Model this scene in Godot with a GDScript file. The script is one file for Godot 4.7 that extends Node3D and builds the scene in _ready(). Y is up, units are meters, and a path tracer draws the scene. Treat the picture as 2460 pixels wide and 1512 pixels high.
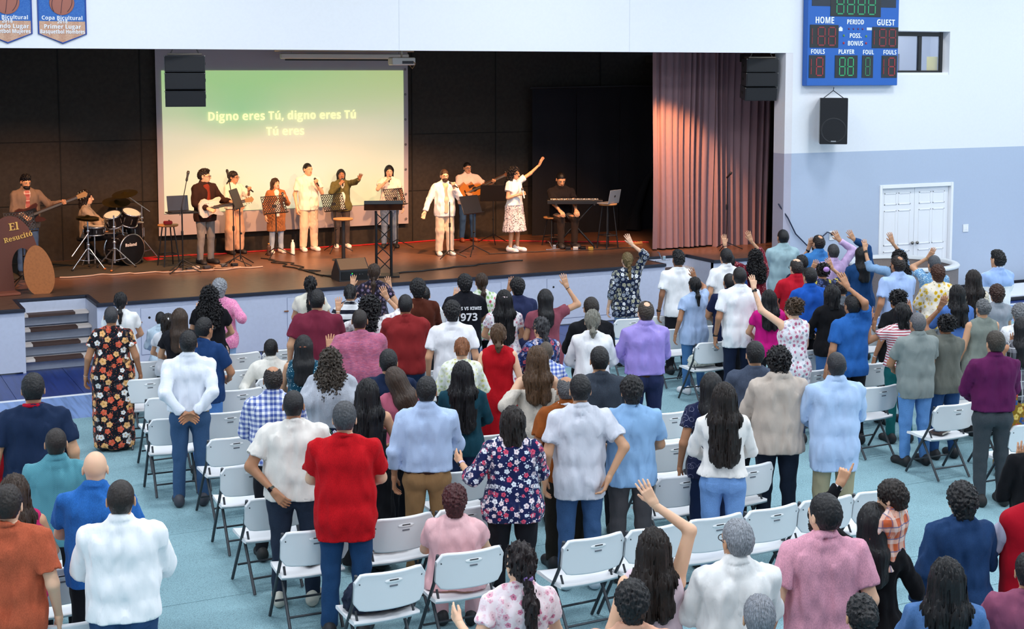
extends Node3D
# A gymnasium used as a church hall: a congregation among folding chairs, a band on the stage.
# x runs along the stage front, -z points to the stage, the lens stands at x = 0, z = 0.

const STAGE := 0.92      # height of the stage floor
const FRONT := -20.85    # plane of the stage front and of the front wall
const BACK := -25.85     # back wall of the stage

func _ready() -> void:
	# camera: long lens with a vertical shift
	var cam := Camera3D.new()
	cam.name = "camera"
	cam.projection = Camera3D.PROJECTION_FRUSTUM
	cam.near = 0.1
	cam.far = 200.0
	cam.size = 0.1 * 1512.0 / 3450.0
	cam.frustum_offset = Vector2(0, -0.1 * 276.0 / 3450.0)
	cam.rotation = Vector3(deg_to_rad(-5.1675), deg_to_rad(-26.3), 0)
	cam.position = Vector3(0, 4.25, 0)
	add_child(cam)
	cam.current = true
	var env := Environment.new()
	env.background_mode = Environment.BG_COLOR
	env.background_color = Color("b8cce4")
	env.tonemap_mode = Environment.TONE_MAPPER_LINEAR
	env.tonemap_exposure = 1.0
	env.sdfgi_enabled = true
	env.ssao_enabled = true
	env.ssil_enabled = true
	var we := WorldEnvironment.new()
	we.name = "world"
	we.environment = env
	add_child(we)
	hall_lights()
	make_templates()
	hall()
	stage()
	stage_things()
	chairs()
	congregation()
	band()
	people()
	small_things()

# ------------------------------------------------------------------ lights of the place
func hall_lights() -> void:
	# high bay panels under the gym roof
	var n := 0
	for z in [-17.0, -11.5, -6.0, -0.5]:
		for x in [-2.5, 4.0, 10.5, 17.0, 23.0]:
			var l := AreaLight3D.new()
			l.name = "ceiling_light_%02d" % n
			n += 1
			l.area_size = Vector2(1.5, 1.5)
			l.light_color = Color(0.985, 0.99, 1.0)
			l.light_energy = 17.5
			l.shadow_enabled = true
			l.position = Vector3(x, 8.18, z)
			l.rotation.x = -PI / 2
			l.area_range = 60.0
			add_child(l)
			var t := thing("ceiling_lamp", "square high bay lamp under the hall ceiling", "lamp", Vector3(x, 8.2, z), 0, "high bay lamps")
			part("housing", MB.new().box(Vector3(0, .08, 0), Vector3(1.6, .14, 1.6), .02).mesh(), flat("d8dade", .5), t)
			part("diffuser", MB.new().box(Vector3(0, .0, 0), Vector3(1.5, .02, 1.5)).mesh(), glow("f2f7ff", 3.0), t)
	var lb := thing("lighting_bar", "steel pipe behind the proscenium carrying the stage lamps", "lighting bar", Vector3(8.3, 5.08, -21.5))
	part("pipe", MB.new().tube([Vector3(-6.5, 0, 0), Vector3(6.5, 0, 0)], .024, 8).mesh(), flat("3a3a3e", .4, .6), lb)
	for x in [-5.5, -2.0, 2.0, 5.5]: part("hanger", MB.new().tube([Vector3(x, 0, 0), Vector3(x, 1.53, 0)], .01, 6).mesh(), flat("3a3a3e", .4, .6), lb)
	# warm stage spotlights on a bar behind the proscenium
	var aims := [[3.2, Vector3(3.4, 1.6, -24.4), 32.0], [5.2, Vector3(6.2, 1.6, -24.4), 32.0], [7.4, Vector3(7.8, 1.6, -24.5), 32.0], [9.4, Vector3(9.4, 1.6, -24.4), 32.0], [11.2, Vector3(11.2, 1.6, -23.9), 32.0], [12.6, Vector3(12.9, 1.6, -23.9), 28.0], [13.5, Vector3(14.75, 2.0, -22.5), 24.0]]
	for i in aims.size():
		var a: Array = aims[i]
		var at := Vector3(a[0], 4.82, -21.5)
		var s := SpotLight3D.new()
		s.name = "stage_spot_%02d" % i
		s.light_color = Color(1.0, 0.7, 0.46)
		s.light_energy = [22, 25, 25, 26, 26, 19, 26][i] * 1.0
		s.light_size = .08
		s.spot_angle = a[2]
		s.spot_angle_attenuation = .8
		s.spot_range = 30.0
		s.shadow_enabled = true
		add_child(s)
		var dir: Vector3 = (a[1] - at).normalized()
		s.look_at_from_position(at + dir * .2, a[1])
		var t := thing("stage_spotlight", "black stage spotlight on the bar behind the proscenium", "spotlight", at, 0, "stage spotlights")
		var q := Basis(Quaternion(Vector3.UP, dir))
		part("can", MB.new().lathe([Vector2(.05, -.16), Vector2(.09, -.1), Vector2(.1, .12), Vector2(.09, .12), Vector2(.085, .0)], 16).mesh(), flat("26262a", .5), t, Vector3.ZERO, q)
		part("lens", MB.new().lathe([Vector2(.001, .09), Vector2(.085, .092), Vector2(.085, .1), Vector2(.001, .104)], 16).mesh(), glow("ffd9a8", 6.0), t, Vector3.ZERO, q)
		part("clamp", MB.new().tube([Vector3(0, 0, 0), Vector3(0, .26, 0)], .014, 6).mesh(), flat("2c2c30", .5), t)

# ------------------------------------------------------------------ mesh builder
class MB:
	var v := PackedVector3Array()
	var n := PackedVector3Array()
	var c := PackedColorArray()
	var uv := PackedVector2Array()
	var ix := PackedInt32Array()
	var col := Color.WHITE
	func put(p: Vector3, nn: Vector3, t := Vector2.ZERO) -> int:
		v.append(p); n.append(nn); c.append(col); uv.append(t)
		return v.size() - 1
	func quad(a: Vector3, b: Vector3, cc: Vector3, d: Vector3) -> void:   # clockwise seen from the front
		var nn := (cc - a).cross(b - a).normalized()
		var i := put(a, nn, Vector2(0, 0)); put(b, nn, Vector2(1, 0)); put(cc, nn, Vector2(1, 1)); put(d, nn, Vector2(0, 1))
		ix.append_array([i, i + 1, i + 2, i, i + 2, i + 3])
	func box(at: Vector3, size: Vector3, bev := 0.0, bs := Basis.IDENTITY) -> MB:
		var h := size * 0.5
		bev = minf(bev, minf(h.x, minf(h.y, h.z)) * 0.95)
		var id := {}
		for sx in [-1, 1]:
			for sy in [-1, 1]:
				for sz in [-1, 1]:
					for ax in 3:
						var p := Vector3(sx * (h.x - bev), sy * (h.y - bev), sz * (h.z - bev))
						var nn := Vector3.ZERO
						nn[ax] = [sx, sy, sz][ax]
						p[ax] = [sx * h.x, sy * h.y, sz * h.z][ax]
						id[[sx, sy, sz, ax]] = put(at + bs * p, bs * nn, Vector2(p.x, p.y))
		for ax in 3:
			var u: int = (ax + 1) % 3
			var w: int = (ax + 2) % 3
			for s in [-1, 1]:
				var q := []
				for e in [[-1, -1], [1, -1], [1, 1], [-1, 1]]:
					var k := [0, 0, 0]
					k[ax] = s; k[u] = e[0]; k[w] = e[1]
					q.append(id[[k[0], k[1], k[2], ax]])
				face(q)
			if bev > 0.0:
				for s1 in [-1, 1]:
					for s2 in [-1, 1]:
						var k1 := [0, 0, 0]
						k1[u] = s1; k1[w] = s2
						var q := []
						for e in [[-1, u], [1, u], [1, w], [-1, w]]:
							k1[ax] = e[0]
							q.append(id[[k1[0], k1[1], k1[2], e[1]]])
						face(q)
		if bev > 0.0:
			for sx in [-1, 1]:
				for sy in [-1, 1]:
					for sz in [-1, 1]:
						face([id[[sx, sy, sz, 0]], id[[sx, sy, sz, 1]], id[[sx, sy, sz, 2]]])
		return self
	func face(q: Array) -> void:   # winds a face by its normals
		var a: Vector3 = v[q[0]]
		var g := (v[q[1]] - a).cross(v[q[2]] - a)
		var m: Vector3 = n[q[0]] + n[q[1]] + n[q[2]]
		if g.dot(m) > 0.0:
			q.reverse()
		for i in range(1, q.size() - 1):
			ix.append_array([q[0], q[i], q[i + 1]])
	func loft(rings: Array, closed := true, cap0 := true, cap1 := true) -> MB:
		var m: int = rings[0].size()
		var base := v.size()
		var k := rings.size()
		for i in k:
			var ring: PackedVector3Array = rings[i]
			for j in m:
				var pj: Vector3 = ring[(j + 1) % m] if closed or j < m - 1 else ring[j]
				var qj: Vector3 = ring[(j + m - 1) % m] if closed or j > 0 else ring[j]
				var along: Vector3 = rings[mini(i + 1, k - 1)][j] - rings[maxi(i - 1, 0)][j]
				put(ring[j], (pj - qj).cross(along).normalized(), Vector2(float(j) / m, float(i) / maxf(1, k - 1)))
		var steps := m if closed else m - 1
		for i in k - 1:
			for j in steps:
				var a := base + i * m + j
				var b := base + i * m + (j + 1) % m
				ix.append_array([a, a + m, b, b, a + m, b + m])
		if closed and cap0: cap(rings[0], rings[mini(1, k - 1)])
		if closed and cap1: cap(rings[k - 1], rings[maxi(0, k - 2)])
		return self
	func cap(ring: PackedVector3Array, inner: PackedVector3Array) -> void:
		var mid := Vector3.ZERO
		var mid2 := Vector3.ZERO
		for p in ring: mid += p / ring.size()
		for p in inner: mid2 += p / ring.size()
		var nn := (mid - mid2).normalized()
		var o := put(mid, nn)
		var s := v.size()
		for p in ring: put(p, nn)
		for j in ring.size():
			face([o, s + j, s + (j + 1) % ring.size()])
	func tube(pts: Array, r: Variant, seg := 8, round_join := true) -> MB:
		var rings := []
		var up := Vector3.UP
		var k := pts.size()
		for i in k:
			var d: Vector3 = (pts[mini(i + 1, k - 1)] - pts[maxi(i - 1, 0)]).normalized()
			if absf(d.dot(up)) > 0.95: up = Vector3.RIGHT if absf(d.x) < 0.9 else Vector3.FORWARD
			var x := up.cross(d).normalized()
			var y := d.cross(x).normalized()
			up = y
			var rr: float = r[i] if r is Array else r
			var ring := PackedVector3Array()
			for j in seg:
				var a := TAU * j / seg
				ring.append(pts[i] + (x * cos(a) + y * sin(a)) * rr)
			rings.append(ring)
		return loft(rings)
	func lathe(prof: Array, seg := 20, at := Vector3.ZERO, bs := Basis.IDENTITY) -> MB:   # prof of Vector2(radius, y)
		var rings := []
		for q in prof:
			var ring := PackedVector3Array()
			for j in seg:
				var a := TAU * j / seg
				ring.append(at + bs * Vector3(cos(a) * q.x, q.y, -sin(a) * q.x))
			rings.append(ring)
		return loft(rings, true, false, false)
	func prism(poly: PackedVector2Array, depth: float, xf := Transform3D.IDENTITY) -> MB:   # outline in xy, centred on z
		var idx := Geometry2D.triangulate_polygon(poly)
		for s in [1.0, -1.0]:
			var b := v.size()
			for p in poly: put(xf * Vector3(p.x, p.y, s * depth / 2), xf.basis * Vector3(0, 0, s), p)
			for i in range(0, idx.size(), 3):
				face([b + idx[i], b + idx[i + 1], b + idx[i + 2]])
		var ar := 0.0
		for i in poly.size():
			ar += poly[i].cross(poly[(i + 1) % poly.size()])
		for i in poly.size():
			var p := poly[i]
			var q := poly[(i + 1) % poly.size()]
			var e := (q - p).normalized() * signf(ar)
			var nn := xf.basis * Vector3(e.y, -e.x, 0)
			var b := put(xf * Vector3(p.x, p.y, depth / 2), nn, p)
			put(xf * Vector3(q.x, q.y, depth / 2), nn, q); put(xf * Vector3(q.x, q.y, -depth / 2), nn, q); put(xf * Vector3(p.x, p.y, -depth / 2), nn, p)
			face([b, b + 1, b + 2, b + 3])
		return self
	func ball(at: Vector3, r: Vector3, seg := 12, rows := 8) -> MB:
		var rings := []
		for i in rows + 1:
			var t := PI * (0.02 + 0.96 * i / rows)
			var ring := PackedVector3Array()
			for j in seg:
				var a := TAU * j / seg
				ring.append(at + Vector3(sin(t) * cos(a) * r.x, -cos(t) * r.y, -sin(t) * sin(a) * r.z))
			rings.append(ring)
		return loft(rings)
	func add(src: Array, xf: Transform3D) -> MB:   # src = [verts, normals, indices, colours or null]
		var b := v.size()
		var sv: PackedVector3Array = src[0]
		var sn: PackedVector3Array = src[1]
		v.append_array(xf * sv)
		var nb := xf.basis.inverse().transposed()
		for q in sn: n.append((nb * q).normalized())
		if src.size() > 3 and src[3] != null:
			c.append_array(src[3])
		else:
			for i in sv.size(): c.append(col)
		var old := uv.size()
		uv.resize(old + sv.size())
		var si: PackedInt32Array = src[2]
		if xf.basis.determinant() < 0.0:
			for i in range(0, si.size(), 3): ix.append_array([b + si[i], b + si[i + 2], b + si[i + 1]])
		else:
			for i in si: ix.append(b + i)
		return self
	func arrays() -> Array:
		return [v, n, ix, c]
	func mesh(m: Material = null) -> ArrayMesh:
		var a := []
		a.resize(Mesh.ARRAY_MAX)
		a[Mesh.ARRAY_VERTEX] = v; a[Mesh.ARRAY_NORMAL] = n; a[Mesh.ARRAY_COLOR] = c; a[Mesh.ARRAY_TEX_UV] = uv; a[Mesh.ARRAY_INDEX] = ix
		var am := ArrayMesh.new()
		am.add_surface_from_arrays(Mesh.PRIMITIVE_TRIANGLES, a)
		if m: am.surface_set_material(0, m)
		return am

func arr_mesh(s: Array, m: Material = null) -> ArrayMesh:
	var a := []
	a.resize(Mesh.ARRAY_MAX)
	a[Mesh.ARRAY_VERTEX] = s[0]; a[Mesh.ARRAY_NORMAL] = s[1]; a[Mesh.ARRAY_INDEX] = s[2]
	if s.size() > 3 and s[3] != null: a[Mesh.ARRAY_COLOR] = s[3]
	var am := ArrayMesh.new()
	am.add_surface_from_arrays(Mesh.PRIMITIVE_TRIANGLES, a)
	if m: am.surface_set_material(0, m)
	return am

# ------------------------------------------------------------------ scene helpers
var taken := {}
func numbered(called: String) -> String:
	var k: int = taken.get(called, 0)
	taken[called] = k + 1
	return called if k == 0 else "%s_%03d" % [called, k]
func tag(o: Node, label: String, category: String, group := "") -> Node:
	o.set_meta("label", label); o.set_meta("category", category)
	if group != "": o.set_meta("group", group)
	return o
func thing(called: String, label: String, category: String, at := Vector3.ZERO, turn := 0.0, group := "") -> Node3D:
	var o := Node3D.new()
	o.name = numbered(called)
	add_child(o)
	o.position = at; o.rotation.y = turn
	tag(o, label, category, group)
	return o
func part(called: String, mesh: Mesh, m: Material, parent: Node, at := Vector3.ZERO, bs := Basis.IDENTITY) -> MeshInstance3D:
	var o := MeshInstance3D.new()
	o.name = called if parent != self else numbered(called)
	o.mesh = mesh
	if m: o.material_override = m
	o.transform = Transform3D(bs, at)
	parent.add_child(o, true)
	return o
func struct(called: String, mesh: Mesh, m: Material, at := Vector3.ZERO, bs := Basis.IDENTITY) -> MeshInstance3D:
	var o := part(called, mesh, m, self, at, bs)
	o.name = called
	o.set_meta("kind", "structure")
	return o
func copy(root: Node3D, at: Vector3, turn: float, label := "", group := "") -> Node3D:
	var r: Node3D = root.duplicate()
	r.name = numbered(String(root.name).trim_suffix("_000"))
	add_child(r)
	r.position = at; r.rotation.y = turn
	if label != "": r.set_meta("label", label)
	if group != "": r.set_meta("group", group)
	return r
func text_mesh(s: String, size: float, depth := 0.004, bold := true, fam := "Droid Sans") -> TextMesh:
	var t := TextMesh.new()
	var fnt := SystemFont.new()
	fnt.font_names = PackedStringArray([fam])
	fnt.font_weight = 700 if bold else 400
	t.font = fnt
	t.text = s
	t.font_size = 64
	t.pixel_size = size / 64.0
	t.depth = depth
	return t

# ------------------------------------------------------------------ distance fields to meshes (surface nets)
var nz3 := FastNoiseLite.new()
# bone = [kind, ax, ay, az, bx, by, bz, ra, rb, k, cut]; kind 0 tapered capsule, 1 ellipsoid, 2 ring; +10 takes away
func cap_(a: Vector3, b: Vector3, ra: float, rb: float, k := 0.03, cut := 0) -> PackedFloat32Array:
	return PackedFloat32Array([0, a.x, a.y, a.z, b.x, b.y, b.z, ra, rb, k, cut])
func ell_(a: Vector3, r: Vector3, k := 0.03, sub := 0) -> PackedFloat32Array:
	return PackedFloat32Array([1 + sub, a.x, a.y, a.z, r.x, r.y, r.z, 0, 0, k, 0])
func ring_(a: Vector3, big: float, small: float, tilt: float, k := 0.01) -> PackedFloat32Array:
	return PackedFloat32Array([2, a.x, a.y, a.z, big, small, tilt, 0, 0, k, 0])

func sdf(bones: Array, cell: float, planes := [], noise := []) -> Array:
	var lo := Vector3(1e9, 1e9, 1e9)
	var hi := -lo
	for q in bones:
		var e := extent(q)
		if q[0] < 10.0:
			lo = lo.min(e[0]); hi = hi.max(e[1])
	for pl in planes:   # axis planes clip the grid
		for ax in 3:
			if pl[ax] > 0.99: hi[ax] = minf(hi[ax], pl[3])
			elif pl[ax] < -0.99: lo[ax] = maxf(lo[ax], -pl[3])
	lo -= Vector3.ONE * cell * 2.5
	hi += Vector3.ONE * cell * 2.5
	var nx := int(ceil((hi.x - lo.x) / cell)) + 1
	var ny := int(ceil((hi.y - lo.y) / cell)) + 1
	var nzz := int(ceil((hi.z - lo.z) / cell)) + 1
	var nxy := nx * ny
	var D := PackedFloat32Array()
	D.resize(nxy * nzz)
	D.fill(1.0)
	for q in bones:
		var kind := int(q[0])
		var sub := kind >= 10
		if sub: kind -= 10
		var e := extent(q)
		var kk: float = q[9]
		var pad := maxf(kk, cell * 2.0)
		var x0 := maxi(0, int((e[0].x - pad - lo.x) / cell))
		var y0 := maxi(0, int((e[0].y - pad - lo.y) / cell))
		var z0 := maxi(0, int((e[0].z - pad - lo.z) / cell))
		var x1 := mini(nx - 1, int((e[1].x + pad - lo.x) / cell) + 1)
		var y1 := mini(ny - 1, int((e[1].y + pad - lo.y) / cell) + 1)
		var z1 := mini(nzz - 1, int((e[1].z + pad - lo.z) / cell) + 1)
		var ax: float = q[1]; var ay: float = q[2]; var az: float = q[3]
		var bx: float = q[4]; var by: float = q[5]; var bz: float = q[6]
		var ra: float = q[7]; var rb: float = q[8]
		var cut := int(q[10])
		var dx := bx - ax; var dy := by - ay; var dz := bz - az
		var bb := maxf(1e-9, dx * dx + dy * dy + dz * dz)
		var ln := sqrt(bb)
		var ct := cos(bz); var sn := sin(bz)
		var mr := minf(bx, minf(by, bz))
		for z in range(z0, z1 + 1):
			var pz := lo.z + z * cell - az
			for y in range(y0, y1 + 1):
				var py := lo.y + y * cell - ay
				var i := z * nxy + y * nx + x0
				var px := lo.x + x0 * cell - ax - cell
				for x in range(x0, x1 + 1):
					px += cell
					var d: float
					if kind == 0:
						var t := (px * dx + py * dy + pz * dz) / bb
						var tc := clampf(t, 0.0, 1.0)
						var ex := px - dx * tc; var ey := py - dy * tc; var ez := pz - dz * tc
						d = sqrt(ex * ex + ey * ey + ez * ez) - ra - (rb - ra) * tc
						if cut & 2: d = maxf(d, (t - 1.0) * ln)
						if cut & 1: d = maxf(d, -t * ln)
					elif kind == 1:
						var ex := px / bx; var ey := py / by; var ez := pz / bz
						d = (sqrt(ex * ex + ey * ey + ez * ez) - 1.0) * mr
					else:
						var ey := py * ct - pz * sn
						var ez := py * sn + pz * ct
						var rr := sqrt(px * px + ez * ez) - bx
						d = sqrt(rr * rr + ey * ey) - by
					var o: float = D[i]
					if sub:
						if -d > o: D[i] = -d
					else:
						var h := kk - absf(o - d)
						if h > 0.0: D[i] = minf(o, d) - h * h * 0.25 / kk
						elif d < o: D[i] = d
					i += 1
	if noise.size() > 0:
		var amp: float = noise[0]
		var off: float = noise[5] if noise.size() > 5 else 0.0
		var i := 0
		for z in nzz:
			for y in ny:
				for x in nx:
					var d: float = D[i]
					if d < 0.06 and d > -0.06:
						D[i] = d - off + amp * nz3.get_noise_3d((lo.x + x * cell) * noise[1], (lo.y + y * cell) * noise[2], (lo.z + z * cell) * noise[3] + noise[4])
					i += 1
	for pl in planes:
		var i := 0
		for z in nzz:
			for y in ny:
				var b: float = pl[0] * lo.x + pl[1] * (lo.y + y * cell) + pl[2] * (lo.z + z * cell) - pl[3]
				var st: float = pl[0] * cell
				for x in nx:
					if b > D[i]: D[i] = b
					b += st
					i += 1
	# surface nets
	var S := PackedByteArray()
	S.resize(D.size())
	for i in D.size():
		if D[i] < 0.0: S[i] = 1
	var vid := PackedInt32Array()
	vid.resize(D.size())
	vid.fill(-1)
	var V := PackedVector3Array()
	var N := PackedVector3Array()
	var X := PackedInt32Array()
	for z in nzz - 1:
		for y in ny - 1:
			var i := z * nxy + y * nx
			var q0 := S[i] + S[i + nx] + S[i + nxy] + S[i + nx + nxy]
			for x in nx - 1:
				var q1 := S[i + 1] + S[i + 1 + nx] + S[i + 1 + nxy] + S[i + 1 + nx + nxy]
				var sum := q0 + q1
				q0 = q1
				if sum == 0 or sum == 8:
					i += 1
					continue
				var a: float = D[i]; var b: float = D[i + 1]; var c: float = D[i + nx]; var d: float = D[i + nx + 1]
				var e: float = D[i + nxy]; var f: float = D[i + nxy + 1]; var g: float = D[i + nxy + nx]; var h: float = D[i + nxy + nx + 1]
				var p := Vector3.ZERO
				var m := 0
				if (a < 0) != (b < 0): p += Vector3(a / (a - b), 0, 0); m += 1
				if (c < 0) != (d < 0): p += Vector3(c / (c - d), 1, 0); m += 1
				if (e < 0) != (f < 0): p += Vector3(e / (e - f), 0, 1); m += 1
				if (g < 0) != (h < 0): p += Vector3(g / (g - h), 1, 1); m += 1
				if (a < 0) != (c < 0): p += Vector3(0, a / (a - c), 0); m += 1
				if (b < 0) != (d < 0): p += Vector3(1, b / (b - d), 0); m += 1
				if (e < 0) != (g < 0): p += Vector3(0, e / (e - g), 1); m += 1
				if (f < 0) != (h < 0): p += Vector3(1, f / (f - h), 1); m += 1
				if (a < 0) != (e < 0): p += Vector3(0, 0, a / (a - e)); m += 1
				if (b < 0) != (f < 0): p += Vector3(1, 0, b / (b - f)); m += 1
				if (c < 0) != (g < 0): p += Vector3(0, 1, c / (c - g)); m += 1
				if (d < 0) != (h < 0): p += Vector3(1, 1, d / (d - h)); m += 1
				p /= m
				vid[i] = V.size()
				V.append(lo + (Vector3(x, y, z) + p) * cell)
				N.append(Vector3(b + d + f + h - a - c - e - g, c + d + g + h - a - b - e - f, e + f + g + h - a - b - c - d).normalized())
				if x > 0 and y > 0 and z > 0:
					var me := vid[i]
					if (a < 0) != (b < 0):
						var k0 := vid[i - nx - nxy]; var k1 := vid[i - nxy]; var k3 := vid[i - nx]
						if a < 0: X.append_array([k0, k3, me, k0, me, k1])
						else: X.append_array([k0, me, k3, k0, k1, me])
					if (a < 0) != (c < 0):
						var k0 := vid[i - 1 - nxy]; var k1 := vid[i - nxy]; var k3 := vid[i - 1]
						if a < 0: X.append_array([k0, k1, me, k0, me, k3])
						else: X.append_array([k0, me, k1, k0, k3, me])
					if (a < 0) != (e < 0):
						var k0 := vid[i - 1 - nx]; var k1 := vid[i - nx]; var k3 := vid[i - 1]
						if a < 0: X.append_array([k0, k3, me, k0, me, k1])
						else: X.append_array([k0, me, k3, k0, k1, me])
				i += 1
	return [V, N, X, null]

func extent(q: PackedFloat32Array) -> Array:
	var a := Vector3(q[1], q[2], q[3])
	var b := Vector3(q[4], q[5], q[6])
	var kind := int(q[0]) % 10
	if kind == 0:
		var ra := Vector3.ONE * q[7]
		var rb := Vector3.ONE * q[8]
		return [(a - ra).min(b - rb), (a + ra).max(b + rb)]
	if kind == 1: return [a - b, a + b]
	var w := Vector3.ONE * (q[4] + q[5])
	return [a - w, a + w]

# ------------------------------------------------------------------ materials
var mats := {}
var tex := {}
func flat(hex: String, rough := .6, metal := 0.0, spec := .5) -> StandardMaterial3D:
	var key := "%s/%s/%s/%s" % [hex, rough, metal, spec]
	if not mats.has(key):
		var m := StandardMaterial3D.new()
		m.albedo_color = Color(hex); m.roughness = rough; m.metallic = metal; m.metallic_specular = spec
		mats[key] = m
	return mats[key]
func vcol(rough := .6) -> StandardMaterial3D:
	var key := "vcol%s" % rough
	if not mats.has(key):
		var m := StandardMaterial3D.new()
		m.vertex_color_use_as_albedo = true; m.roughness = rough
		mats[key] = m
	return mats[key]
func glow(hex: String, e: float) -> StandardMaterial3D:
	var key := "glow%s%s" % [hex, e]
	if not mats.has(key):
		var m := StandardMaterial3D.new()
		m.albedo_color = Color(hex); m.emission_enabled = true; m.emission = Color(hex); m.emission_energy_multiplier = e
		mats[key] = m
	return mats[key]
func eye_mat() -> Material:
	return vcol(.25)
func shoe_mat(hex: String, sh: String) -> Material:
	var key := "shoe" + hex
	if not mats.has(key):
		var m := StandardMaterial3D.new()
		m.albedo_color = Color(hex); m.vertex_color_use_as_albedo = Color(hex).v < .6; m.roughness = .6
		mats[key] = m
	return mats[key]
func noise_tex(key: String, freq: float, octaves: int, size := 512, normal := false, sy := 1.0, lo := 0.0, hi := 1.0) -> Texture2D:
	if tex.has(key): return tex[key]
	var f := FastNoiseLite.new()
	f.seed = key.hash() % 1000
	f.noise_type = FastNoiseLite.TYPE_SIMPLEX
	f.frequency = 1.0
	f.fractal_octaves = octaves
	var im := Image.create(size, size, false, Image.FORMAT_L8)
	var R := freq / TAU
	for y in size:   # seamless across x by walking a circle, across y by blending
		var ty := float(y) / size
		for x in size:
			var t := TAU * x / size
			var u := cos(t) * R
			var w := sin(t) * R
			var a := f.get_noise_3d(u, w, ty * freq * sy)
			var b := f.get_noise_3d(u, w, (ty - 1.0) * freq * sy)
			var n := lerpf(a, b, smoothstep(.7, 1.0, ty)) * .5 + .5
			var q := clampf(lo + (hi - lo) * n, 0, 1)
			im.set_pixel(x, y, Color(q, q, q))
	tex[key] = ImageTexture.create_from_image(im)
	return tex[key]
func hair_mat(hex: String) -> Material:
	var key := "hair" + hex
	if not mats.has(key):
		var m := StandardMaterial3D.new()
		m.albedo_color = Color(hex)
		m.albedo_texture = noise_tex("strand", 90, 2, 256, false, .07, .1, 1.35)
		m.uv1_triplanar = true; m.uv1_scale = Vector3(5, 5, 5)
		m.heightmap_enabled = true; m.heightmap_texture = m.albedo_texture; m.heightmap_scale = .22
		m.roughness = .46; m.metallic_specular = .45
		mats[key] = m
	return mats[key]

# cloth: "kind:hex[:hex2...]"; every print tiles over half a metre
func fab(spec: String) -> Material:
	if mats.has(spec): return mats[spec]
	var q := spec.split(":")
	var m := StandardMaterial3D.new()
	m.resource_name = q[0]
	m.uv1_triplanar = true
	m.uv1_scale = Vector3(2, 2, 2)
	m.uv1_triplanar_sharpness = 4.0
	m.roughness = .85; m.metallic_specular = .25
	m.rim_enabled = true; m.rim = .25; m.rim_tint = .6
	m.heightmap_enabled = true
	m.heightmap_texture = noise_tex("wrinkle", 7, 4, 512, false, .5)
	m.heightmap_scale = .42
	match q[0]:
		"plain": m.albedo_color = Color(q[1])
		"satin": m.albedo_color = Color(q[1]); m.roughness = .42; m.metallic_specular = .5
		"heather":
			m.albedo_color = Color(q[1]); m.albedo_texture = noise_tex("heather", 70, 3, 512, false, .5, .82, 1.06)
		"denim":
			m.albedo_color = Color(q[1]); m.albedo_texture = noise_tex("denim", 50, 4, 512, false, 1.0, .87, 1.05); m.heightmap_scale = .3
		"knit":
			m.albedo_color = Color(q[1]); m.heightmap_texture = noise_tex("knit", 120, 2, 512, false, .2); m.heightmap_scale = .4
		_:
			m.albedo_texture = print_tex(spec)
	mats[spec] = m
	return m

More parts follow.
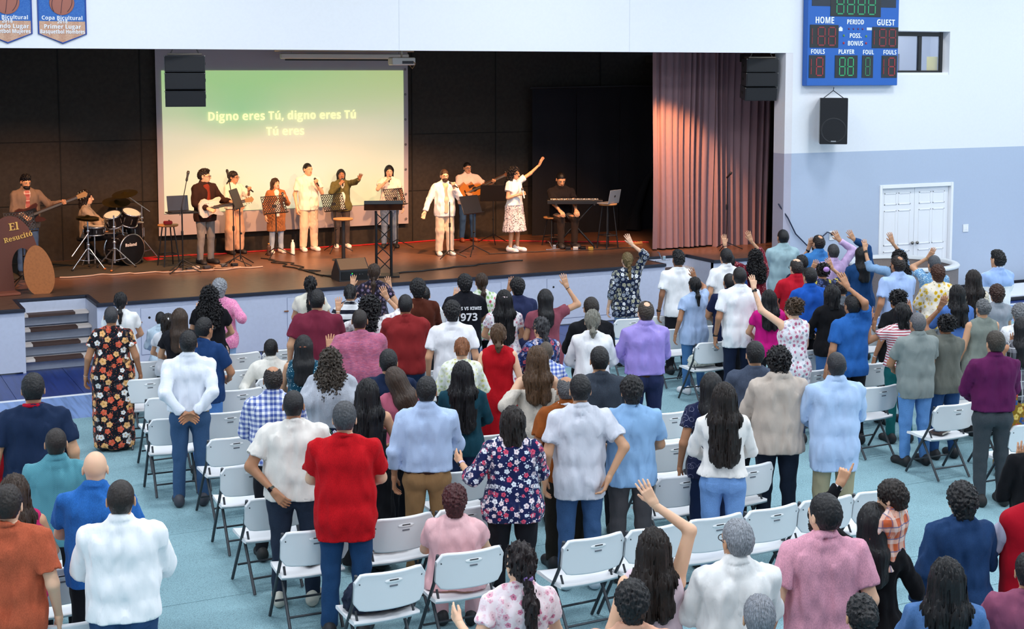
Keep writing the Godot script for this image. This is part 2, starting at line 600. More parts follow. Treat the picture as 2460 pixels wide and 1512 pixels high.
func print_tex(spec: String) -> Texture2D:
	if tex.has(spec): return tex[spec]
	var q := spec.split(":")
	var N := 256
	if q[0] in ["bigfloral"]: N = 512
	var im := Image.create(N, N, false, Image.FORMAT_RGB8)
	var c: Array[Color] = []
	for i in range(1, q.size()):
		if q[i].length() > 3: c.append(Color(q[i]))
	var rng := RandomNumberGenerator.new()
	rng.seed = spec.hash()
	im.fill(c[0])
	match q[0]:
		"gingham":
			var k := N / 20
			for y in N:
				for x in N:
					var t := (1 if (x / k) % 2 == 0 else 0) + (1 if (y / k) % 2 == 0 else 0)
					im.set_pixel(x, y, c[0].lerp(c[1], t * .5))
		"plaid":
			for y in N:
				for x in N:
					var col := c[0]
					if (x / 20) % 3 == 0: col = col.lerp(c[1], .6)
					if (y / 20) % 3 == 0: col = col.lerp(c[1], .6)
					if (x + 6) % 60 < 5 or (y + 6) % 60 < 5: col = col.lerp(c[2], .8)
					im.set_pixel(x, y, col)
		"stripe":
			var k := int(q[3]) if q.size() > 3 else 32
			for y in N:
				if y % k < k * .42: im.fill_rect(Rect2i(0, y, N, 1), c[1])
		"micro":
			for y in range(0, N, 4):
				for x in range((y / 4 % 2) * 3, N, 6): im.fill_rect(Rect2i(x, y, 2, 2), c[1])
		"check":
			for k in range(0, N, 7):
				im.fill_rect(Rect2i(k, 0, 2, N), c[1]); im.fill_rect(Rect2i(0, k, N, 2), c[1])
		"dots":
			for i in 320: blot(im, rng.randi_range(0, N), rng.randi_range(0, N), rng.randf_range(1.2, 2.6), c[1], rng, 0)
		"mottle":
			for i in 1400: blot(im, rng.randi_range(0, N), rng.randi_range(0, N), rng.randf_range(1, 3.2), c[1 + rng.randi() % (c.size() - 1)], rng, 0)
		"streak":
			for i in 2600: im.fill_rect(Rect2i(rng.randi_range(0, N), rng.randi_range(0, N), rng.randi_range(6, 22), 1), c[1 + rng.randi() % (c.size() - 1)])
		"leopard":
			for i in 260:
				blot(im, rng.randi_range(0, N), rng.randi_range(0, N), rng.randf_range(3, 5.5), c[1], rng, .3)
		"lines":
			for i in 46:
				var p := Vector2(rng.randf() * N, rng.randf() * N)
				var a := rng.randf() * TAU
				for s in 70:
					a += .09 if i % 2 == 0 else -.11
					p += Vector2(cos(a), sin(a))
					blot(im, int(p.x), int(p.y), .9, c[1], rng, 0)
		"block":
			im.fill_rect(Rect2i(0, 0, N, N / 2), c[1])
		_:   # florals: small, big, sprig
			var big := q[0] == "bigfloral"
			var cnt := 26 if big else (70 if q[0] == "sprig" else 46)
			var tries := 0
			var spots := []
			while spots.size() < cnt and tries < 4000:
				tries += 1
				var p := Vector2(rng.randf() * N, rng.randf() * N)
				var need := N / sqrt(cnt) * .82
				var ok := true
				for s in spots:
					var dlt: Vector2 = (p - s).abs()
					dlt = dlt.min(Vector2(N, N) - dlt)
					if dlt.length() < need: ok = false; break
				if ok: spots.append(p)
			if big:
				for i in 60:
					var p := Vector2(rng.randf() * N, rng.randf() * N)
					var a := rng.randf() * TAU
					for s in 40:
						a += rng.randf_range(-.2, .2)
						p += Vector2(cos(a), sin(a)) * 1.5
						blot(im, int(p.x), int(p.y), 1.0, Color("5a5266"), rng, 0)
				for i in 220: blot(im, rng.randi_range(0, N), rng.randi_range(0, N), rng.randf_range(3, 5.5), Color("d9583c") if i % 3 else Color("e9a25e"), rng, 0)
			for i in spots.size():
				var p: Vector2 = spots[i]
				var r := (N * .052 if big else N * (.028 if q[0] == "sprig" else .04)) * rng.randf_range(.75, 1.2)
				var col: Color = c[1 + i % (c.size() - 1)]
				for k in 5:
					var a := TAU * k / 5 + i
					var e := p + Vector2(cos(a), sin(a)) * r * .8
					blot(im, int(e.x), int(e.y), r * .62, col.lerp(Color.WHITE, .12 * (k % 2)), rng, .08)
				blot(im, int(p.x), int(p.y), r * .34, col.lerp(Color("b5762e"), .6) if big else col.lerp(Color.BLACK, .35), rng, 0)
				if not big:
					for k in 3: blot(im, int(p.x + rng.randf_range(-2.4, 2.4) * r), int(p.y + rng.randf_range(-2.4, 2.4) * r), r * .35, c[c.size() - 1], rng, .2)
	tex[spec] = ImageTexture.create_from_image(im)
	return tex[spec]
func blot(im: Image, x: int, y: int, r: float, col: Color, rng: RandomNumberGenerator, rough: float) -> void:
	var N := im.get_width()
	var k := int(ceil(r))
	for j in range(-k, k + 1):
		for i in range(-k, k + 1):
			if i * i + j * j <= r * r * (1.0 - (rng.randf() * rough if rough > 0 else 0.0)): im.set_pixel(posmod(x + i, N), posmod(y + j, N), col)

# ------------------------------------------------------------------ people: shared heads, hands, hair, shoes
var T := {}   # template arrays
var hair_mesh := {}
func make_templates() -> void:
	nz3.noise_type = FastNoiseLite.TYPE_SIMPLEX
	nz3.seed = 7
	nz3.frequency = 1.0
	nz3.fractal_type = FastNoiseLite.FRACTAL_NONE
	var V := func(x, y, z): return Vector3(x, y, z)
	var hb := [ell_(Vector3(0, .03, .014), Vector3(.075, .092, .094)), ell_(Vector3(0, -.035, -.028), Vector3(.058, .075, .064), .04),
		ell_(Vector3(0, -.086, -.056), Vector3(.03, .022, .027), .03), cap_(Vector3(-.036, .02, -.076), Vector3(.036, .02, -.076), .012, .012, .02),
		cap_(Vector3(0, .006, -.094), Vector3(0, -.03, -.112), .008, .013, .012), ell_(Vector3(0, -.036, -.1), Vector3(.019, .009, .012), .01),
		ell_(Vector3(0, -.062, -.09), Vector3(.023, .009, .01), .006), cap_(Vector3(0, -.06, .02), Vector3(0, -.15, .01), .05, .05, .03),
		ell_(Vector3(.032, .0, -.099), Vector3(.016, .009, .014), .01, 10), ell_(Vector3(-.032, .0, -.099), Vector3(.016, .009, .014), .01, 10),
		ell_(Vector3(0, -.0615, -.104), Vector3(.02, .0035, .009), .01, 10)]
	for s in [-1, 1]:
		hb.append(ell_(Vector3(.08 * s, -.006, .014), Vector3(.009, .031, .019), .008))
		hb.append(ell_(Vector3(.088 * s, -.004, .008), Vector3(.005, .018, .01), .008, 10))
	var head := sdf(hb, 0.006)
	var cols := PackedColorArray()
	for p in head[0]:
		var lip: float = clampf(1.6 - Vector3(p.x / .026, (p.y + .0615) / .0115, (p.z + .098) / .02).length(), 0, 1)
		cols.append(Color.WHITE.lerp(Color(.82, .5, .48), lip))
	head[3] = cols
	T.head = head
	var ey := MB.new()
	for s in [-1, 1]:
		ey.col = Color(.8, .78, .75); ey.ball(Vector3(.031 * s, .0, -.083), Vector3(.0145, .0075, .009), 10, 6)
		ey.col = Color(.03, .02, .015); ey.ball(Vector3(.031 * s, .0, -.089), Vector3(.006, .0062, .004), 8, 5)
		ey.tube([Vector3(.013 * s, .019, -.093), Vector3(.033 * s, .024, -.09), Vector3(.05 * s, .017, -.077)], [.0032, .004, .002], 6)
		ey.tube([Vector3(.015 * s, .006, -.0915), Vector3(.032 * s, .0095, -.0925), Vector3(.047 * s, .003, -.083)], .002, 5)
	T.eyes = ey.mesh()
	# hands
	for pose in ["open", "relax", "grip", "point"]:
		var b := []
		for i in 4:
			var x: float = [-.029, -.0095, .0095, .028][i]
			b.append(cap_(Vector3(x * .62, .004, 0), Vector3(x, .09, .002), .0135, .0112, .014))
		for i in 4:
			var x: float = [-.0295, -.0098, .0098, .0285][i]
			var ln: float = [.068, .077, .071, .055][i]
			var spread: float = [-.16, -.04, .07, .2][i] if pose == "open" else [-.05, -.01, .02, .05][i]
			var c1: float = {"open": .12, "relax": .5, "grip": 1.35, "point": 1.4}[pose]
			var c2: float = {"open": .3, "relax": 1.05, "grip": 2.75, "point": 2.9}[pose]
			if pose == "point" and i == 0: c1 = .1; c2 = .15
			var p0 := Vector3(x, .092, .001)
			var p1 := p0 + Vector3(sin(spread), cos(c1), -sin(c1)) * ln * .52
			var p2 := p1 + Vector3(sin(spread) * .8, cos(c2), -sin(c2)) * ln * .5
			b.append(cap_(p0, p1, .0092, .0084, .005)); b.append(cap_(p1, p2, .0084, .0066, .005))
		var th := [Vector3(-.02, .024, -.006), Vector3(-.047, .058, -.014), Vector3(-.06, .092, -.016)]
		if pose in ["grip", "point"]: th = [Vector3(-.02, .026, -.008), Vector3(-.036, .06, -.026), Vector3(-.012, .082, -.042)]
		elif pose == "relax": th = [Vector3(-.02, .024, -.008), Vector3(-.04, .06, -.024), Vector3(-.04, .09, -.034)]
		b.append(cap_(th[0], th[1], .0145, .0105, .012)); b.append(cap_(th[1], th[2], .0105, .0078, .005))
		b.append(cap_(Vector3(0, -.035, 0), Vector3(0, .015, 0), .0225, .021, .02))
		T["hand_" + pose] = sdf(b, 0.0044)
	# shoes: flat sole, rounded upper; sole pale by its own rubber
	for k in ["shoe", "pump"]:
		var b := [cap_(Vector3(0, .045, .045), Vector3(0, .035, -.13), .043, .04, .03), ell_(Vector3(0, .03, -.155), Vector3(.046, .042, .055), .03), ell_(Vector3(0, .07, .03), Vector3(.042, .055, .055), .03)]
		if k == "pump": b = [cap_(Vector3(0, .035, .045), Vector3(0, .025, -.12), .036, .034, .02), ell_(Vector3(0, .022, -.145), Vector3(.04, .03, .05), .02)]
		var a := sdf(b, .009, [[0, -1, 0, 0.0]])
		var cc := PackedColorArray()
		for p in a[0]: cc.append(Color(2.6, 2.6, 2.6) if p.y < .024 and k == "shoe" else Color.WHITE)
		a[3] = cc
		T[k] = arr_mesh(a)
		var lightsole := sdf(b, .009, [[0, -1, 0, 0.0]])
		T[k + "_plain"] = arr_mesh(lightsole)
	# glasses
	var g := MB.new()
	for s in [-1, 1]:
		var ring := []
		for j in 17:
			var t := TAU * j / 16
			ring.append(Vector3(.033 * s + cos(t) * .024, -.004 + sin(t) * .018, -.106))
		g.tube(ring, .0028, 5)
		g.tube([Vector3(.056 * s, .002, -.104), Vector3(.08 * s, .004, -.06), Vector3(.084 * s, .006, .015)], .0028, 5)
	g.tube([Vector3(-.009, .0, -.108), Vector3(0, .003, -.111), Vector3(.009, .0, -.108)], .0025, 5)
	T.glasses = g.mesh()
	# beard
	T.beard = arr_mesh(sdf([ell_(Vector3(0, -.07, -.05), Vector3(.056, .046, .05), .02), ell_(Vector3(0, -.092, -.066), Vector3(.036, .028, .03), .02), ell_(Vector3(0, -.047, -.094), Vector3(.026, .007, .014), .008),
		ell_(Vector3(0, -.0615, -.108), Vector3(.02, .008, .02), .01, 10), ell_(Vector3(0, -.02, -.12), Vector3(.05, .024, .05), .01, 10)], .006, [], [.006, 90, 90, 90, 0]))
	# hair
	var face := ell_(Vector3(0, -.052, -.108), Vector3(.074, .108, .084), .01, 10)
	var earl := ell_(Vector3(-.088, -.022, -.006), Vector3(.026, .038, .032), .01, 10)
	var earr := ell_(Vector3(.088, -.022, -.006), Vector3(.026, .038, .032), .01, 10)
	var nape := [[0, -1, .25, .078]]
	var tight := ell_(Vector3(0, .034, .017), Vector3(.081, .097, .1), .03)
	var back := cap_(Vector3(0, .0, .055), Vector3(0, -.06, .05), .066, .052, .04)
	var H := {}
	H.short = [[ell_(Vector3(0, .04, .02), Vector3(.083, .098, .101), .03), back, face, earl, earr], nape, [.004, 70, 40, 70, 0]]
	H.crop = [[ell_(Vector3(0, .034, .017), Vector3(.0785, .0945, .0975), .03), cap_(Vector3(0, .0, .052), Vector3(0, -.055, .048), .062, .05, .04), face, earl, earr], nape, [.002, 70, 70, 70, 3]]
	H.quiff = [[ell_(Vector3(0, .042, .018), Vector3(.08, .098, .1), .03), ell_(Vector3(0, .105, -.04), Vector3(.05, .03, .05), .04), back, face, earl, earr], nape, [.01, 45, 45, 45, 5]]
	H.mop = [[ell_(Vector3(0, .042, .016), Vector3(.094, .103, .11), .03), cap_(Vector3(0, .0, .06), Vector3(0, -.085, .055), .07, .05, .04), face, ell_(Vector3(-.1, -.035, -.01), Vector3(.026, .034, .03), .01, 10), ell_(Vector3(.1, -.035, -.01), Vector3(.026, .034, .03), .01, 10)], [[0, -1, .2, .1]], [.009, 50, 26, 50, 8]]
	H.bald_spot = [[ell_(Vector3(0, .036, .018), Vector3(.081, .096, .099), .03), back, face, earl, earr, ell_(Vector3(0, .132, .072), Vector3(.046, .05, .05), .01, 10)], nape, [.006, 55, 55, 55, 11]]
	H.balding = [[ell_(Vector3(0, .034, .018), Vector3(.081, .095, .099), .03), back, face, earl, earr, ell_(Vector3(0, .145, -.01), Vector3(.064, .085, .12), .01, 10)], nape, [.006, 55, 55, 55, 12]]
	H.curly = [[ell_(Vector3(0, .045, .02), Vector3(.1, .108, .115), .03), cap_(Vector3(0, .0, .055), Vector3(0, -.06, .05), .078, .06, .04), face], [[0, -1, .2, .092]], [.026, 34, 34, 34, 2]]
	H.puffy = [[ell_(Vector3(0, .042, .02), Vector3(.096, .105, .112), .03), cap_(Vector3(0, .0, .06), Vector3(0, -.08, .055), .08, .062, .04), face], [[0, -1, .1, .115]], [.011, 34, 30, 34, 4]]
	H.afro = [[ell_(Vector3(0, .03, .03), Vector3(.13, .125, .14), .03), cap_(Vector3(0, -.05, .07), Vector3(0, -.2, .1), .11, .1, .06), ell_(Vector3(0, -.06, -.14), Vector3(.07, .12, .11), .01, 10)], [], [.034, 26, 26, 26, 6]]
	var bob := [ell_(Vector3(0, .038, .02), Vector3(.09, .1, .108), .03)]
	for s in [-1, 1]:
		bob.append(cap_(Vector3(.06 * s, .02, .02), Vector3(.078 * s, -.15, .02), .034, .032, .05))
		bob.append(cap_(Vector3(.03 * s, .0, .075), Vector3(.04 * s, -.16, .085), .04, .036, .05))
	H.bob = [bob + [ell_(Vector3(0, -.06, -.1), Vector3(.062, .12, .085), .01, 10)], [[0, -1, 0, .172]], [.012, 46, 8, 46, 1]]
	for nm in ["long", "wavy", "xlong", "curlong", "thinlong"]:
		var w: float = {"long": 1.0, "wavy": 1.2, "xlong": 1.25, "curlong": 1.35, "thinlong": .85}[nm]
		var ln: float = {"long": .36, "wavy": .38, "xlong": .52, "curlong": .34, "thinlong": .3}[nm]
		var b := [ell_(Vector3(0, .04, .022), Vector3(.088 + .008 * (w - 1), .101, .11), .03)]
		for s in [-1, 1]:
			b.append(cap_(Vector3(.055 * s, .02, .03), Vector3(.078 * w * s, -.17, .05), .036, .036 * w, .05))
			b.append(cap_(Vector3(.078 * w * s, -.17, .055), Vector3(.075 * w * s, -ln * .92, .125), .036 * w, .024 * w, .05))
			b.append(cap_(Vector3(.03 * s, .0, .08), Vector3(.04 * w * s, -.18, .115), .044, .046, .05))
			b.append(cap_(Vector3(.04 * w * s, -.18, .115), Vector3(.035 * w * s, -ln, .15), .046, .03, .05))
		var nse := [.004, 70, 3, 70, 1]
		if nm in ["wavy", "xlong"]: nse = [.011, 50, 5, 50, 1]
		if nm == "curlong": nse = [.034, 38, 26, 38, 1]
		H[nm] = [b + [ell_(Vector3(0, -.07, -.095), Vector3(.063, .13, .088), .01, 10)], [], nse]
	var bk := cap_(Vector3(0, .0, .055), Vector3(0, -.05, .05), .064, .05, .04)
	H.pony = [[tight, bk, face, earl, earr, ell_(Vector3(0, .03, .118), Vector3(.02, .02, .02), .01), cap_(Vector3(0, .03, .13), Vector3(0, -.07, .16), .026, .036, .02), cap_(Vector3(0, -.07, .16), Vector3(0, -.24, .15), .036, .012, .02)], nape, [.01, 60, 7, 60, 3]]
	H.lowpony = [[ell_(Vector3(0, .036, .018), Vector3(.084, .099, .105), .03), bk, face, earl, earr, ell_(Vector3(0, -.06, .1), Vector3(.022, .018, .02), .01), cap_(Vector3(0, -.07, .108), Vector3(0, -.14, .13), .02, .034, .02), cap_(Vector3(0, -.14, .13), Vector3(0, -.27, .15), .034, .014, .02)], [], [.01, 60, 7, 60, 9]]
	H.longpony = [[ell_(Vector3(0, .036, .018), Vector3(.084, .099, .105), .03), bk, face, earl, earr, ell_(Vector3(0, -.05, .105), Vector3(.024, .018, .022), .01), cap_(Vector3(0, -.06, .115), Vector3(0, -.2, .15), .024, .04, .02), cap_(Vector3(0, -.2, .15), Vector3(0, -.42, .165), .04, .02, .02)], [], [.018, 40, 14, 40, 2]]
	H.shortpony = [[ell_(Vector3(0, .036, .018), Vector3(.085, .1, .105), .03), bk, face, earl, earr, cap_(Vector3(0, -.04, .105), Vector3(0, -.1, .13), .02, .034, .02), cap_(Vector3(0, -.1, .13), Vector3(0, -.15, .14), .034, .014, .02)], [], [.012, 55, 9, 55, 5]]
	H.bun = [[tight, bk, face, earl, earr, ell_(Vector3(0, .03, .125), Vector3(.05, .05, .042), .012)], nape, [.008, 40, 40, 40, 7]]
	H.topbun = [[ell_(Vector3(0, .036, .018), Vector3(.09, .1, .106), .03), bk, face, ell_(Vector3(.0, .08, .1), Vector3(.062, .052, .055), .02)], nape, [.03, 36, 36, 36, 7]]
	var br := [tight, bk, face, earl, earr]
	for i in 7: br.append(ell_(Vector3(.008 * (1 if i % 2 == 0 else -1), -.03 - .036 * i, .112 + .006 * minf(i, 4)), Vector3(.03 - .0022 * i, .026, .024 - .001 * i), .012))
	H.braid = [br, [], [.008, 60, 20, 60, 2]]
	H.girl = [H.long[0], [], [.012, 60, 5, 60, 5]]
	hair_defs = H

var hair_defs := {}
func hair_of(style: String) -> Mesh:
	if not hair_mesh.has(style):
		var d: Array = hair_defs[style]
		hair_mesh[style] = arr_mesh(sdf(d[0], .0075, d[1], d[2]))
	return hair_mesh[style]

# arm presets for a right arm: wrist, elbow pull, finger direction, palm direction, hand
const ARMS := {
	"down": [Vector3(.255, .87, -.05), Vector3(.4, 0, 1), Vector3(.02, -1, -.1), Vector3(-1, 0, .1), "relax"],
	"front": [Vector3(.09, 1.0, -.25), Vector3(1, -.25, .45), Vector3(-.9, -.1, -.3), Vector3(0, .1, 1), "relax"],
	"low": [Vector3(.07, .9, -.22), Vector3(1, 0, .5), Vector3(-.6, -.7, -.1), Vector3(-.2, .1, 1), "relax"],
	"chest": [Vector3(.1, 1.2, -.25), Vector3(.9, -1, .3), Vector3(-.7, .6, -.2), Vector3(0, 0, 1), "relax"],
	"pray": [Vector3(.045, 1.24, -.27), Vector3(1, -.6, .3), Vector3(-.2, 1, -.2), Vector3(-1, 0, 0), "open"],
	"back": [Vector3(.055, .95, .2), Vector3(1, .1, .5), Vector3(-.9, -.25, .1), Vector3(0, 0, 1), "relax"],
	"up": [Vector3(.22, 1.92, -.14), Vector3(1, 0, -.2), Vector3(0, 1, -.15), Vector3(0, .1, -1), "open"],
	"upf": [Vector3(.24, 1.75, -.33), Vector3(1, -.5, 0), Vector3(0, 1, -.4), Vector3(0, .3, -1), "open"],
	"bent": [Vector3(.3, 1.46, -.26), Vector3(.6, -1, .2), Vector3(.1, 1, -.2), Vector3(-.3, 0, -1), "open"],
	"out": [Vector3(.44, 1.18, -.26), Vector3(.2, -1, .3), Vector3(.7, .45, -.35), Vector3(-.2, .6, -.6), "open"],
	"pocket": [Vector3(.21, .93, .13), Vector3(1, .1, .25), Vector3(-.35, -1, .1), Vector3(-1, 0, -.3), "relax"],
	"mic": [Vector3(.07, 1.4, -.27), Vector3(1, -1, .2), Vector3(-.5, .6, .2), Vector3(-.6, -.2, .6), "grip"],
	"reach": [Vector3(.14, 1.08, -.42), Vector3(.6, -1, .3), Vector3(-.1, -.2, -1), Vector3(0, -1, 0), "relax"],
	"lap": [Vector3(.1, 1.06, -.3), Vector3(.8, -.4, .4), Vector3(-.4, -.3, -1), Vector3(0, -1, 0), "relax"],
}
func elbow(S: Vector3, W: Vector3, pole: Vector3, a: float, b: float) -> Array:
	var d := W - S
	var L := d.length()
	var mx := (a + b) * .995
	if L > mx:
		W = S + d / L * mx; L = mx; d = W - S
	elif L < .12:
		L = .12
	var u := d / maxf(d.length(), .001)
	var x := (a * a - b * b + L * L) / (2 * L)
	var y := sqrt(maxf(0.0, a * a - x * x))
	var pp := (pole - u * pole.dot(u)).normalized()
	return [S + u * x + pp * y, W]

# d: kind, g (girth), top, bot, al, ar, sit, cell, hemline, yaw of the head...
func build_person(d: Dictionary) -> Dictionary:
	var fem: bool = d.kind != "m"
	var g: float = d.get("g", 1.0)
	var gx := 1.0 + .55 * (g - 1.0)
	var cell: float = d.cell
	var sit: bool = d.get("sit", false)
	var dy := -.44 if sit else 0.0
	var U := Vector3(0, dy, 0)
	var shw: float = (.158 if fem else .182) * (1.0 + .3 * (g - 1.0))
	var cx: float = (.06 if fem else .076) * gx
	var cr: float = (.1 if fem else .11) * (1 + .6 * (g - 1))
	var bx: float = (.055 if fem else .07) * gx
	var br: float = (.092 if fem else .104) * (1 + 1.1 * (g - 1))
	var hx: float = (.084 if fem else .076) * gx
	var hr: float = (.112 if fem else .107) * (1 + .7 * (g - 1))
	var sway: float = d.get("sway", 0.0)
	var top: String = d.top
	var bot: String = d.bot
	var out := {}
	# joints
	var arms := []
	for side in 2:
		var sg := 1.0 if side == 1 else -1.0
		var spec = d.ar if side == 1 else d.al
		var pre: Array
		if spec is Array:
			pre = [spec[0], Vector3(.6, -1, .2) if spec.size() < 3 else spec[2], null, Vector3(0, .2, -1), "open" if spec.size() < 2 else spec[1]]
			if spec.size() > 3: pre[3] = spec[3]
		else:
			pre = ARMS[spec].duplicate()
			for q in 4: pre[q] = Vector3(pre[q].x * sg, pre[q].y, pre[q].z)
			if g > 1.0: pre[0] += Vector3(sg * .09 * (g - 1), 0, -.22 * (g - 1) if pre[0].z < -.1 else (.2 * (g - 1) if pre[0].z > .1 else 0.0))
			if g > 1.0 and spec == "down": pre[0].x += sg * .1 * (g - 1)
			pre[0] += U
		var S := Vector3(sg * shw, 1.372, .012) + U
		var lift := clampf((pre[0].y - S.y) / .5, 0, 1)
		S += Vector3(-sg * .012 * lift, .045 * lift, -.01 * lift)
		var pole: Vector3 = pre[1]
		if spec is Array: pole.x *= sg
		var ew := elbow(S, pre[0], pole, .285, .255)
		var E: Vector3 = ew[0]
		var W: Vector3 = ew[1]
		var fd: Vector3 = (W - E).normalized()
		var hd: Vector3 = (fd + Vector3.UP * (.8 if W.y > S.y - .15 else 0.0)).normalized() if pre[2] == null else (pre[2].normalized() + fd * .35).normalized()
		arms.append([S, E, W, hd, pre[3], pre[4]])
	# legs
	var legs := []
	for side in 2:
		var sg := 1.0 if side == 1 else -1.0
		var hip := Vector3(sg * .092 * gx + sway * .03, .85, .0)
		var kn := Vector3(sg * .1 * gx + sway * .015, .49, -.012)
		var an := Vector3(sg * (.105 * gx + .01), .09, .02)
		if sit:
			hip = Vector3(sg * .095 * gx, .5, .0); kn = Vector3(sg * .12 * gx, .5, -.43); an = Vector3(sg * .12, .09, -.42)
		legs.append([hip, kn, an])
	# ---- skin: one continuous body with neck, arms, legs, then head and hands joined in
	var B := []
	B.append(cap_(Vector3(0, 1.36, .008) + U, Vector3(0, 1.53, .012) + U, .056, .05, .03))
	for sg in [-1, 1]:
		B.append(cap_(Vector3(sg * .04, 1.435, .025) + U, Vector3(sg * shw * .96, 1.372, .012) + U, .038, .045, .04))
		B.append(cap_(Vector3(sg * cx * .85, 1.29, .0) + U, Vector3(sg * bx * .85, 1.08, 0) + U, cr - .022, br - .024, .05))
		B.append(cap_(Vector3(sg * bx * .85, 1.08, .0) + U, Vector3(sg * hx * .9, .92, 0) + U, br - .024, hr - .02, .05))
	for a in arms:
		var th := .047 if fem else .05
		th *= 1.0 + .45 * (g - 1)
		B.append(cap_(a[0], a[1], th, th * .78, .02)); B.append(cap_(a[1], a[2], th * .78, .0245, .02))
		B.append(cap_(a[2], a[2] + a[3] * .03, .0235, .021, .01))
	for l in legs:
		B.append(cap_(l[0], l[1], .078 * gx, .052, .03)); B.append(cap_(l[1], l[2], .054, .036, .02))
	var body := MB.new()
	body.add(sdf(B, maxf(cell, .0135), [[0, -1, 0, -.04]]), Transform3D.IDENTITY)
	var hs: float = d.get("hs", 1.0)
	var hq := Basis.from_euler(Vector3(deg_to_rad(d.get("hp", 0.0)), deg_to_rad(-d.get("hy", 0.0)), deg_to_rad(d.get("ht", 0.0)))) * hs
	var hc: Vector3 = Vector3(0, 1.70 - .122 * hs, .0) + U + d.get("ho", Vector3.ZERO)
	var hx_ := Transform3D(hq, hc)
	body.add(T.head, hx_)
	for side in 2:
		var a: Array = arms[side]
		var yv: Vector3 = a[3]
		var zv: Vector3 = -(a[4] - yv * a[4].dot(yv)).normalized()
		var xv := yv.cross(zv)
		if side == 0: xv = -xv
		var hsz := .98 if fem else 1.07
		body.add(T["hand_" + a[5]], Transform3D(Basis(xv * hsz, yv * hsz, zv * hsz), a[2] + yv * .012))
	out.body = body.arrays()
	out.head = hx_
	# ---- top
	var hem: float = d.get("hem", .8) + dy
	var sleeve: String = {"tee": "s", "polo": "s", "long": "l", "shirt": "l", "rolled": "q", "sless": "n", "strap": "n", "off": "l", "blouse": "q", "hoodie": "l", "shawl": "w", "jacket": "l", "sdress": "s", "ndress": "n", "strapdress": "n"}[top]
	var dress := top.ends_with("dress")
	var loose: float = {"hoodie": .02, "shirt": .006, "rolled": .006, "tee": .004, "jacket": .014, "blouse": .012, "shawl": .03, "off": .012}.get(top, 0.0)
	var P := []
	var ply := []
	for sg in [-1, 1]:
		if not top in ["strap", "strapdress", "off"]:
			var reach := .74 if top in ["sless", "ndress"] else 1.0
			P.append(cap_(Vector3(sg * .045, 1.432, .028) + U, Vector3(sg * shw * reach, 1.372 + (1 - reach) * .12, .014) + U, .046, (.05 if reach == 1.0 else .044) + loose * .5, .04))
		P.append(cap_(Vector3(sg * cx, 1.28, .004) + U, Vector3(sg * bx, 1.07, -.004) + U, cr + loose, br + loose, .05))
		P.append(cap_(Vector3(sg * bx, 1.07, -.004) + U, Vector3(sg * hx, .9, .0) + U, br + loose, hr + loose, .05))
		if hem < .9 + dy and not sit: P.append(ell_(Vector3(sg * .07 * gx, .875, .035) + U, Vector3(.098, .11, .1) * (1 + .45 * (g - 1)), .05))
		if fem: P.append(ell_(Vector3(sg * .068, 1.25, -.075) + U, Vector3(.07, .07, .06), .04))
	if not top in ["strap", "strapdress", "off"]:
		P.append(cap_(Vector3(-shw * .55, 1.325, .022) + U, Vector3(shw * .55, 1.325, .022) + U, .088 + loose * .5, .088 + loose * .5, .05))
		P.append(ell_(Vector3(0, 1.432, .034) + U, Vector3(.076, .046, .06), .03))
	if g > 1.12 and not fem: P.append(ell_(Vector3(0, 1.06, -.06) + U, Vector3(.16, .15, .12) * g * .85, .06))
	if dress:
		var hy: float = d.get("hem", .45)
		var hw: float = d.get("hemw", .2)
		for sg in [-1, 1]:
			P.append(cap_(Vector3(sg * hx, .95, 0), Vector3(sg * .06, hy, .0), hr, hw, .05, 2))
	else:
		for sg in [-1, 1]: P.append(cap_(Vector3(sg * hx, .91, 0) + U, Vector3(sg * hx * .98, minf(hem, .88 + dy) - .02, .0) + U * .0, hr + loose, hr + loose + (.004 if top == "tee" else 0.0), .04))
		ply.append([0, -1, 0, -hem])
		if sit: ply[0] = [0, -1, 0, -(.47)]
	for side in 2:
		var a: Array = arms[side]
		var fat := (.054 if fem else .058) * (1.0 + .4 * (g - 1)) + loose * .6
		match sleeve:
			"s":
				var e: Vector3 = a[0].lerp(a[1], .5 if fem else .68)
				P.append(cap_(a[0], e, fat + .002, fat + .007, .016, 2))
			"l", "q", "w":
				P.append(cap_(a[0], a[1], fat, fat - .009, .016))
				var e: Vector3 = a[1].lerp(a[2], .35 if sleeve == "q" else .95)
				P.append(cap_(a[1], e, fat - .008, (fat - .012) if sleeve == "q" else (fat - .022 + (.03 if sleeve == "w" else 0.0)), .012, 2))
	if top in ["polo", "shirt", "rolled", "jacket"]:
		P.append(ring_(Vector3(0, 1.468, .022) + U, .06, .017, .34, .012))
		P.append(ring_(Vector3(0, 1.488, .02) + U, .057, .012, .34, .01))
	elif top in ["tee", "long"]:
		P.append(ring_(Vector3(0, 1.462, .024) + U, .064, .01, .4, .012))
	elif top == "hoodie":
		P.append(ring_(Vector3(0, 1.46, .03) + U, .075, .032, .5, .03))
		P.append(ell_(Vector3(0, 1.37, .1) + U, Vector3(.1, .085, .055), .03))
		P.append(cap_(Vector3(-.11, hem + .03, 0), Vector3(.11, hem + .03, 0), hr + .01, hr + .01, .02))
	elif top in ["strap", "strapdress"]:
		ply.append([0, 1, 0, 1.24 + dy])
	elif top == "off":
		ply.append([0, 1, -.6, 1.27 + dy])
	elif top == "shawl":
		P.append(cap_(Vector3(-shw * 1.15, 1.2, .06) + U, Vector3(shw * 1.15, 1.2, .06) + U, .12, .12, .08))
	var seed_: float = d.seed * 3.7
	var fold: float = d.get("fold", .012)
	out.top = sdf(P, cell, ply, [fold, 12.0, 4.6, 12.0, seed_, fold * .55])
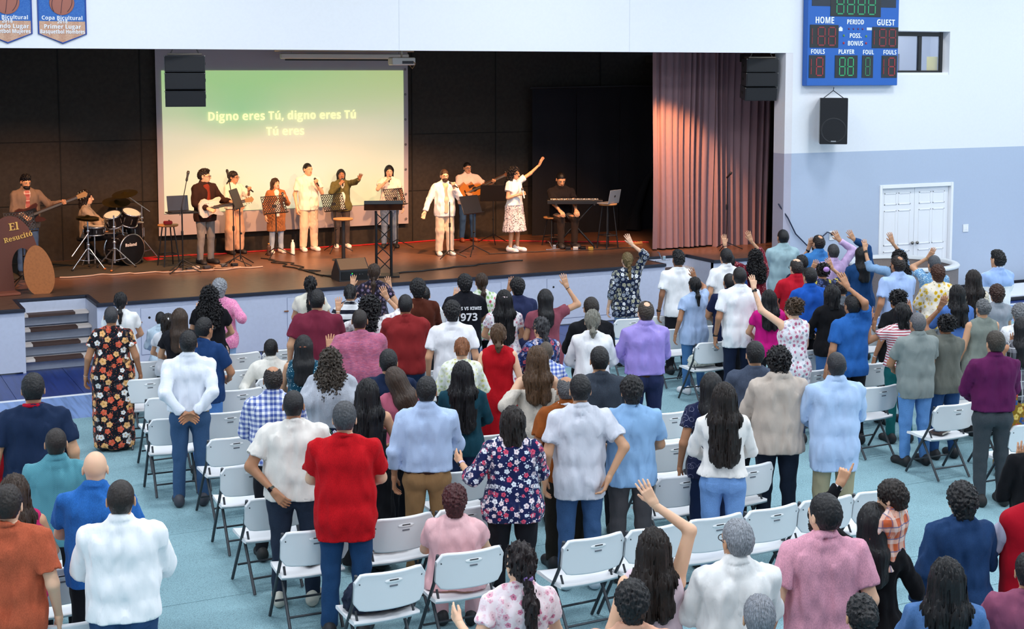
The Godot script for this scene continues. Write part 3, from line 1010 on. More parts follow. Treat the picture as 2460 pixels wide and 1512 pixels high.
	if d.has("inner"):
		out.inner = sdf([cap_(Vector3(0, 1.38, -.035) + U, Vector3(0, 1.1, -.075) + U, .075, .078, .03), cap_(Vector3(0, 1.1, -.075) + U, Vector3(0, maxf(hem, .86), -.06) + U, .078, .088, .03)], cell, [[0, -1, 0, -maxf(hem - .02, .84)]], [.006, 9, 5, 9, seed_])
	if d.has("vest"):
		ply = [[0, -1, 0, -.78]]
		out.vest = sdf(P.filter(func(q): return absf(q[1]) < shw * .98 and absf(q[4]) < shw * 1.02).map(func(q): var w = q.duplicate(); w[7] += .022; w[8] += .022; return w), cell, ply, [.002, 9, 5, 9, seed_, .008])
	if top in ["strap", "strapdress", "off"]:
		var st := MB.new()
		for sg in [-1, 1]:
			st.tube([Vector3(sg * .075, 1.2, .105) + U, Vector3(sg * .085, 1.38, .07) + U, Vector3(sg * .085, 1.43, .015) + U, Vector3(sg * .08, 1.37, -.07) + U, Vector3(sg * .075, 1.26, -.12) + U], .0065, 6)
		out.straps = st.arrays()
	# ---- bottom
	if not dress:
		var L := []
		if bot == "pants":
			var fl: float = d.get("leg", 1.0)
			for side in 2:
				var sg := 1.0 if side == 1 else -1.0
				var l: Array = legs[side]
				L.append(cap_(Vector3(sg * hx * .92, .96, 0) + (Vector3(0, -.42, 0) if sit else Vector3.ZERO), l[0], hr - .01, .1 * gx, .04))
				if not sit: L.append(ell_(Vector3(sg * .075 * gx, .865, .045), Vector3(.09, .1, .085) * (1 + .4 * (g - 1)), .03))
				L.append(cap_(l[0], l[1], .096 * gx, .067 * fl, .012)); L.append(cap_(l[1], l[2] + Vector3(0, -.015, 0), .067 * fl, .056 * fl, .03, 2))
			out.bot = sdf(L, cell, [[0, 1, 0, .975 + dy]], [.007, 10.0, 6.0, 10.0, seed_ + 5.0])
			if d.bm.begins_with("denim") and not sit and cell < .02:
				out.pockets = []
				var fat_ := L.map(func(q): var w = q.duplicate(); w[7] += .004; w[8] += .004; return w)
				for q in fat_:
					if q[0] == 1.0: q[4] += .004; q[5] += .004; q[6] += .004
				for sg in [-1, 1]:
					var a := .035 * gx; var b := .15 * gx
					out.pockets.append(sdf(fat_, .0125, [[0, 1, 0, .9], [.3 * sg, -.95, 0, -.745], [1, 0, 0, b if sg > 0 else -a], [-1, 0, 0, -a if sg > 0 else b], [0, 0, -1, -.04]], [.007, 10.0, 6.0, 10.0, seed_ + 5.0]))
		else:
			var hy: float = d.get("shem", .5)
			var hw: float = d.get("hemw", .19)
			for sg in [-1, 1]:
				L.append(cap_(Vector3(sg * bx, 1.04, 0), Vector3(sg * hx, .9, 0.01), br - .012, hr + .004, .04))
				L.append(cap_(Vector3(sg * hx, .9, 0.01), Vector3(sg * .07, hy, 0), hr + .004, hw, .05, 2))
			out.bot = sdf(L, cell, [[0, 1, 0, 1.04]], [.02, 16.0, 2.0, 16.0, seed_])
	if d.get("belt", "") != "":
		var L := []
		for sg in [-1, 1]: L.append(cap_(Vector3(sg * hx * .92, .99, 0) + U, Vector3(sg * hx * .95, .89, 0) + U, hr - .002, hr - .0, .04))
		out.belt = sdf(L, .012, [[0, 1, 0, .952 + dy], [0, -1, 0, -.912 - dy]])
	out.legs = legs
	out.arms = arms
	out.sit = sit
	return out

var skin_of := {}
func skin(hex: String) -> Material:
	if not skin_of.has(hex):
		var m := StandardMaterial3D.new()
		m.resource_name = "skin"
		m.albedo_color = Color(hex)
		m.vertex_color_use_as_albedo = true
		m.roughness = .52
		m.subsurf_scatter_enabled = true
		m.subsurf_scatter_strength = .12
		skin_of[hex] = m
	return skin_of[hex]

func place_person(d: Dictionary, o: Dictionary) -> Node3D:
	var p := thing("person", d.label, "person", d.at, -deg_to_rad(d.yaw), d.get("group", ""))
	var s: float = d.h / 1.70
	if d.get("sit", false): s = d.get("scale", 1.0)
	p.scale = Vector3.ONE * s
	var sm := skin(d.skin)
	part("body", arr_mesh(o.body), sm, p)
	var tn: String = {"tee": "t_shirt", "polo": "polo_shirt", "long": "sweater", "shirt": "dress_shirt", "rolled": "dress_shirt", "sless": "sleeveless_top", "strap": "camisole", "off": "off_shoulder_sweater", "blouse": "blouse", "hoodie": "hoodie", "shawl": "shawl", "jacket": "jacket", "sdress": "dress", "ndress": "dress", "strapdress": "dress"}[d.top]
	var tp := part(tn, arr_mesh(o.top), fab(d.tm), p)
	if o.has("straps"): part("strap", arr_mesh(o.straps), fab(d.get("strapm", d.tm)), tp)
	if o.has("inner"): part("inner_shirt", arr_mesh(o.inner), fab(d.inner), p)
	if o.has("vest"): part("vest", arr_mesh(o.vest), fab(d.vest), p)
	if d.has("print"):
		for w in [["LIONS VS KIWIS", .052, 1.3, .142], ["1973", .13, 1.19, .142]]: part("shirt_print", text_mesh(w[0], w[1], .02), flat("e8eaf0", .7), tp, V(.0, w[2], w[3]))
	if d.has("collar"):
		var cm := MB.new()
		var ring := []
		for j in 17:
			var t := TAU * j / 16
			ring.append(Vector3(cos(t) * .068, 1.468 + sin(t) * .012, .018 + sin(t) * .066))
		cm.tube(ring, .017, 6)
		part("collar", cm.mesh(), fab(d.collar), tp, Vector3(0, -.44, 0) if d.get("sit", false) else Vector3.ZERO)
	if o.has("bot"): part("trousers" if d.bot == "pants" else "skirt", arr_mesh(o.bot), fab(d.bm), p)
	for q in o.get("pockets", []): part("back_pocket", arr_mesh(q), fab(d.bm), p)
	if o.has("belt"): part("belt", arr_mesh(o.belt), fab(d.belt), p)
	for l in o.legs:
		var sh: String = d.get("shoe", "shoe")
		part("shoe", T[sh], shoe_mat(d.get("shoec", "222226"), sh), p, Vector3(l[2].x, 0, l[2].z), Basis(Vector3.UP, -.12 * signf(l[2].x)) * 1.08)
	var hx_: Transform3D = o.head
	part("eyes", T.eyes, eye_mat(), p, hx_.origin, hx_.basis)
	if d.hair != "none": part("hair", hair_of(d.hair), hair_mat(d.hc), p, hx_.origin, hx_.basis)
	if d.get("beard", "") != "": part("beard", T.beard, hair_mat(d.beard), p, hx_.origin, hx_.basis)
	if d.get("glasses", false): part("glasses", T.glasses, flat("1c1c20", .3), p, hx_.origin, hx_.basis)
	for w in d.get("wear", []):   # [kind, side, colour]
		var a: Array = o.arms[w[1]]
		var dir: Vector3 = (a[2] - a[1]).normalized()
		var q := Basis(Quaternion(Vector3.UP, dir))
		var mb := MB.new()
		if w[0] == "watch":
			mb.lathe([Vector2(.026, -.011), Vector2(.0295, -.009), Vector2(.0295, .009), Vector2(.026, .011)], 14)
			var wt := part("watch", mb.mesh(), flat(w[2], .4), p, a[2] - dir * .012, q)
			var back: Vector3 = q.inverse() * -a[4]
			back.y = 0
			back = back.normalized()
			part("watch_face", MB.new().box(Vector3.ZERO, Vector3(.03, .036, .009), .004).mesh(), flat("0c0c10", .12), wt, back * .03, Basis(Vector3.UP.cross(back).normalized(), Vector3.UP, back))
		else:
			mb.lathe([Vector2(.0255, -.004), Vector2(.0285, 0), Vector2(.0255, .004)], 14)
			part("bracelet", mb.mesh(), flat(w[2], .35), p, a[2] - dir * .015, q)
	for w in d.get("deco", []):   # head ornaments: [name, position, size, colour]
		part(w[0], MB.new().ball(Vector3.ZERO, w[2], 8, 6).mesh(), flat(w[3], .4), p, hx_ * w[1], hx_.basis)
	var xf := p.transform
	if d.has("mic"):
		var a: Array = o.arms[d.get("micside", 0)]
		var hand: Vector3 = a[2] + a[3] * .07 - (a[4] - a[3] * a[4].dot(a[3])).normalized() * -.03
		var mouth: Vector3 = hx_ * Vector3(0, -.07, -.13)
		var dir := (mouth - hand).normalized()
		microphone(xf * hand, xf.basis.orthonormalized() * dir, d.mic, "e8e4e2" if d.mic.begins_with("white") else "1b1c20")
	if d.has("guitar"):
		var n := Vector3(-cos(d.guitar[2]), sin(d.guitar[2]), -.12).normalized()
		var zz := (Vector3(0, .12, 1) - n * n.dot(Vector3(0, .12, 1))).normalized()
		make_guitar(d.guitar[0], Transform3D(xf.basis.orthonormalized() * Basis(n, zz.cross(n), zz), xf * Vector3(.0, 1.12 if d.guitar[0] == "acoustic" else 1.04, -.21 - .1 * (d.g - 1))), d.guitar[1])
	if d.has("sticks"):
		for side in 2:
			var a: Array = o.arms[side]
			var c: Vector3 = a[2] + a[3] * .07
			tag(part("drumstick", MB.new().tube([xf * (c + V(0, -.03, .06)), xf * (c + V(.03 - .06 * side, .12, -.28))], [.009, .006], 6).mesh(), flat("c8945a", .5), self), "wooden drumstick in the drummer's hand", "drumstick", "drumsticks")
	return p

# ------------------------------------------------------------------ the congregation
const CHAIRS := [
	[-17.00, [[3.64, "white folding chair behind the boy in pale blue shirt with short dark hair"], [4.69, "white folding chair behind the woman with curly grey hair in pink tie dye top"], [5.23, "white folding chair left of the woman with long black ponytail in cream t-shirt"], [5.77, "white folding chair behind the woman with long black ponytail in cream t-shirt"], [6.62, "white folding chair behind the woman with brown ponytail in dark floral dress"], [7.16, "white folding chair right of the woman with brown ponytail in dark floral dress"], [7.70, "white folding chair in front of the woman with brown ponytail in tropical print shirt"], [10.24, "white folding chair behind the woman with blonde braid in navy floral blouse"], [10.78, "white folding chair left of the man in white polo with black hair"], [11.38, "white folding chair left of the person in blue top with bowed head"], [13.00, "white folding chair left of the tall man in pale teal shirt at the wall corner"], [14.08, "white folding chair right of the balding man in cornflower blue shirt raising a hand"]]],
	[-16.05, [[3.38, "white folding chair left of the girl with white hair clip beside the boy"], [4.46, "white folding chair behind the woman with curly black hair in black top and leopard"], [5.54, "white folding chair left of the woman with black ponytail in black and white striped top"], [6.08, "white folding chair behind the woman with black ponytail in black and white striped top"], [10.42, "white folding chair left of the young man in plain white t-shirt and black trousers near"], [10.97, "white folding chair behind the young man in plain white t-shirt and black trousers near"], [13.00, "white folding chair left of the grey haired person in lavender shirt with arm up"]]],
	[-15.47, [[4.70, "white folding chair under the seated man in white shirt with black hair"]]],
	[-15.05, [[1.50, "white plastic folding chair with dark steel legs in a row"], [3.38, "white folding chair left of the woman with long brown hair in black mesh sleeved top"], [4.15, "white folding chair right of the woman with long brown hair in black mesh sleeved top"], [6.42, "white folding chair behind the man in brown sweater with thick black hair and glasses"], [10.29, "white folding chair behind the woman with black ponytail in light blue blouse and jeans"], [11.38, "white folding chair left of the bald topped man in red polo shirt with glasses"], [13.00, "white folding chair right of the woman with black curls and lilac scrunchie"], [13.54, "white folding chair left of the woman with curly dark hair in faded denim shirt"]]],
	[-14.10, [[1.50, "white plastic folding chair with dark steel legs in a row"], [3.22, "white folding chair left of the man in navy t-shirt with glasses beside the leopard skirt"], [3.76, "white folding chair behind the man in navy t-shirt with glasses beside the leopard skirt"], [4.30, "white folding chair right of the man in navy t-shirt with glasses beside the leopard skirt"], [7.33, "white folding chair left of the person with black shoulder length hair in mauve t-shirt"], [11.03, "white folding chair right of the woman with black hair in magenta top"], [12.46, "white folding chair left of the balding bearded man in sky blue short sleeved shirt"], [13.00, "white folding chair behind the balding bearded man in sky blue short sleeved shirt"], [14.08, "white folding chair right of the woman with curly auburn hair in yellow and white floral"]]],
	[-13.10, [[1.50, "white folding chair in front of the person in red top beside the navy polo"], [3.54, "white folding chair behind the man in white dress shirt and jeans with hands clasped"], [5.00, "white folding chair behind the very heavy man in pink heather t-shirt raising one palm"], [10.36, "white folding chair right of the woman with curly top bun in white floral blouse"], [11.24, "white folding chair behind the woman with straight black hair in black top with shoulder"]]],
	[-12.10, [[3.41, "white folding chair in front of the balding man in blue and white gingham shirt"], [5.76, "white folding chair behind the woman with ginger ponytail in pale yellow floral blouse"], [7.16, "white folding chair right of the boy in blue gingham shirt with short brown hair"], [7.77, "white folding chair left of the man in lilac dress shirt with thinning hair and glasses"], [10.46, "white folding chair behind the man in blue denim style shirt with glasses and arm"], [11.75, "white folding chair left of the woman with short grey hair in sage grey dress"], [13.00, "white folding chair right of the woman with short grey hair in sage grey dress"]]],
	[-11.10, [[1.50, "white folding chair behind the large man in navy polo with red collar"], [3.34, "white folding chair behind the balding man in blue and white gingham shirt"], [5.02, "white folding chair behind the woman with very long straight black hair in dark teal"], [7.14, "white folding chair right of the man in charcoal t-shirt with black hair"], [7.70, "white folding chair in front of the man in slate grey t-shirt with black hair"], [10.59, "white folding chair behind the man with cropped grey hair in sage polo shirt"], [11.47, "white folding chair right of the woman with black curly bun in olive grey t-shirt"]]],
	[-10.15, [[0.95, "white folding chair left of the man with cropped hair in teal patterned short sleeved shirt"], [1.50, "white folding chair behind the man with cropped hair in teal patterned short sleeved shirt"], [3.35, "white folding chair behind the heavy man in cream t-shirt and dark jeans"], [4.06, "white folding chair left of the man in pale blue dress shirt"], [4.60, "white folding chair behind the man in pale blue dress shirt"], [6.63, "white folding chair behind the man in charcoal t-shirt with black hair"], [7.32, "white folding chair left of the man in beige hoodie and dark jeans with curly"], [10.67, "white folding chair right of the older man in plum dress shirt and grey jeans"]]],
	[-9.20, [[4.20, "white folding chair under the seated woman with short auburn hair in pink satin blouse"]]],
	[-9.07, [[1.44, "white folding chair behind the bald man in royal blue polo shirt"], [3.53, "white folding chair behind the man in bright red t-shirt and blue jeans with grey"], [5.15, "white folding chair right of the woman with brown bob in navy floral blouse"], [5.69, "white folding chair behind the man in light grey t-shirt and faded jeans"], [6.23, "white folding chair left of the woman with very long dark wavy hair in cream sweater"], [6.77, "white folding chair behind the woman with very long dark wavy hair in cream sweater"], [7.31, "white folding chair right of the woman with very long dark wavy hair in cream sweater"], [7.85, "white folding chair behind the man in light blue linen shirt and khaki trousers"]]]
]
var folk := []
func V(x: float, y: float, z: float) -> Vector3:
	return Vector3(x, y, z)
func P(d: Dictionary) -> void:
	d.seed = folk.size()
	folk.append(d)
func congregation() -> void:
	P({label = "large man in navy polo with red collar, black hair, beside the aisle", at = V(1.58, 0.00, -11.87), h = 1.82, yaw = 10, kind = "m", g = 1.22, top = "tee", tm = "plain:1c2b47", bot = "pants", bm = "denim:2c3a52", al = "down", ar = "down", hair = "short", hc = "17151a", skin = "cb9a78", cell = 0.0167, collar = "plain:b3122e", hem = 0.81})
	P({label = "man with cropped hair in teal patterned short sleeved shirt", at = V(1.58, 0.00, -10.75), h = 1.63, yaw = 11, kind = "m", g = 1.10, top = "polo", tm = "micro:4f8d9c:6fa9b4", bot = "pants", bm = "plain:1b1c22", al = "front", ar = "front", hair = "crop", hc = "2b1f1a", skin = "cb9a78", cell = 0.0153})
	P({label = "bald man in royal blue polo shirt", at = V(1.67, 0.00, -9.67), h = 1.71, yaw = 16, kind = "m", g = 1.10, top = "polo", tm = "heather:2f6fc0", bot = "pants", bm = "plain:1b1c22", al = "front", ar = "front", hair = "none", hc = "17151a", skin = "e3b697", cell = 0.0139})
	P({label = "man in white dress shirt and blue jeans with dark thinning hair", at = V(1.66, 0.00, -8.76), h = 1.75, yaw = 15, kind = "m", g = 1.14, top = "shirt", tm = "plain:f4f5f8", bot = "pants", bm = "denim:2c4a72", al = "front", ar = "front", hair = "crop", hc = "2b1f1a", skin = "cb9a78", cell = 0.0135, hem = 0.87})
	P({label = "young man in rust orange t-shirt with short dark hair", at = V(1.04, 0.00, -9.05), h = 1.72, yaw = 21, kind = "m", g = 1.05, top = "tee", tm = "heather:c05f42", bot = "pants", bm = "plain:1b1c22", al = "front", ar = "down", hair = "short", hc = "2b1f1a", skin = "e3b697", cell = 0.0135})
	P({label = "woman with long wavy brown hair in pink sleeveless top", at = V(1.15, 0.00, -9.67), h = 1.61, yaw = 9, kind = "f", g = 1.00, top = "sless", tm = "plain:c22a62", bot = "pants", bm = "plain:1b1c22", al = "front", ar = "front", hair = "wavy", hc = "4b3526", skin = "cb9a78", cell = 0.0136})
	P({label = "person in red top beside the navy polo", at = V(1.29, 0.00, -12.28), h = 1.58, yaw = 14, kind = "m", g = 1.15, top = "tee", tm = "plain:b01c28", bot = "pants", bm = "plain:1b1c22", al = "front", ar = "front", hair = "short", hc = "17151a", skin = "cb9a78", cell = 0.0171})
	P({label = "woman with short grey hair in long dark floral dress beside the chairs", at = V(3.01, 0.00, -16.18), h = 1.62, yaw = 15, kind = "f", g = 1.30, top = "sdress", tm = "bigfloral:14161f:e8e4e2:d95a40:e9b070", bot = "none", bm = "", al = "down", ar = "down", hair = "crop", hc = "47474c", skin = "b07d5c", cell = 0.0232, hem = 0.05, hemw = 0.17, wear = [["bracelet", 0, "d8b8a8"]], shoe = "pump"})
	P({label = "woman in white top with low dark ponytail by the stage front", at = V(3.39, 0.00, -17.60), h = 1.55, yaw = 17, kind = "f", g = 1.10, top = "tee", tm = "plain:eef0f2", bot = "pants", bm = "plain:1b1c22", al = "front", ar = "front", hair = "lowpony", hc = "17151a", skin = "cb9a78", cell = 0.0240})
	P({label = "boy in pale blue shirt with short dark hair", at = V(3.87, 0.00, -17.60), h = 1.28, yaw = 22, kind = "c", g = 0.90, top = "rolled", tm = "plain:c3d8ea", bot = "pants", bm = "plain:1b1c22", al = "front", ar = "front", hair = "crop", hc = "17151a", skin = "cb9a78", cell = 0.0240, hs = 1.0})
	P({label = "girl with white hair clip beside the boy", at = V(3.78, 0.00, -16.80), h = 1.38, yaw = 21, kind = "c", g = 0.90, top = "tee", tm = "plain:d5d8e0", bot = "pants", bm = "plain:1b1c22", al = "front", ar = "front", hair = "bob", hc = "2b1f1a", skin = "cb9a78", cell = 0.0240, deco = [["hair_clip", V(.02,.07,.115), V(.012,.022,.008), "f4f4f6"]]})
	P({label = "woman with long brown hair in black mesh sleeved top", at = V(3.71, 0.00, -15.91), h = 1.58, yaw = 19, kind = "f", g = 1.00, top = "tee", tm = "plain:1a1a20", bot = "pants", bm = "plain:1b1c22", al = "front", ar = "front", hair = "long", hc = "4b3526", skin = "cb9a78", cell = 0.0233})
	P({label = "woman with curly black hair in black top and leopard print skirt", at = V(4.30, 0.00, -16.87), h = 1.66, yaw = 22, kind = "f", g = 1.05, top = "tee", tm = "plain:141419", bot = "skirt", bm = "leopard:b99a8e:2a2226", al = "front", ar = "front", hair = "curlong", hc = "17151a", skin = "cb9a78", cell = 0.0240, shem = 0.35})
	P({label = "woman with curly grey hair in pink tie dye top raising open hands", at = V(4.62, 0.00, -17.62), h = 1.63, yaw = 25, kind = "f", g = 1.10, top = "blouse", tm = "mottle:e58cb4:f2b6cf:c86aa2", bot = "pants", bm = "denim:8fb0d8", al = [V(-0.32, 1.23, -0.18), "open"], ar = [V(0.24, 1.18, -0.05), "open"], hair = "puffy", hc = "b8bcc4", skin = "cb9a78", cell = 0.0240, wear = [["bracelet", 1, "3a3532"]]})
	P({label = "man in navy t-shirt with glasses beside the leopard skirt", at = V(3.69, 0.00, -14.70), h = 1.67, yaw = 52, kind = "m", g = 1.08, top = "tee", tm = "plain:1d3a68", bot = "pants", bm = "denim:4f7fc0", al = "front", ar = "front", hair = "short", hc = "17151a", skin = "b07d5c", cell = 0.0217, glasses = true})
	P({label = "man in white dress shirt and jeans with hands clasped behind his back", at = V(3.28, 0.00, -13.73), h = 1.72, yaw = 15, kind = "m", g = 1.06, top = "shirt", tm = "check:eef2fa:dfe6f4", bot = "pants", bm = "denim:3c5a80", al = "back", ar = "back", hair = "short", hc = "17151a", skin = "b07d5c", cell = 0.0202, belt = "plain:a58a5c", hem = 0.935, shoec = "3a3c46", wear = [["watch", 0, "2a2422"]]})
	P({label = "seated man in white shirt with black hair, arm along a chair back", at = V(4.70, 0.00, -15.72), h = 1.18, yaw = 22, kind = "m", g = 1.00, top = "shirt", tm = "plain:ece9e0", bot = "pants", bm = "plain:1b1c22", al = [V(-0.28, 0.67, 0.30), "relax"], ar = "lap", hair = "short", hc = "17151a", skin = "8f6246", cell = 0.0237, sit = true, scale = 0.937})
	P({label = "balding man in blue and white gingham shirt and black trousers", at = V(3.56, 0.00, -11.86), h = 1.70, yaw = 15, kind = "m", g = 1.06, top = "shirt", tm = "gingham:f4f6fb:4a5fa8", bot = "pants", bm = "plain:1b1c22", al = "front", ar = "front", hair = "balding", hc = "2b1f1a", skin = "b07d5c", cell = 0.0180, hem = 0.86, shoec = "161616"})
	P({label = "woman with half tied dark hair in teal dotted blouse", at = V(4.41, 0.00, -13.62), h = 1.60, yaw = 22, kind = "f", g = 1.10, top = "sless", tm = "dots:12455c:cfe4ea", bot = "skirt", bm = "plain:12455c", al = "front", ar = "front", hair = "long", hc = "17151a", skin = "cb9a78", cell = 0.0208, deco = [["hair_clip", V(0,.03,.13), V(.045,.01,.012), "8a4a2a"]], shem = 0.4})
	P({label = "woman with long curly grey brown hair in grey knit shawl", at = V(4.39, 0.00, -12.75), h = 1.62, yaw = 22, kind = "f", g = 1.25, top = "shawl", tm = "knit:b4bac6", bot = "skirt", bm = "sprig:1a2148:b9a8e0:e8e4f4:7aa06a", al = "front", ar = "front", hair = "curlong", hc = "5d5248", skin = "cb9a78", cell = 0.0196, shem = 0.3, hem = 0.935})
	P({label = "heavy man in cream t-shirt and dark jeans with black cropped hair", at = V(3.39, 0.00, -10.75), h = 1.73, yaw = 21, kind = "m", g = 1.30, top = "tee", tm = "plain:e4e0da", bot = "pants", bm = "denim:2a3446", al = [V(-0.16, 0.96, 0.15), "relax"], ar = "front", hair = "crop", hc = "17151a", skin = "b07d5c", cell = 0.0164, wear = [["watch", 0, "3b4038"]], shoec = "d8d2c4", hem = 0.86})
	P({label = "man in bright red t-shirt and blue jeans with grey hair", at = V(3.53, 0.00, -9.95), h = 1.79, yaw = 23, kind = "m", g = 1.14, top = "tee", tm = "heather:c8141f", bot = "pants", bm = "denim:24466f", al = "front", ar = "front", hair = "short", hc = "56585e", skin = "e3b697", cell = 0.0154, hem = 0.72})
	P({label = "woman with long wavy black hair in black strappy dress", at = V(4.20, 0.00, -11.25), h = 1.64, yaw = 26, kind = "f", g = 1.00, top = "strapdress", tm = "plain:17181d", bot = "none", bm = "", al = "front", ar = "front", hair = "xlong", hc = "17151a", skin = "cb9a78", cell = 0.0176, hem = 0.08, hemw = 0.19})
	P({label = "woman with long black ponytail in cream t-shirt by the stage", at = V(5.80, 0.00, -17.60), h = 1.59, yaw = 24, kind = "f", g = 1.00, top = "tee", tm = "plain:e9e6d8", bot = "pants", bm = "plain:1b1c22", al = "front", ar = "front", hair = "longpony", hc = "17151a", skin = "cb9a78", cell = 0.0240})
	P({label = "large man in maroon t-shirt with black hair", at = V(5.16, 0.00, -15.43), h = 1.76, yaw = 22, kind = "m", g = 1.30, top = "tee", tm = "plain:73283c", bot = "pants", bm = "plain:1b1c22", al = "down", ar = "front", hair = "short", hc = "17151a", skin = "cb9a78", cell = 0.0236, wear = [["watch", 0, "1a1a1e"]]})
	P({label = "woman with black ponytail in black and white striped top", at = V(6.05, 0.00, -16.80), h = 1.58, yaw = 24, kind = "f", g = 1.00, top = "tee", tm = "stripe:eceef2:171a2a:64", bot = "pants", bm = "plain:1b1c22", al = "front", ar = "front", hair = "pony", hc = "17151a", skin = "cb9a78", cell = 0.0240})
	P({label = "woman with brown ponytail in dark floral dress, arm raised at the stage", at = V(6.79, 0.00, -17.90), h = 1.66, yaw = 27, kind = "f", g = 1.05, top = "sdress", tm = "sprig:211d2c:8a7aa0:a0766a:5d5570", bot = "none", bm = "", al = [V(-0.33, 1.35, -0.22), "open"], ar = [V(0.21, 1.35, -0.07), "open"], hair = "lowpony", hc = "4b3526", skin = "cb9a78", cell = 0.0240, hem = 0.4})
	P({label = "woman with black afro curls in white lace top with both arms up", at = V(5.86, 0.00, -15.60), h = 1.60, yaw = 25, kind = "f", g = 1.10, top = "blouse", tm = "sprig:eeeef0:d2c8d0:c0b0bc", bot = "pants", bm = "plain:1b1c22", al = [V(-0.41, 1.51, -0.16), "open"], ar = [V(0.21, 1.66, -0.15), "open"], hair = "afro", hc = "17151a", skin = "cb9a78", cell = 0.0240, wear = [["bracelet", 0, "f0e4e0"], ["bracelet", 1, "d8d4d8"]]})
	P({label = "very heavy man in pink heather t-shirt raising one palm", at = V(5.20, 0.00, -14.15), h = 1.73, yaw = 23, kind = "m", g = 1.50, top = "long", tm = "streak:b5647f:8a5f86:cf7f98:a8506c", bot = "pants", bm = "plain:22304f", al = [V(-0.32, 1.26, -0.08), "open"], ar = "front", hair = "crop", hc = "2b1f1a", skin = "b07d5c", cell = 0.0220, hem = 0.83})
	P({label = "man in brick red sweater with dark cropped hair", at = V(5.99, 0.00, -14.82), h = 1.74, yaw = 22, kind = "m", g = 1.24, top = "long", tm = "plain:86282a", bot = "pants", bm = "plain:23385a", al = "front", ar = "front", hair = "crop", hc = "17151a", skin = "b07d5c", cell = 0.0233, hem = 0.83})
	P({label = "man in brown sweater with thick black hair and glasses", at = V(6.56, 0.00, -15.83), h = 1.74, yaw = 19, kind = "m", g = 1.12, top = "long", tm = "plain:4c2318", bot = "pants", bm = "plain:1b1c22", al = "front", ar = "front", hair = "mop", hc = "17151a", skin = "cb9a78", cell = 0.0240, glasses = true})
	P({label = "person in white top behind the brown sweater", at = V(6.81, 0.00, -16.24), h = 1.58, yaw = 23, kind = "m", g = 1.05, top = "tee", tm = "plain:eceef2", bot = "pants", bm = "plain:1b1c22", al = "front", ar = "front", hair = "short", hc = "17151a", skin = "cb9a78", cell = 0.0240})
	P({label = "man in black shirt lettered with a rugby slogan and 1973", at = V(7.34, 0.00, -16.18), h = 1.70, yaw = 18, kind = "m", g = 1.10, top = "polo", tm = "plain:1a1b22", bot = "pants", bm = "denim:30507a", al = [V(-0.10, 1.32, -0.33), "open"], ar = "front", hair = "mop", hc = "17151a", skin = "cb9a78", cell = 0.0240, hem = 0.79, print = true})
	P({label = "woman with brown ponytail in tropical print shirt", at = V(7.81, 0.00, -16.70), h = 1.62, yaw = 11, kind = "f", g = 1.10, top = "blouse", tm = "sprig:eef2ea:8fc070:e0507a:b6d88a", bot = "pants", bm = "plain:1b1c22", al = "front", ar = "front", hair = "lowpony", hc = "4b3526", skin = "cb9a78", cell = 0.0240})
	P({label = "man in navy t-shirt with black hair beside the tropical shirt", at = V(7.92, 0.00, -15.88), h = 1.66, yaw = 11, kind = "m", g = 1.08, top = "tee", tm = "plain:2a3152", bot = "pants", bm = "plain:1b1c22", al = [V(-0.04, 1.50, -0.26), "open"], ar = "front", hair = "mop", hc = "17151a", skin = "b07d5c", cell = 0.0240})
	P({label = "young man in white t-shirt with black tousled hair", at = V(6.31, 0.00, -14.25), h = 1.72, yaw = 22, kind = "m", g = 1.02, top = "tee", tm = "plain:eef0f6", bot = "pants", bm = "plain:1b1c22", al = "down", ar = "down", hair = "mop", hc = "17151a", skin = "cb9a78", cell = 0.0228, hem = 0.79})
	P({label = "woman with long straight black hair and flower clip in white floral dress", at = V(7.44, 0.00, -15.27), h = 1.62, yaw = 22, kind = "f", g = 1.08, top = "sdress", tm = "sprig:f0eef2:d06a80:e7a8b8:a090b0", bot = "none", bm = "", al = "front", ar = "front", hair = "xlong", hc = "17151a", skin = "cb9a78", cell = 0.0240, hem = 0.4, deco = [["hair_clip", V(.0,.06,.12), V(.04,.01,.01), "f6dfe4"]]})
	P({label = "person with black shoulder length hair in mauve t-shirt, arm up high", at = V(7.85, 0.00, -15.00), h = 1.64, yaw = 16, kind = "f", g = 1.16, top = "tee", tm = "plain:8a4a58", bot = "pants", bm = "denim:a8c4de", al = [V(-0.06, 1.26, -0.18), "open"], ar = [V(0.29, 1.72, -0.05), "open"], hair = "thinlong", hc = "17151a", skin = "cb9a78", cell = 0.0240, wear = [["bracelet", 1, "2a2020"]], hem = 0.73})
	P({label = "woman with tied grey black hair in navy floral blouse looking aside", at = V(7.02, 0.00, -13.51), h = 1.60, yaw = -3, kind = "f", g = 1.10, top = "blouse", tm = "floral:1c2a5a:e8d8dc:c05060:6080c0", bot = "pants", bm = "plain:1b1c22", al = "front", ar = "front", hair = "longpony", hc = "47474c", skin = "cb9a78", cell = 0.0223, glasses = true})
	P({label = "man in black sweater with glasses and brown cropped hair", at = V(7.80, 0.00, -13.80), h = 1.72, yaw = 15, kind = "m", g = 1.10, top = "long", tm = "plain:16171b", bot = "pants", bm = "plain:1b1c22", al = "front", ar = "front", hair = "short", hc = "2b1f1a", skin = "cb9a78", cell = 0.0232, glasses = true})
	P({label = "woman with pale blonde grey short ponytail in white top", at = V(7.52, 0.00, -13.27), h = 1.68, yaw = 26, kind = "f", g = 1.14, top = "long", tm = "plain:f0f1f5", bot = "pants", bm = "plain:1b1c22", al = "front", ar = "front", hair = "shortpony", hc = "a2a094", skin = "e3b697", cell = 0.0223, hem = 0.77})
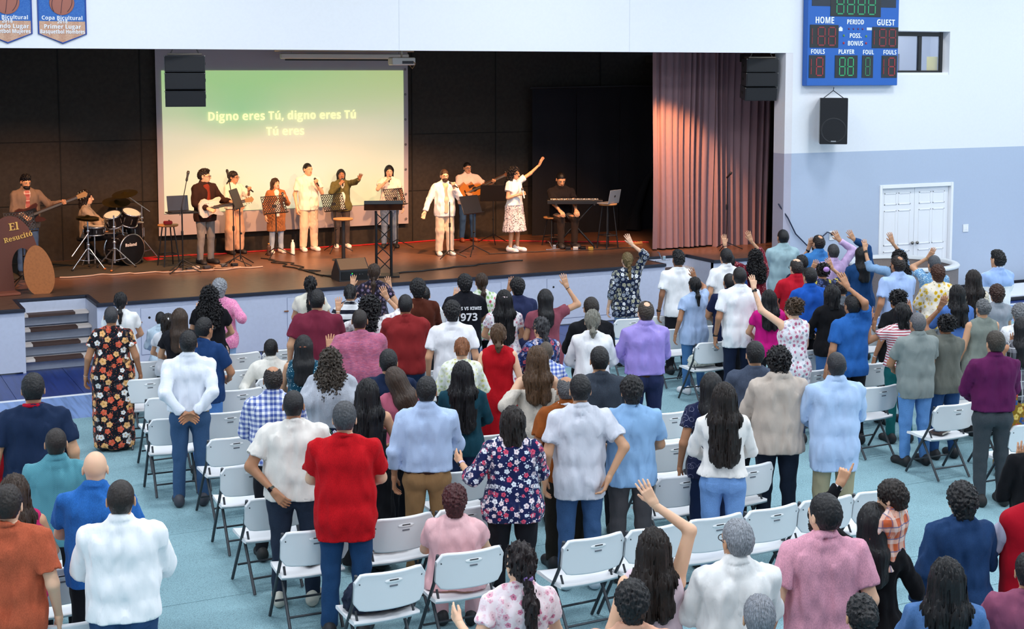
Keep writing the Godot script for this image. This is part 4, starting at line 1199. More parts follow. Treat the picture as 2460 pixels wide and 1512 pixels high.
	P({label = "woman with blonde braid in navy floral blouse, arm straight up", at = V(10.54, 0.00, -17.60), h = 1.64, yaw = 13, kind = "f", g = 1.10, top = "blouse", tm = "floral:14203c:8a94a4:e0e4ea:a8a890", bot = "pants", bm = "denim:7fa0c8", al = "down", ar = [V(0.07, 1.82, 0.01), "open"], hair = "braid", hc = "8c7448", skin = "e3b697", cell = 0.0240, hem = 0.74})
	P({label = "man in lilac dress shirt with thinning hair and glasses", at = V(8.08, 0.00, -13.10), h = 1.76, yaw = 16, kind = "m", g = 1.10, top = "shirt", tm = "satin:9c8ad8", bot = "pants", bm = "plain:20294a", al = "front", ar = "front", hair = "bald_spot", hc = "4d4038", skin = "e3b697", cell = 0.0224, glasses = true, belt = "plain:3a2a22", hem = 0.935})
	P({label = "woman with brown ponytail in red sleeveless dress", at = V(6.34, 0.00, -13.15), h = 1.64, yaw = 24, kind = "f", g = 1.00, top = "ndress", tm = "knit:b3121f", bot = "none", bm = "", al = "down", ar = "down", hair = "shortpony", hc = "6d4f36", skin = "e3b697", cell = 0.0214, hem = 0.2, hemw = 0.16})
	P({label = "woman with ginger ponytail in pale yellow floral blouse", at = V(5.83, 0.00, -12.93), h = 1.58, yaw = 22, kind = "f", g = 1.00, top = "blouse", tm = "sprig:eef0ea:dcdc90:c8d8a8:e4e8c0", bot = "pants", bm = "plain:1b1c22", al = "front", ar = "front", hair = "pony", hc = "a8683e", skin = "e3b697", cell = 0.0208, deco = [["hair_band", V(0,.03,.122), V(.022,.022,.012), "1a1a1e"]]})
	P({label = "woman with very long straight black hair in dark teal sweater", at = V(5.28, 0.00, -11.70), h = 1.61, yaw = 22, kind = "f", g = 1.05, top = "long", tm = "plain:173f4e", bot = "pants", bm = "plain:1e2b4a", al = "front", ar = "front", hair = "xlong", hc = "17151a", skin = "cb9a78", cell = 0.0189})
	P({label = "woman with long light brown hair in cream off shoulder sweater", at = V(6.05, 0.00, -11.72), h = 1.68, yaw = 17, kind = "f", g = 1.00, top = "off", tm = "knit:dcd2c6", bot = "pants", bm = "plain:d6c9ba", al = [V(-0.18, 1.19, -0.08), "open"], ar = "front", hair = "wavy", hc = "6d4f36", skin = "e3b697", cell = 0.0194, strapm = "plain:f4f2f2"})
	P({label = "boy in blue gingham shirt with short brown hair", at = V(6.68, 0.00, -12.74), h = 1.50, yaw = 20, kind = "c", g = 1.00, top = "polo", tm = "gingham:e8ecf6:4a62b8", bot = "pants", bm = "plain:1b1c22", al = "front", ar = "front", hair = "crop", hc = "6a5a4c", skin = "e3b697", cell = 0.0211})
	P({label = "balding man in rust brown polo with white collar", at = V(5.72, 0.00, -10.54), h = 1.66, yaw = 16, kind = "m", g = 1.14, top = "polo", tm = "plain:8a4a20", bot = "pants", bm = "plain:2a2622", al = "down", ar = "front", hair = "balding", hc = "6e6e72", skin = "b07d5c", cell = 0.0176, collar = "plain:eeeef2", hem = 0.79})
	P({label = "man in light grey t-shirt and faded jeans, hand in back pocket", at = V(5.60, 0.00, -10.08), h = 1.77, yaw = 21, kind = "m", g = 1.06, top = "tee", tm = "plain:d3d6e2", bot = "pants", bm = "denim:3f5f8c", al = "down", ar = "pocket", hair = "short", hc = "17151a", skin = "cb9a78", cell = 0.0169, hem = 0.73, shoec = "c8d4e0"})
	P({label = "man in charcoal t-shirt with black hair", at = V(6.41, 0.00, -11.18), h = 1.74, yaw = 22, kind = "m", g = 1.12, top = "tee", tm = "heather:3c4450", bot = "pants", bm = "plain:1b1c22", al = "front", ar = "front", hair = "short", hc = "17151a", skin = "cb9a78", cell = 0.0189})
	P({label = "young man in light blue t-shirt and grey trousers with black mop hair", at = V(6.06, 0.00, -10.03), h = 1.72, yaw = 25, kind = "m", g = 1.04, top = "tee", tm = "plain:8fb6e0", bot = "pants", bm = "plain:4c4a4e", al = "front", ar = "front", hair = "mop", hc = "17151a", skin = "cb9a78", cell = 0.0172, hem = 0.81})
	P({label = "man in pale blue dress shirt, belt and khaki trousers", at = V(4.54, 0.00, -10.78), h = 1.72, yaw = 25, kind = "m", g = 1.08, top = "shirt", tm = "micro:a9bfe2:c6d6f0", bot = "pants", bm = "plain:8a6a48", al = "down", ar = "front", hair = "short", hc = "17151a", skin = "b07d5c", cell = 0.0172, belt = "plain:3a2420", hem = 0.935})
	P({label = "man in navy t-shirt with slick black hair beside a leaning woman", at = V(4.74, 0.00, -12.15), h = 1.69, yaw = 23, kind = "m", g = 1.08, top = "tee", tm = "plain:17243f", bot = "pants", bm = "plain:1b1c22", al = "front", ar = "front", hair = "short", hc = "17151a", skin = "cb9a78", cell = 0.0191})
	P({label = "woman with long brown hair leaning her head on his navy shoulder", at = V(4.70, 0.00, -11.71), h = 1.63, yaw = 26, kind = "f", g = 1.00, top = "tee", tm = "plain:b05c72", bot = "pants", bm = "plain:1b1c22", al = "front", ar = "front", hair = "long", hc = "4b3526", skin = "cb9a78", cell = 0.0185, ht = 26, ho = V(-.05,-.015,0)})
	P({label = "woman with brown bob in navy floral blouse and black trousers, hand out", at = V(4.84, 0.00, -9.78), h = 1.65, yaw = 24, kind = "f", g = 1.24, top = "blouse", tm = "sprig:18224f:f2dfe4:d84a6a:e8eef8", bot = "pants", bm = "plain:1b1c22", al = [V(-0.41, 1.20, -0.18), "open"], ar = "front", hair = "bob", hc = "2b1f1a", skin = "cb9a78", cell = 0.0161, wear = [["watch", 0, "c8b8dc"]], hem = 0.79})
	P({label = "seated woman with short auburn hair in pink satin blouse", at = V(4.20, 0.00, -9.45), h = 1.20, yaw = 26, kind = "f", g = 1.30, top = "tee", tm = "satin:eab6bb", bot = "pants", bm = "plain:eab6bb", al = "lap", ar = "lap", hair = "puffy", hc = "5c2024", skin = "e3b697", cell = 0.0153, sit = true, scale = 0.952})
	P({label = "woman with black hair in navy blouse with line flowers", at = V(6.84, 0.00, -10.02), h = 1.68, yaw = 26, kind = "f", g = 1.00, top = "tee", tm = "lines:1a2142:cfcce0", bot = "pants", bm = "plain:1e2b4a", al = "down", ar = "front", hair = "long", hc = "17151a", skin = "b07d5c", cell = 0.0177})
	P({label = "woman with very long dark wavy hair in cream sweater and light jeans", at = V(6.68, 0.00, -9.60), h = 1.69, yaw = 29, kind = "f", g = 1.02, top = "long", tm = "plain:eeebe8", bot = "pants", bm = "denim:6f98d0", al = "front", ar = "front", hair = "xlong", hc = "2b1f1a", skin = "e3b697", cell = 0.0170, hem = 0.935})
	P({label = "man in slate grey t-shirt with black hair", at = V(7.89, 0.00, -10.85), h = 1.72, yaw = 22, kind = "m", g = 1.06, top = "tee", tm = "heather:4a5468", bot = "pants", bm = "plain:1b1c22", al = "front", ar = "front", hair = "short", hc = "17151a", skin = "cb9a78", cell = 0.0194})
	P({label = "man in beige hoodie and dark jeans with curly black hair", at = V(7.75, 0.00, -10.30), h = 1.76, yaw = 25, kind = "m", g = 1.08, top = "hoodie", tm = "plain:c3b6ab", bot = "pants", bm = "denim:1c2535", al = "front", ar = "front", hair = "curly", hc = "17151a", skin = "cb9a78", cell = 0.0186, hem = 0.8, beard = "2b1f1a"})
	P({label = "man in light blue linen shirt and khaki trousers", at = V(8.12, 0.00, -9.96), h = 1.76, yaw = 23, kind = "m", g = 1.10, top = "shirt", tm = "plain:b4cdf0", bot = "pants", bm = "plain:a39c80", al = "front", ar = "front", hair = "crop", hc = "33333a", skin = "b07d5c", cell = 0.0184, hem = 0.68})
	P({label = "young man in plain white t-shirt and black trousers near the right stairs", at = V(10.89, 0.00, -16.80), h = 1.73, yaw = 13, kind = "m", g = 0.98, top = "tee", tm = "plain:f2f4f7", bot = "pants", bm = "plain:1b1c22", al = "down", ar = "front", hair = "quiff", hc = "17151a", skin = "8f6246", cell = 0.0240, wear = [["watch", 0, "141416"]]})
	P({label = "woman with black ponytail in light blue blouse and jeans, arm raised", at = V(10.40, 0.00, -15.65), h = 1.54, yaw = 8, kind = "f", g = 1.08, top = "polo", tm = "plain:a8bfe4", bot = "pants", bm = "denim:4a78ac", al = "down", ar = [V(0.08, 1.67, -0.15), "open"], hair = "lowpony", hc = "17151a", skin = "b07d5c", cell = 0.0240, hem = 0.73, shoec = "eeeef2", shoe = "shoe_plain"})
	P({label = "man in white polo with black hair", at = V(11.62, 0.00, -16.70), h = 1.73, yaw = 11, kind = "m", g = 1.04, top = "polo", tm = "plain:eef1f5", bot = "pants", bm = "plain:1b1c22", al = "down", ar = "front", hair = "short", hc = "17151a", skin = "cb9a78", cell = 0.0240})
	P({label = "person in blue top with bowed head behind the white polo", at = V(11.94, 0.00, -17.07), h = 1.59, yaw = 25, kind = "m", g = 1.10, top = "tee", tm = "plain:24498f", bot = "pants", bm = "plain:1b1c22", al = "front", ar = "front", hair = "short", hc = "17151a", skin = "cb9a78", cell = 0.0240})
	P({label = "woman with long curly black hair in dark red dotted top, both arms up", at = V(12.42, 0.00, -17.11), h = 1.62, yaw = 16, kind = "f", g = 1.06, top = "blouse", tm = "dots:6a1426:d8a8a8", bot = "pants", bm = "plain:1b1c22", al = [V(-0.42, 1.76, -0.19), "open"], ar = [V(-0.00, 1.82, -0.17), "open"], hair = "curlong", hc = "17151a", skin = "cb9a78", cell = 0.0240, wear = [["bracelet", 0, "141418"]]})
	P({label = "tall man in pale teal shirt at the wall corner", at = V(13.47, 0.00, -17.85), h = 1.80, yaw = 13, kind = "m", g = 1.08, top = "rolled", tm = "plain:9fbcc4", bot = "pants", bm = "plain:1b1c22", al = "front", ar = "front", hair = "crop", hc = "17151a", skin = "b07d5c", cell = 0.0240, hem = 0.77})
	P({label = "man in white short sleeved shirt and navy trousers", at = V(10.45, 0.00, -14.72), h = 1.79, yaw = 19, kind = "m", g = 1.06, top = "polo", tm = "plain:f3f5f9", bot = "pants", bm = "plain:19233a", al = "down", ar = "down", hair = "crop", hc = "17151a", skin = "b07d5c", cell = 0.0240, hem = 0.74, wear = [["watch", 0, "1a1a1e"]]})
	P({label = "man in navy polo behind the white shirt", at = V(10.62, 0.00, -15.18), h = 1.64, yaw = 15, kind = "m", g = 1.10, top = "polo", tm = "plain:1b2344", bot = "pants", bm = "plain:1b1c22", al = "front", ar = "front", hair = "crop", hc = "17151a", skin = "b07d5c", cell = 0.0240})
	P({label = "bald topped man in red polo shirt with glasses", at = V(11.91, 0.00, -15.48), h = 1.72, yaw = 12, kind = "m", g = 1.12, top = "polo", tm = "plain:b51a2c", bot = "pants", bm = "plain:1b1c22", al = "front", ar = "front", hair = "balding", hc = "3a302c", skin = "e3b697", cell = 0.0240, glasses = true})
	P({label = "woman with dark hair behind the bald man in red", at = V(12.48, 0.00, -16.10), h = 1.66, yaw = 18, kind = "f", g = 1.00, top = "tee", tm = "plain:1c2238", bot = "pants", bm = "plain:1b1c22", al = "front", ar = "front", hair = "lowpony", hc = "17151a", skin = "cb9a78", cell = 0.0240})
	P({label = "man in royal blue polo with black hair", at = V(11.59, 0.00, -14.78), h = 1.70, yaw = 8, kind = "m", g = 1.08, top = "polo", tm = "plain:1f56b4", bot = "pants", bm = "plain:1b1c22", al = "front", ar = "front", hair = "short", hc = "17151a", skin = "cb9a78", cell = 0.0240})
	P({label = "woman with curly top bun in white floral blouse, arm stretched up", at = V(9.97, 0.00, -12.99), h = 1.67, yaw = 3, kind = "f", g = 1.12, top = "sless", tm = "sprig:eceaf0:c86a8c:9aa8b8:d8a0b4", bot = "pants", bm = "plain:1e2b4a", al = [V(-0.36, 1.79, -0.27), "open"], ar = "front", hair = "topbun", hc = "5d452f", skin = "e3b697", cell = 0.0235, hem = 0.68, glasses = true, wear = [["watch", 0, "1c1c20"]]})
	P({label = "woman with black hair in magenta top", at = V(10.59, 0.00, -14.30), h = 1.54, yaw = 17, kind = "f", g = 1.04, top = "tee", tm = "plain:c0187a", bot = "pants", bm = "plain:1b1c22", al = "front", ar = "front", hair = "wavy", hc = "17151a", skin = "cb9a78", cell = 0.0240})
	P({label = "woman with straight black hair in black top with shoulder strap", at = V(11.18, 0.00, -13.83), h = 1.63, yaw = 9, kind = "f", g = 1.10, top = "long", tm = "plain:131317", bot = "pants", bm = "denim:3f6aa4", al = "front", ar = "front", hair = "bob", hc = "17151a", skin = "cb9a78", cell = 0.0240})
	P({label = "man in blue denim style shirt with glasses and arm high", at = V(10.56, 0.00, -12.70), h = 1.71, yaw = 8, kind = "m", g = 1.10, top = "polo", tm = "denim:2c66b4", bot = "pants", bm = "plain:1b1c22", al = "down", ar = [V(-0.04, 1.79, -0.02), "open"], hair = "short", hc = "17151a", skin = "b07d5c", cell = 0.0235, glasses = true, beard = "17151a", hem = 0.79})
	P({label = "balding man in cornflower blue shirt raising a hand with a watch", at = V(13.69, 0.00, -17.27), h = 1.76, yaw = 2, kind = "m", g = 1.10, top = "polo", tm = "plain:3f7ec0", bot = "pants", bm = "plain:1b1c22", al = [V(-0.08, 1.48, -0.12), "open"], ar = "front", hair = "bald_spot", hc = "2b1f1a", skin = "cb9a78", cell = 0.0240, glasses = true, beard = "2b1f1a", wear = [["watch", 0, "15151a"]]})
	P({label = "grey haired person in lavender shirt with arm up", at = V(13.62, 0.00, -16.83), h = 1.67, yaw = 15, kind = "m", g = 1.06, top = "shirt", tm = "plain:cfb4e0", bot = "pants", bm = "plain:1b1c22", al = "front", ar = [V(0.15, 1.74, -0.08), "open"], hair = "short", hc = "47474c", skin = "cb9a78", cell = 0.0240})
	P({label = "woman with black curls and lilac scrunchie", at = V(12.48, 0.00, -15.63), h = 1.60, yaw = 19, kind = "f", g = 1.00, top = "blouse", tm = "floral:20263c:d8c840:e8e070:405080", bot = "pants", bm = "plain:1b1c22", al = [V(-0.11, 1.58, -0.17), "open"], ar = [V(0.19, 1.61, -0.13), "open"], hair = "topbun", hc = "17151a", skin = "cb9a78", cell = 0.0240, deco = [["scrunchie", V(0,.06,.16), V(.05,.04,.03), "b88ad0"]]})
	P({label = "woman with long black hair in denim vest, arm raised", at = V(13.81, 0.00, -16.43), h = 1.66, yaw = 12, kind = "f", g = 1.06, top = "jacket", tm = "denim:1f4678", bot = "skirt", bm = "sprig:1c2450:a070c0:d8c0e0:6070b0", al = "front", ar = [V(-0.07, 1.81, -0.08), "open"], hair = "long", hc = "17151a", skin = "cb9a78", cell = 0.0240, glasses = true, shem = 0.3})
	P({label = "woman with brown bun in grey top behind the raised arms", at = V(11.79, 0.00, -14.39), h = 1.58, yaw = 15, kind = "f", g = 1.00, top = "tee", tm = "plain:6a7078", bot = "pants", bm = "plain:1b1c22", al = "front", ar = "front", hair = "bun", hc = "2b1f1a", skin = "cb9a78", cell = 0.0240})
	P({label = "balding bearded man in sky blue short sleeved shirt", at = V(13.05, 0.00, -14.78), h = 1.77, yaw = 7, kind = "m", g = 1.16, top = "polo", tm = "plain:a9c2ee", bot = "pants", bm = "plain:1e2b4a", al = "down", ar = "front", hair = "bald_spot", hc = "2b1f1a", skin = "b07d5c", cell = 0.0240, beard = "77777a", hem = 0.77})
	P({label = "woman with curly dark hair in faded denim shirt, both arms raised", at = V(14.02, 0.00, -15.86), h = 1.66, yaw = 11, kind = "f", g = 1.06, top = "blouse", tm = "denim:86aad2", bot = "pants", bm = "plain:1b1c22", al = [V(-0.42, 1.69, -0.22), "open"], ar = [V(0.00, 1.80, -0.17), "open"], hair = "curlong", hc = "17151a", skin = "cb9a78", cell = 0.0240, wear = [["watch", 0, "1a1a1e"]]})
	P({label = "grey haired person in blue white patterned dress with raised hand", at = V(14.03, 0.00, -15.16), h = 1.67, yaw = 13, kind = "f", g = 1.16, top = "sdress", tm = "mottle:5f92c0:9cc4de:d8e8f2", bot = "none", bm = "", al = [V(-0.03, 1.66, -0.11), "open"], ar = "front", hair = "short", hc = "5d646e", skin = "cb9a78", cell = 0.0240, hem = 0.4, wear = [["bracelet", 0, "c8a860"]]})
	P({label = "woman with curly auburn hair in yellow and white floral top", at = V(13.71, 0.00, -14.74), h = 1.61, yaw = 17, kind = "f", g = 1.12, top = "blouse", tm = "floral:f0e8da:e0b210:e8c030:f4ead0", bot = "pants", bm = "plain:b8b8c0", al = "front", ar = "front", hair = "puffy", hc = "5b3320", skin = "cb9a78", cell = 0.0240})
	P({label = "woman with long wavy black hair in blue top with raised palm", at = V(12.67, 0.00, -13.28), h = 1.60, yaw = 18, kind = "f", g = 1.04, top = "blouse", tm = "plain:4f74b8", bot = "pants", bm = "plain:1b1c22", al = [V(-0.12, 1.39, -0.15), "open"], ar = "front", hair = "wavy", hc = "17151a", skin = "cb9a78", cell = 0.0240})
	P({label = "woman with long straight ombre hair in animal print top", at = V(13.61, 0.00, -13.98), h = 1.64, yaw = 20, kind = "f", g = 1.00, top = "tee", tm = "leopard:d8ccb8:2a2420", bot = "pants", bm = "plain:1b1c22", al = "front", ar = "front", hair = "xlong", hc = "2b211e", skin = "cb9a78", cell = 0.0240, glasses = true})
	P({label = "young man in white and blue colour block shirt by the wall", at = V(14.58, 0.00, -14.52), h = 1.78, yaw = 5, kind = "m", g = 1.02, top = "polo", tm = "block:eef0f5:9cb8e8", bot = "pants", bm = "plain:1e2b4a", al = "front", ar = "front", hair = "quiff", hc = "17151a", skin = "cb9a78", cell = 0.0240})
	P({label = "woman with curly brown hair in grey sleeveless top", at = V(13.34, 0.00, -13.29), h = 1.56, yaw = 19, kind = "f", g = 1.12, top = "tee", tm = "plain:8e949e", bot = "pants", bm = "plain:1b1c22", al = "front", ar = "front", hair = "puffy", hc = "4a2b20", skin = "cb9a78", cell = 0.0240, glasses = true})
	P({label = "woman with short grey hair in sage grey dress", at = V(12.20, 0.00, -12.36), h = 1.60, yaw = 17, kind = "f", g = 1.22, top = "ndress", tm = "plain:7d8680", bot = "none", bm = "", al = "down", ar = "front", hair = "bun", hc = "7c7f84", skin = "cb9a78", cell = 0.0240, hem = 0.35, hemw = 0.2})
	P({label = "woman with black puff bun and earrings in black top", at = V(11.65, 0.00, -13.19), h = 1.62, yaw = 5, kind = "f", g = 1.12, top = "tee", tm = "plain:15161a", bot = "pants", bm = "plain:1b1c22", al = "down", ar = [V(0.25, 1.40, -0.05), "open"], hair = "topbun", hc = "17151a", skin = "b07d5c", cell = 0.0240, glasses = true, wear = [["bracelet", 0, "e8e8ec"]]})
	P({label = "woman with black bob in red striped white shirt and teal trousers", at = V(11.13, 0.00, -12.52), h = 1.60, yaw = 16, kind = "f", g = 1.04, top = "tee", tm = "stripe:f2eff2:b84a5a:16", bot = "pants", bm = "plain:1f6a6c", al = [V(-0.34, 1.47, -0.15), "open"], ar = "front", hair = "bob", hc = "17151a", skin = "b07d5c", cell = 0.0237, wear = [["watch", 0, "c8b890"]], hem = 0.935})
	P({label = "man with cropped grey hair in sage polo shirt and light jeans", at = V(10.62, 0.00, -11.70), h = 1.66, yaw = 12, kind = "m", g = 1.14, top = "polo", tm = "plain:868f8e", bot = "pants", bm = "denim:5f90cc", al = "front", ar = "front", hair = "crop", hc = "7e7e84", skin = "b07d5c", cell = 0.0223, glasses = true, hem = 0.76, shoec = "17171b"})
	P({label = "woman with black curly bun in olive grey t-shirt and jeans", at = V(11.10, 0.00, -11.78), h = 1.58, yaw = 11, kind = "f", g = 1.20, top = "tee", tm = "plain:676a64", bot = "pants", bm = "denim:2c4f80", al = [V(0.01, 1.74, -0.17), "open"], ar = "front", hair = "topbun", hc = "17151a", skin = "8f6246", cell = 0.0227, hem = 0.79})
	P({label = "older man in plum dress shirt and grey jeans", at = V(10.30, 0.00, -10.26), h = 1.72, yaw = 21, kind = "m", g = 1.06, top = "shirt", tm = "plain:5a1d4c", bot = "pants", bm = "denim:40464c", al = "front", ar = "front", hair = "short", hc = "4a4036", skin = "cb9a78", cell = 0.0202, belt = "plain:17171b", hem = 0.935, shoec = "1c1a1a"})
	P({label = "woman with black hair in black and white check sleeveless top at the row end", at = V(11.32, 0.00, -10.90), h = 1.68, yaw = 22, kind = "f", g = 1.00, top = "sless", tm = "plaid:1c1c22:8a8a92:e8e8ec", bot = "skirt", bm = "bigfloral:8a6a20:c03030:e0c060:30508a", al = [V(-0.08, 1.35, -0.08), "open"], ar = "front", hair = "long", hc = "17151a", skin = "b07d5c", cell = 0.0217, shem = 0.1})
	P({label = "woman in white lace top with grey hair at the far row end", at = V(12.29, 0.00, -11.88), h = 1.60, yaw = 22, kind = "f", g = 1.10, top = "blouse", tm = "sprig:e6e6ea:d2d2da:f4f4f6", bot = "pants", bm = "plain:1b1c22", al = "front", ar = "front", hair = "puffy", hc = "8d8f94", skin = "cb9a78", cell = 0.0236})
	P({label = "man in pink polo shirt with thick black hair and goatee", at = V(5.32, 0.00, -6.61), h = 1.75, yaw = 25, kind = "m", g = 1.16, top = "polo", tm = "heather:e3a3b8", bot = "pants", bm = "plain:1b1c22", al = "down", ar = "down", hair = "short", hc = "17151a", skin = "e3b697", cell = 0.0135, hy = -24, beard = "2b1f1a"})
	P({label = "woman with long black hair in black top holding a child, finger pointing up", at = V(5.77, 0.00, -6.70), h = 1.61, yaw = 37, kind = "f", g = 1.04, top = "long", tm = "plain:141418", bot = "pants", bm = "plain:1b1c22", al = [V(-0.21, 1.77, -0.13), "point"], ar = [V(.26,1.13,-.3), "relax"], hair = "long", hc = "17151a", skin = "cb9a78", cell = 0.0135, wear = [["watch", 0, "e4d8dc"]]})
	P({label = "person with cropped black hair in dark denim jacket", at = V(6.54, 0.00, -6.76), h = 1.62, yaw = 24, kind = "f", g = 1.14, top = "jacket", tm = "denim:24406a", bot = "skirt", bm = "micro:c8c4dc:a8a0c8", al = "down", ar = "front", hair = "puffy", hc = "17151a", skin = "cb9a78", cell = 0.0135, shem = 0.3})
	P({label = "woman with long black wavy hair at the bottom row beside the denim jacket", at = V(5.48, 0.00, -5.76), h = 1.60, yaw = 34, kind = "f", g = 1.05, top = "jacket", tm = "denim:4f74a8", bot = "pants", bm = "plain:1b1c22", al = "front", ar = "front", hair = "xlong", hc = "17151a", skin = "cb9a78", cell = 0.0135, glasses = true})
	P({label = "person with slick black hair in front of the woman in black", at = V(4.72, 0.00, -5.55), h = 1.60, yaw = 24, kind = "f", g = 1.00, top = "tee", tm = "plain:2a2a30", bot = "pants", bm = "plain:1b1c22", al = "front", ar = "front", hair = "bun", hc = "17151a", skin = "cb9a78", cell = 0.0135})
	P({label = "person in red vest and lavender sleeves at the frame end", at = V(7.03, 0.00, -6.58), h = 1.70, yaw = 17, kind = "m", g = 1.16, top = "long", tm = "plain:b8b6cc", bot = "pants", bm = "plain:1b1c22", al = "chest", ar = "down", hair = "short", hc = "17151a", skin = "cb9a78", cell = 0.0135, vest = "plain:a81024"})
	P({label = "person in black jacket with raised ringed hand beside the last chair", at = V(8.15, 0.00, -7.64), h = 1.66, yaw = 27, kind = "m", g = 1.10, top = "long", tm = "plain:131418", bot = "pants", bm = "plain:1b1c22", al = [V(-0.14, 1.33, -0.07), "open"], ar = "front", hair = "short", hc = "17151a", skin = "cb9a78", cell = 0.0154})
	P({label = "person in mauve shirt seated at the bottom row end", at = V(6.07, 0.00, -5.74), h = 1.55, yaw = 37, kind = "m", g = 1.20, top = "tee", tm = "plain:8a4c66", bot = "pants", bm = "plain:1b1c22", al = "front", ar = "front", hair = "short", hc = "17151a", skin = "cb9a78", cell = 0.0135})
	P({label = "man with grey hair and glasses in white shirt", at = V(4.67, 0.00, -6.57), h = 1.70, yaw = 19, kind = "m", g = 1.08, top = "rolled", tm = "plain:eeeeee", bot = "pants", bm = "denim:2a4878", al = "front", ar = "front", hair = "short", hc = "aeb3bd", skin = "cb9a78", cell = 0.0135, glasses = true, hy = -14})
	P({label = "woman with long dark hair in pale pink top with arm raised high", at = V(4.29, 0.00, -6.85), h = 1.62, yaw = 24, kind = "f", g = 1.10, top = "sless", tm = "plain:dcc6d0", bot = "pants", bm = "plain:1b1c22", al = "down", ar = [V(0.02, 1.83, -0.06), "open"], hair = "wavy", hc = "2b1f1a", skin = "e3b697", cell = 0.0135, glasses = true, deco = [["hair_clip", V(0,.11,.06), V(.03,.012,.012), "20302c"]]})
	P({label = "person with short black hair in front of the pale pink top", at = V(3.74, 0.00, -6.17), h = 1.62, yaw = 27, kind = "m", g = 1.00, top = "tee", tm = "plain:d9a58c", bot = "pants", bm = "plain:1b1c22", al = "front", ar = "front", hair = "mop", hc = "17151a", skin = "cb9a78", cell = 0.0135})
	P({label = "person with grey hair at the bottom row in front of the white shirt", at = V(4.21, 0.00, -5.72), h = 1.62, yaw = 28, kind = "m", g = 1.00, top = "polo", tm = "plain:5a5a62", bot = "pants", bm = "plain:1b1c22", al = "front", ar = "front", hair = "short", hc = "a2a6b0", skin = "cb9a78", cell = 0.0135})
	P({label = "woman with long dark ponytail and purple hair band in pink floral blouse", at = V(3.49, 0.00, -6.97), h = 1.62, yaw = 15, kind = "f", g = 1.00, top = "tee", tm = "sprig:f0dfe4:e0a0b4:d47a98:e8c8d0", bot = "pants", bm = "plain:1b1c22", al = [V(-0.33, 1.19, -0.13), "open"], ar = "front", hair = "longpony", hc = "2a1a1c", skin = "e3b697", cell = 0.0135, deco = [["hair_band", V(0,-.05,.115), V(.032,.022,.03), "7a5a9a"]], hy = -16})
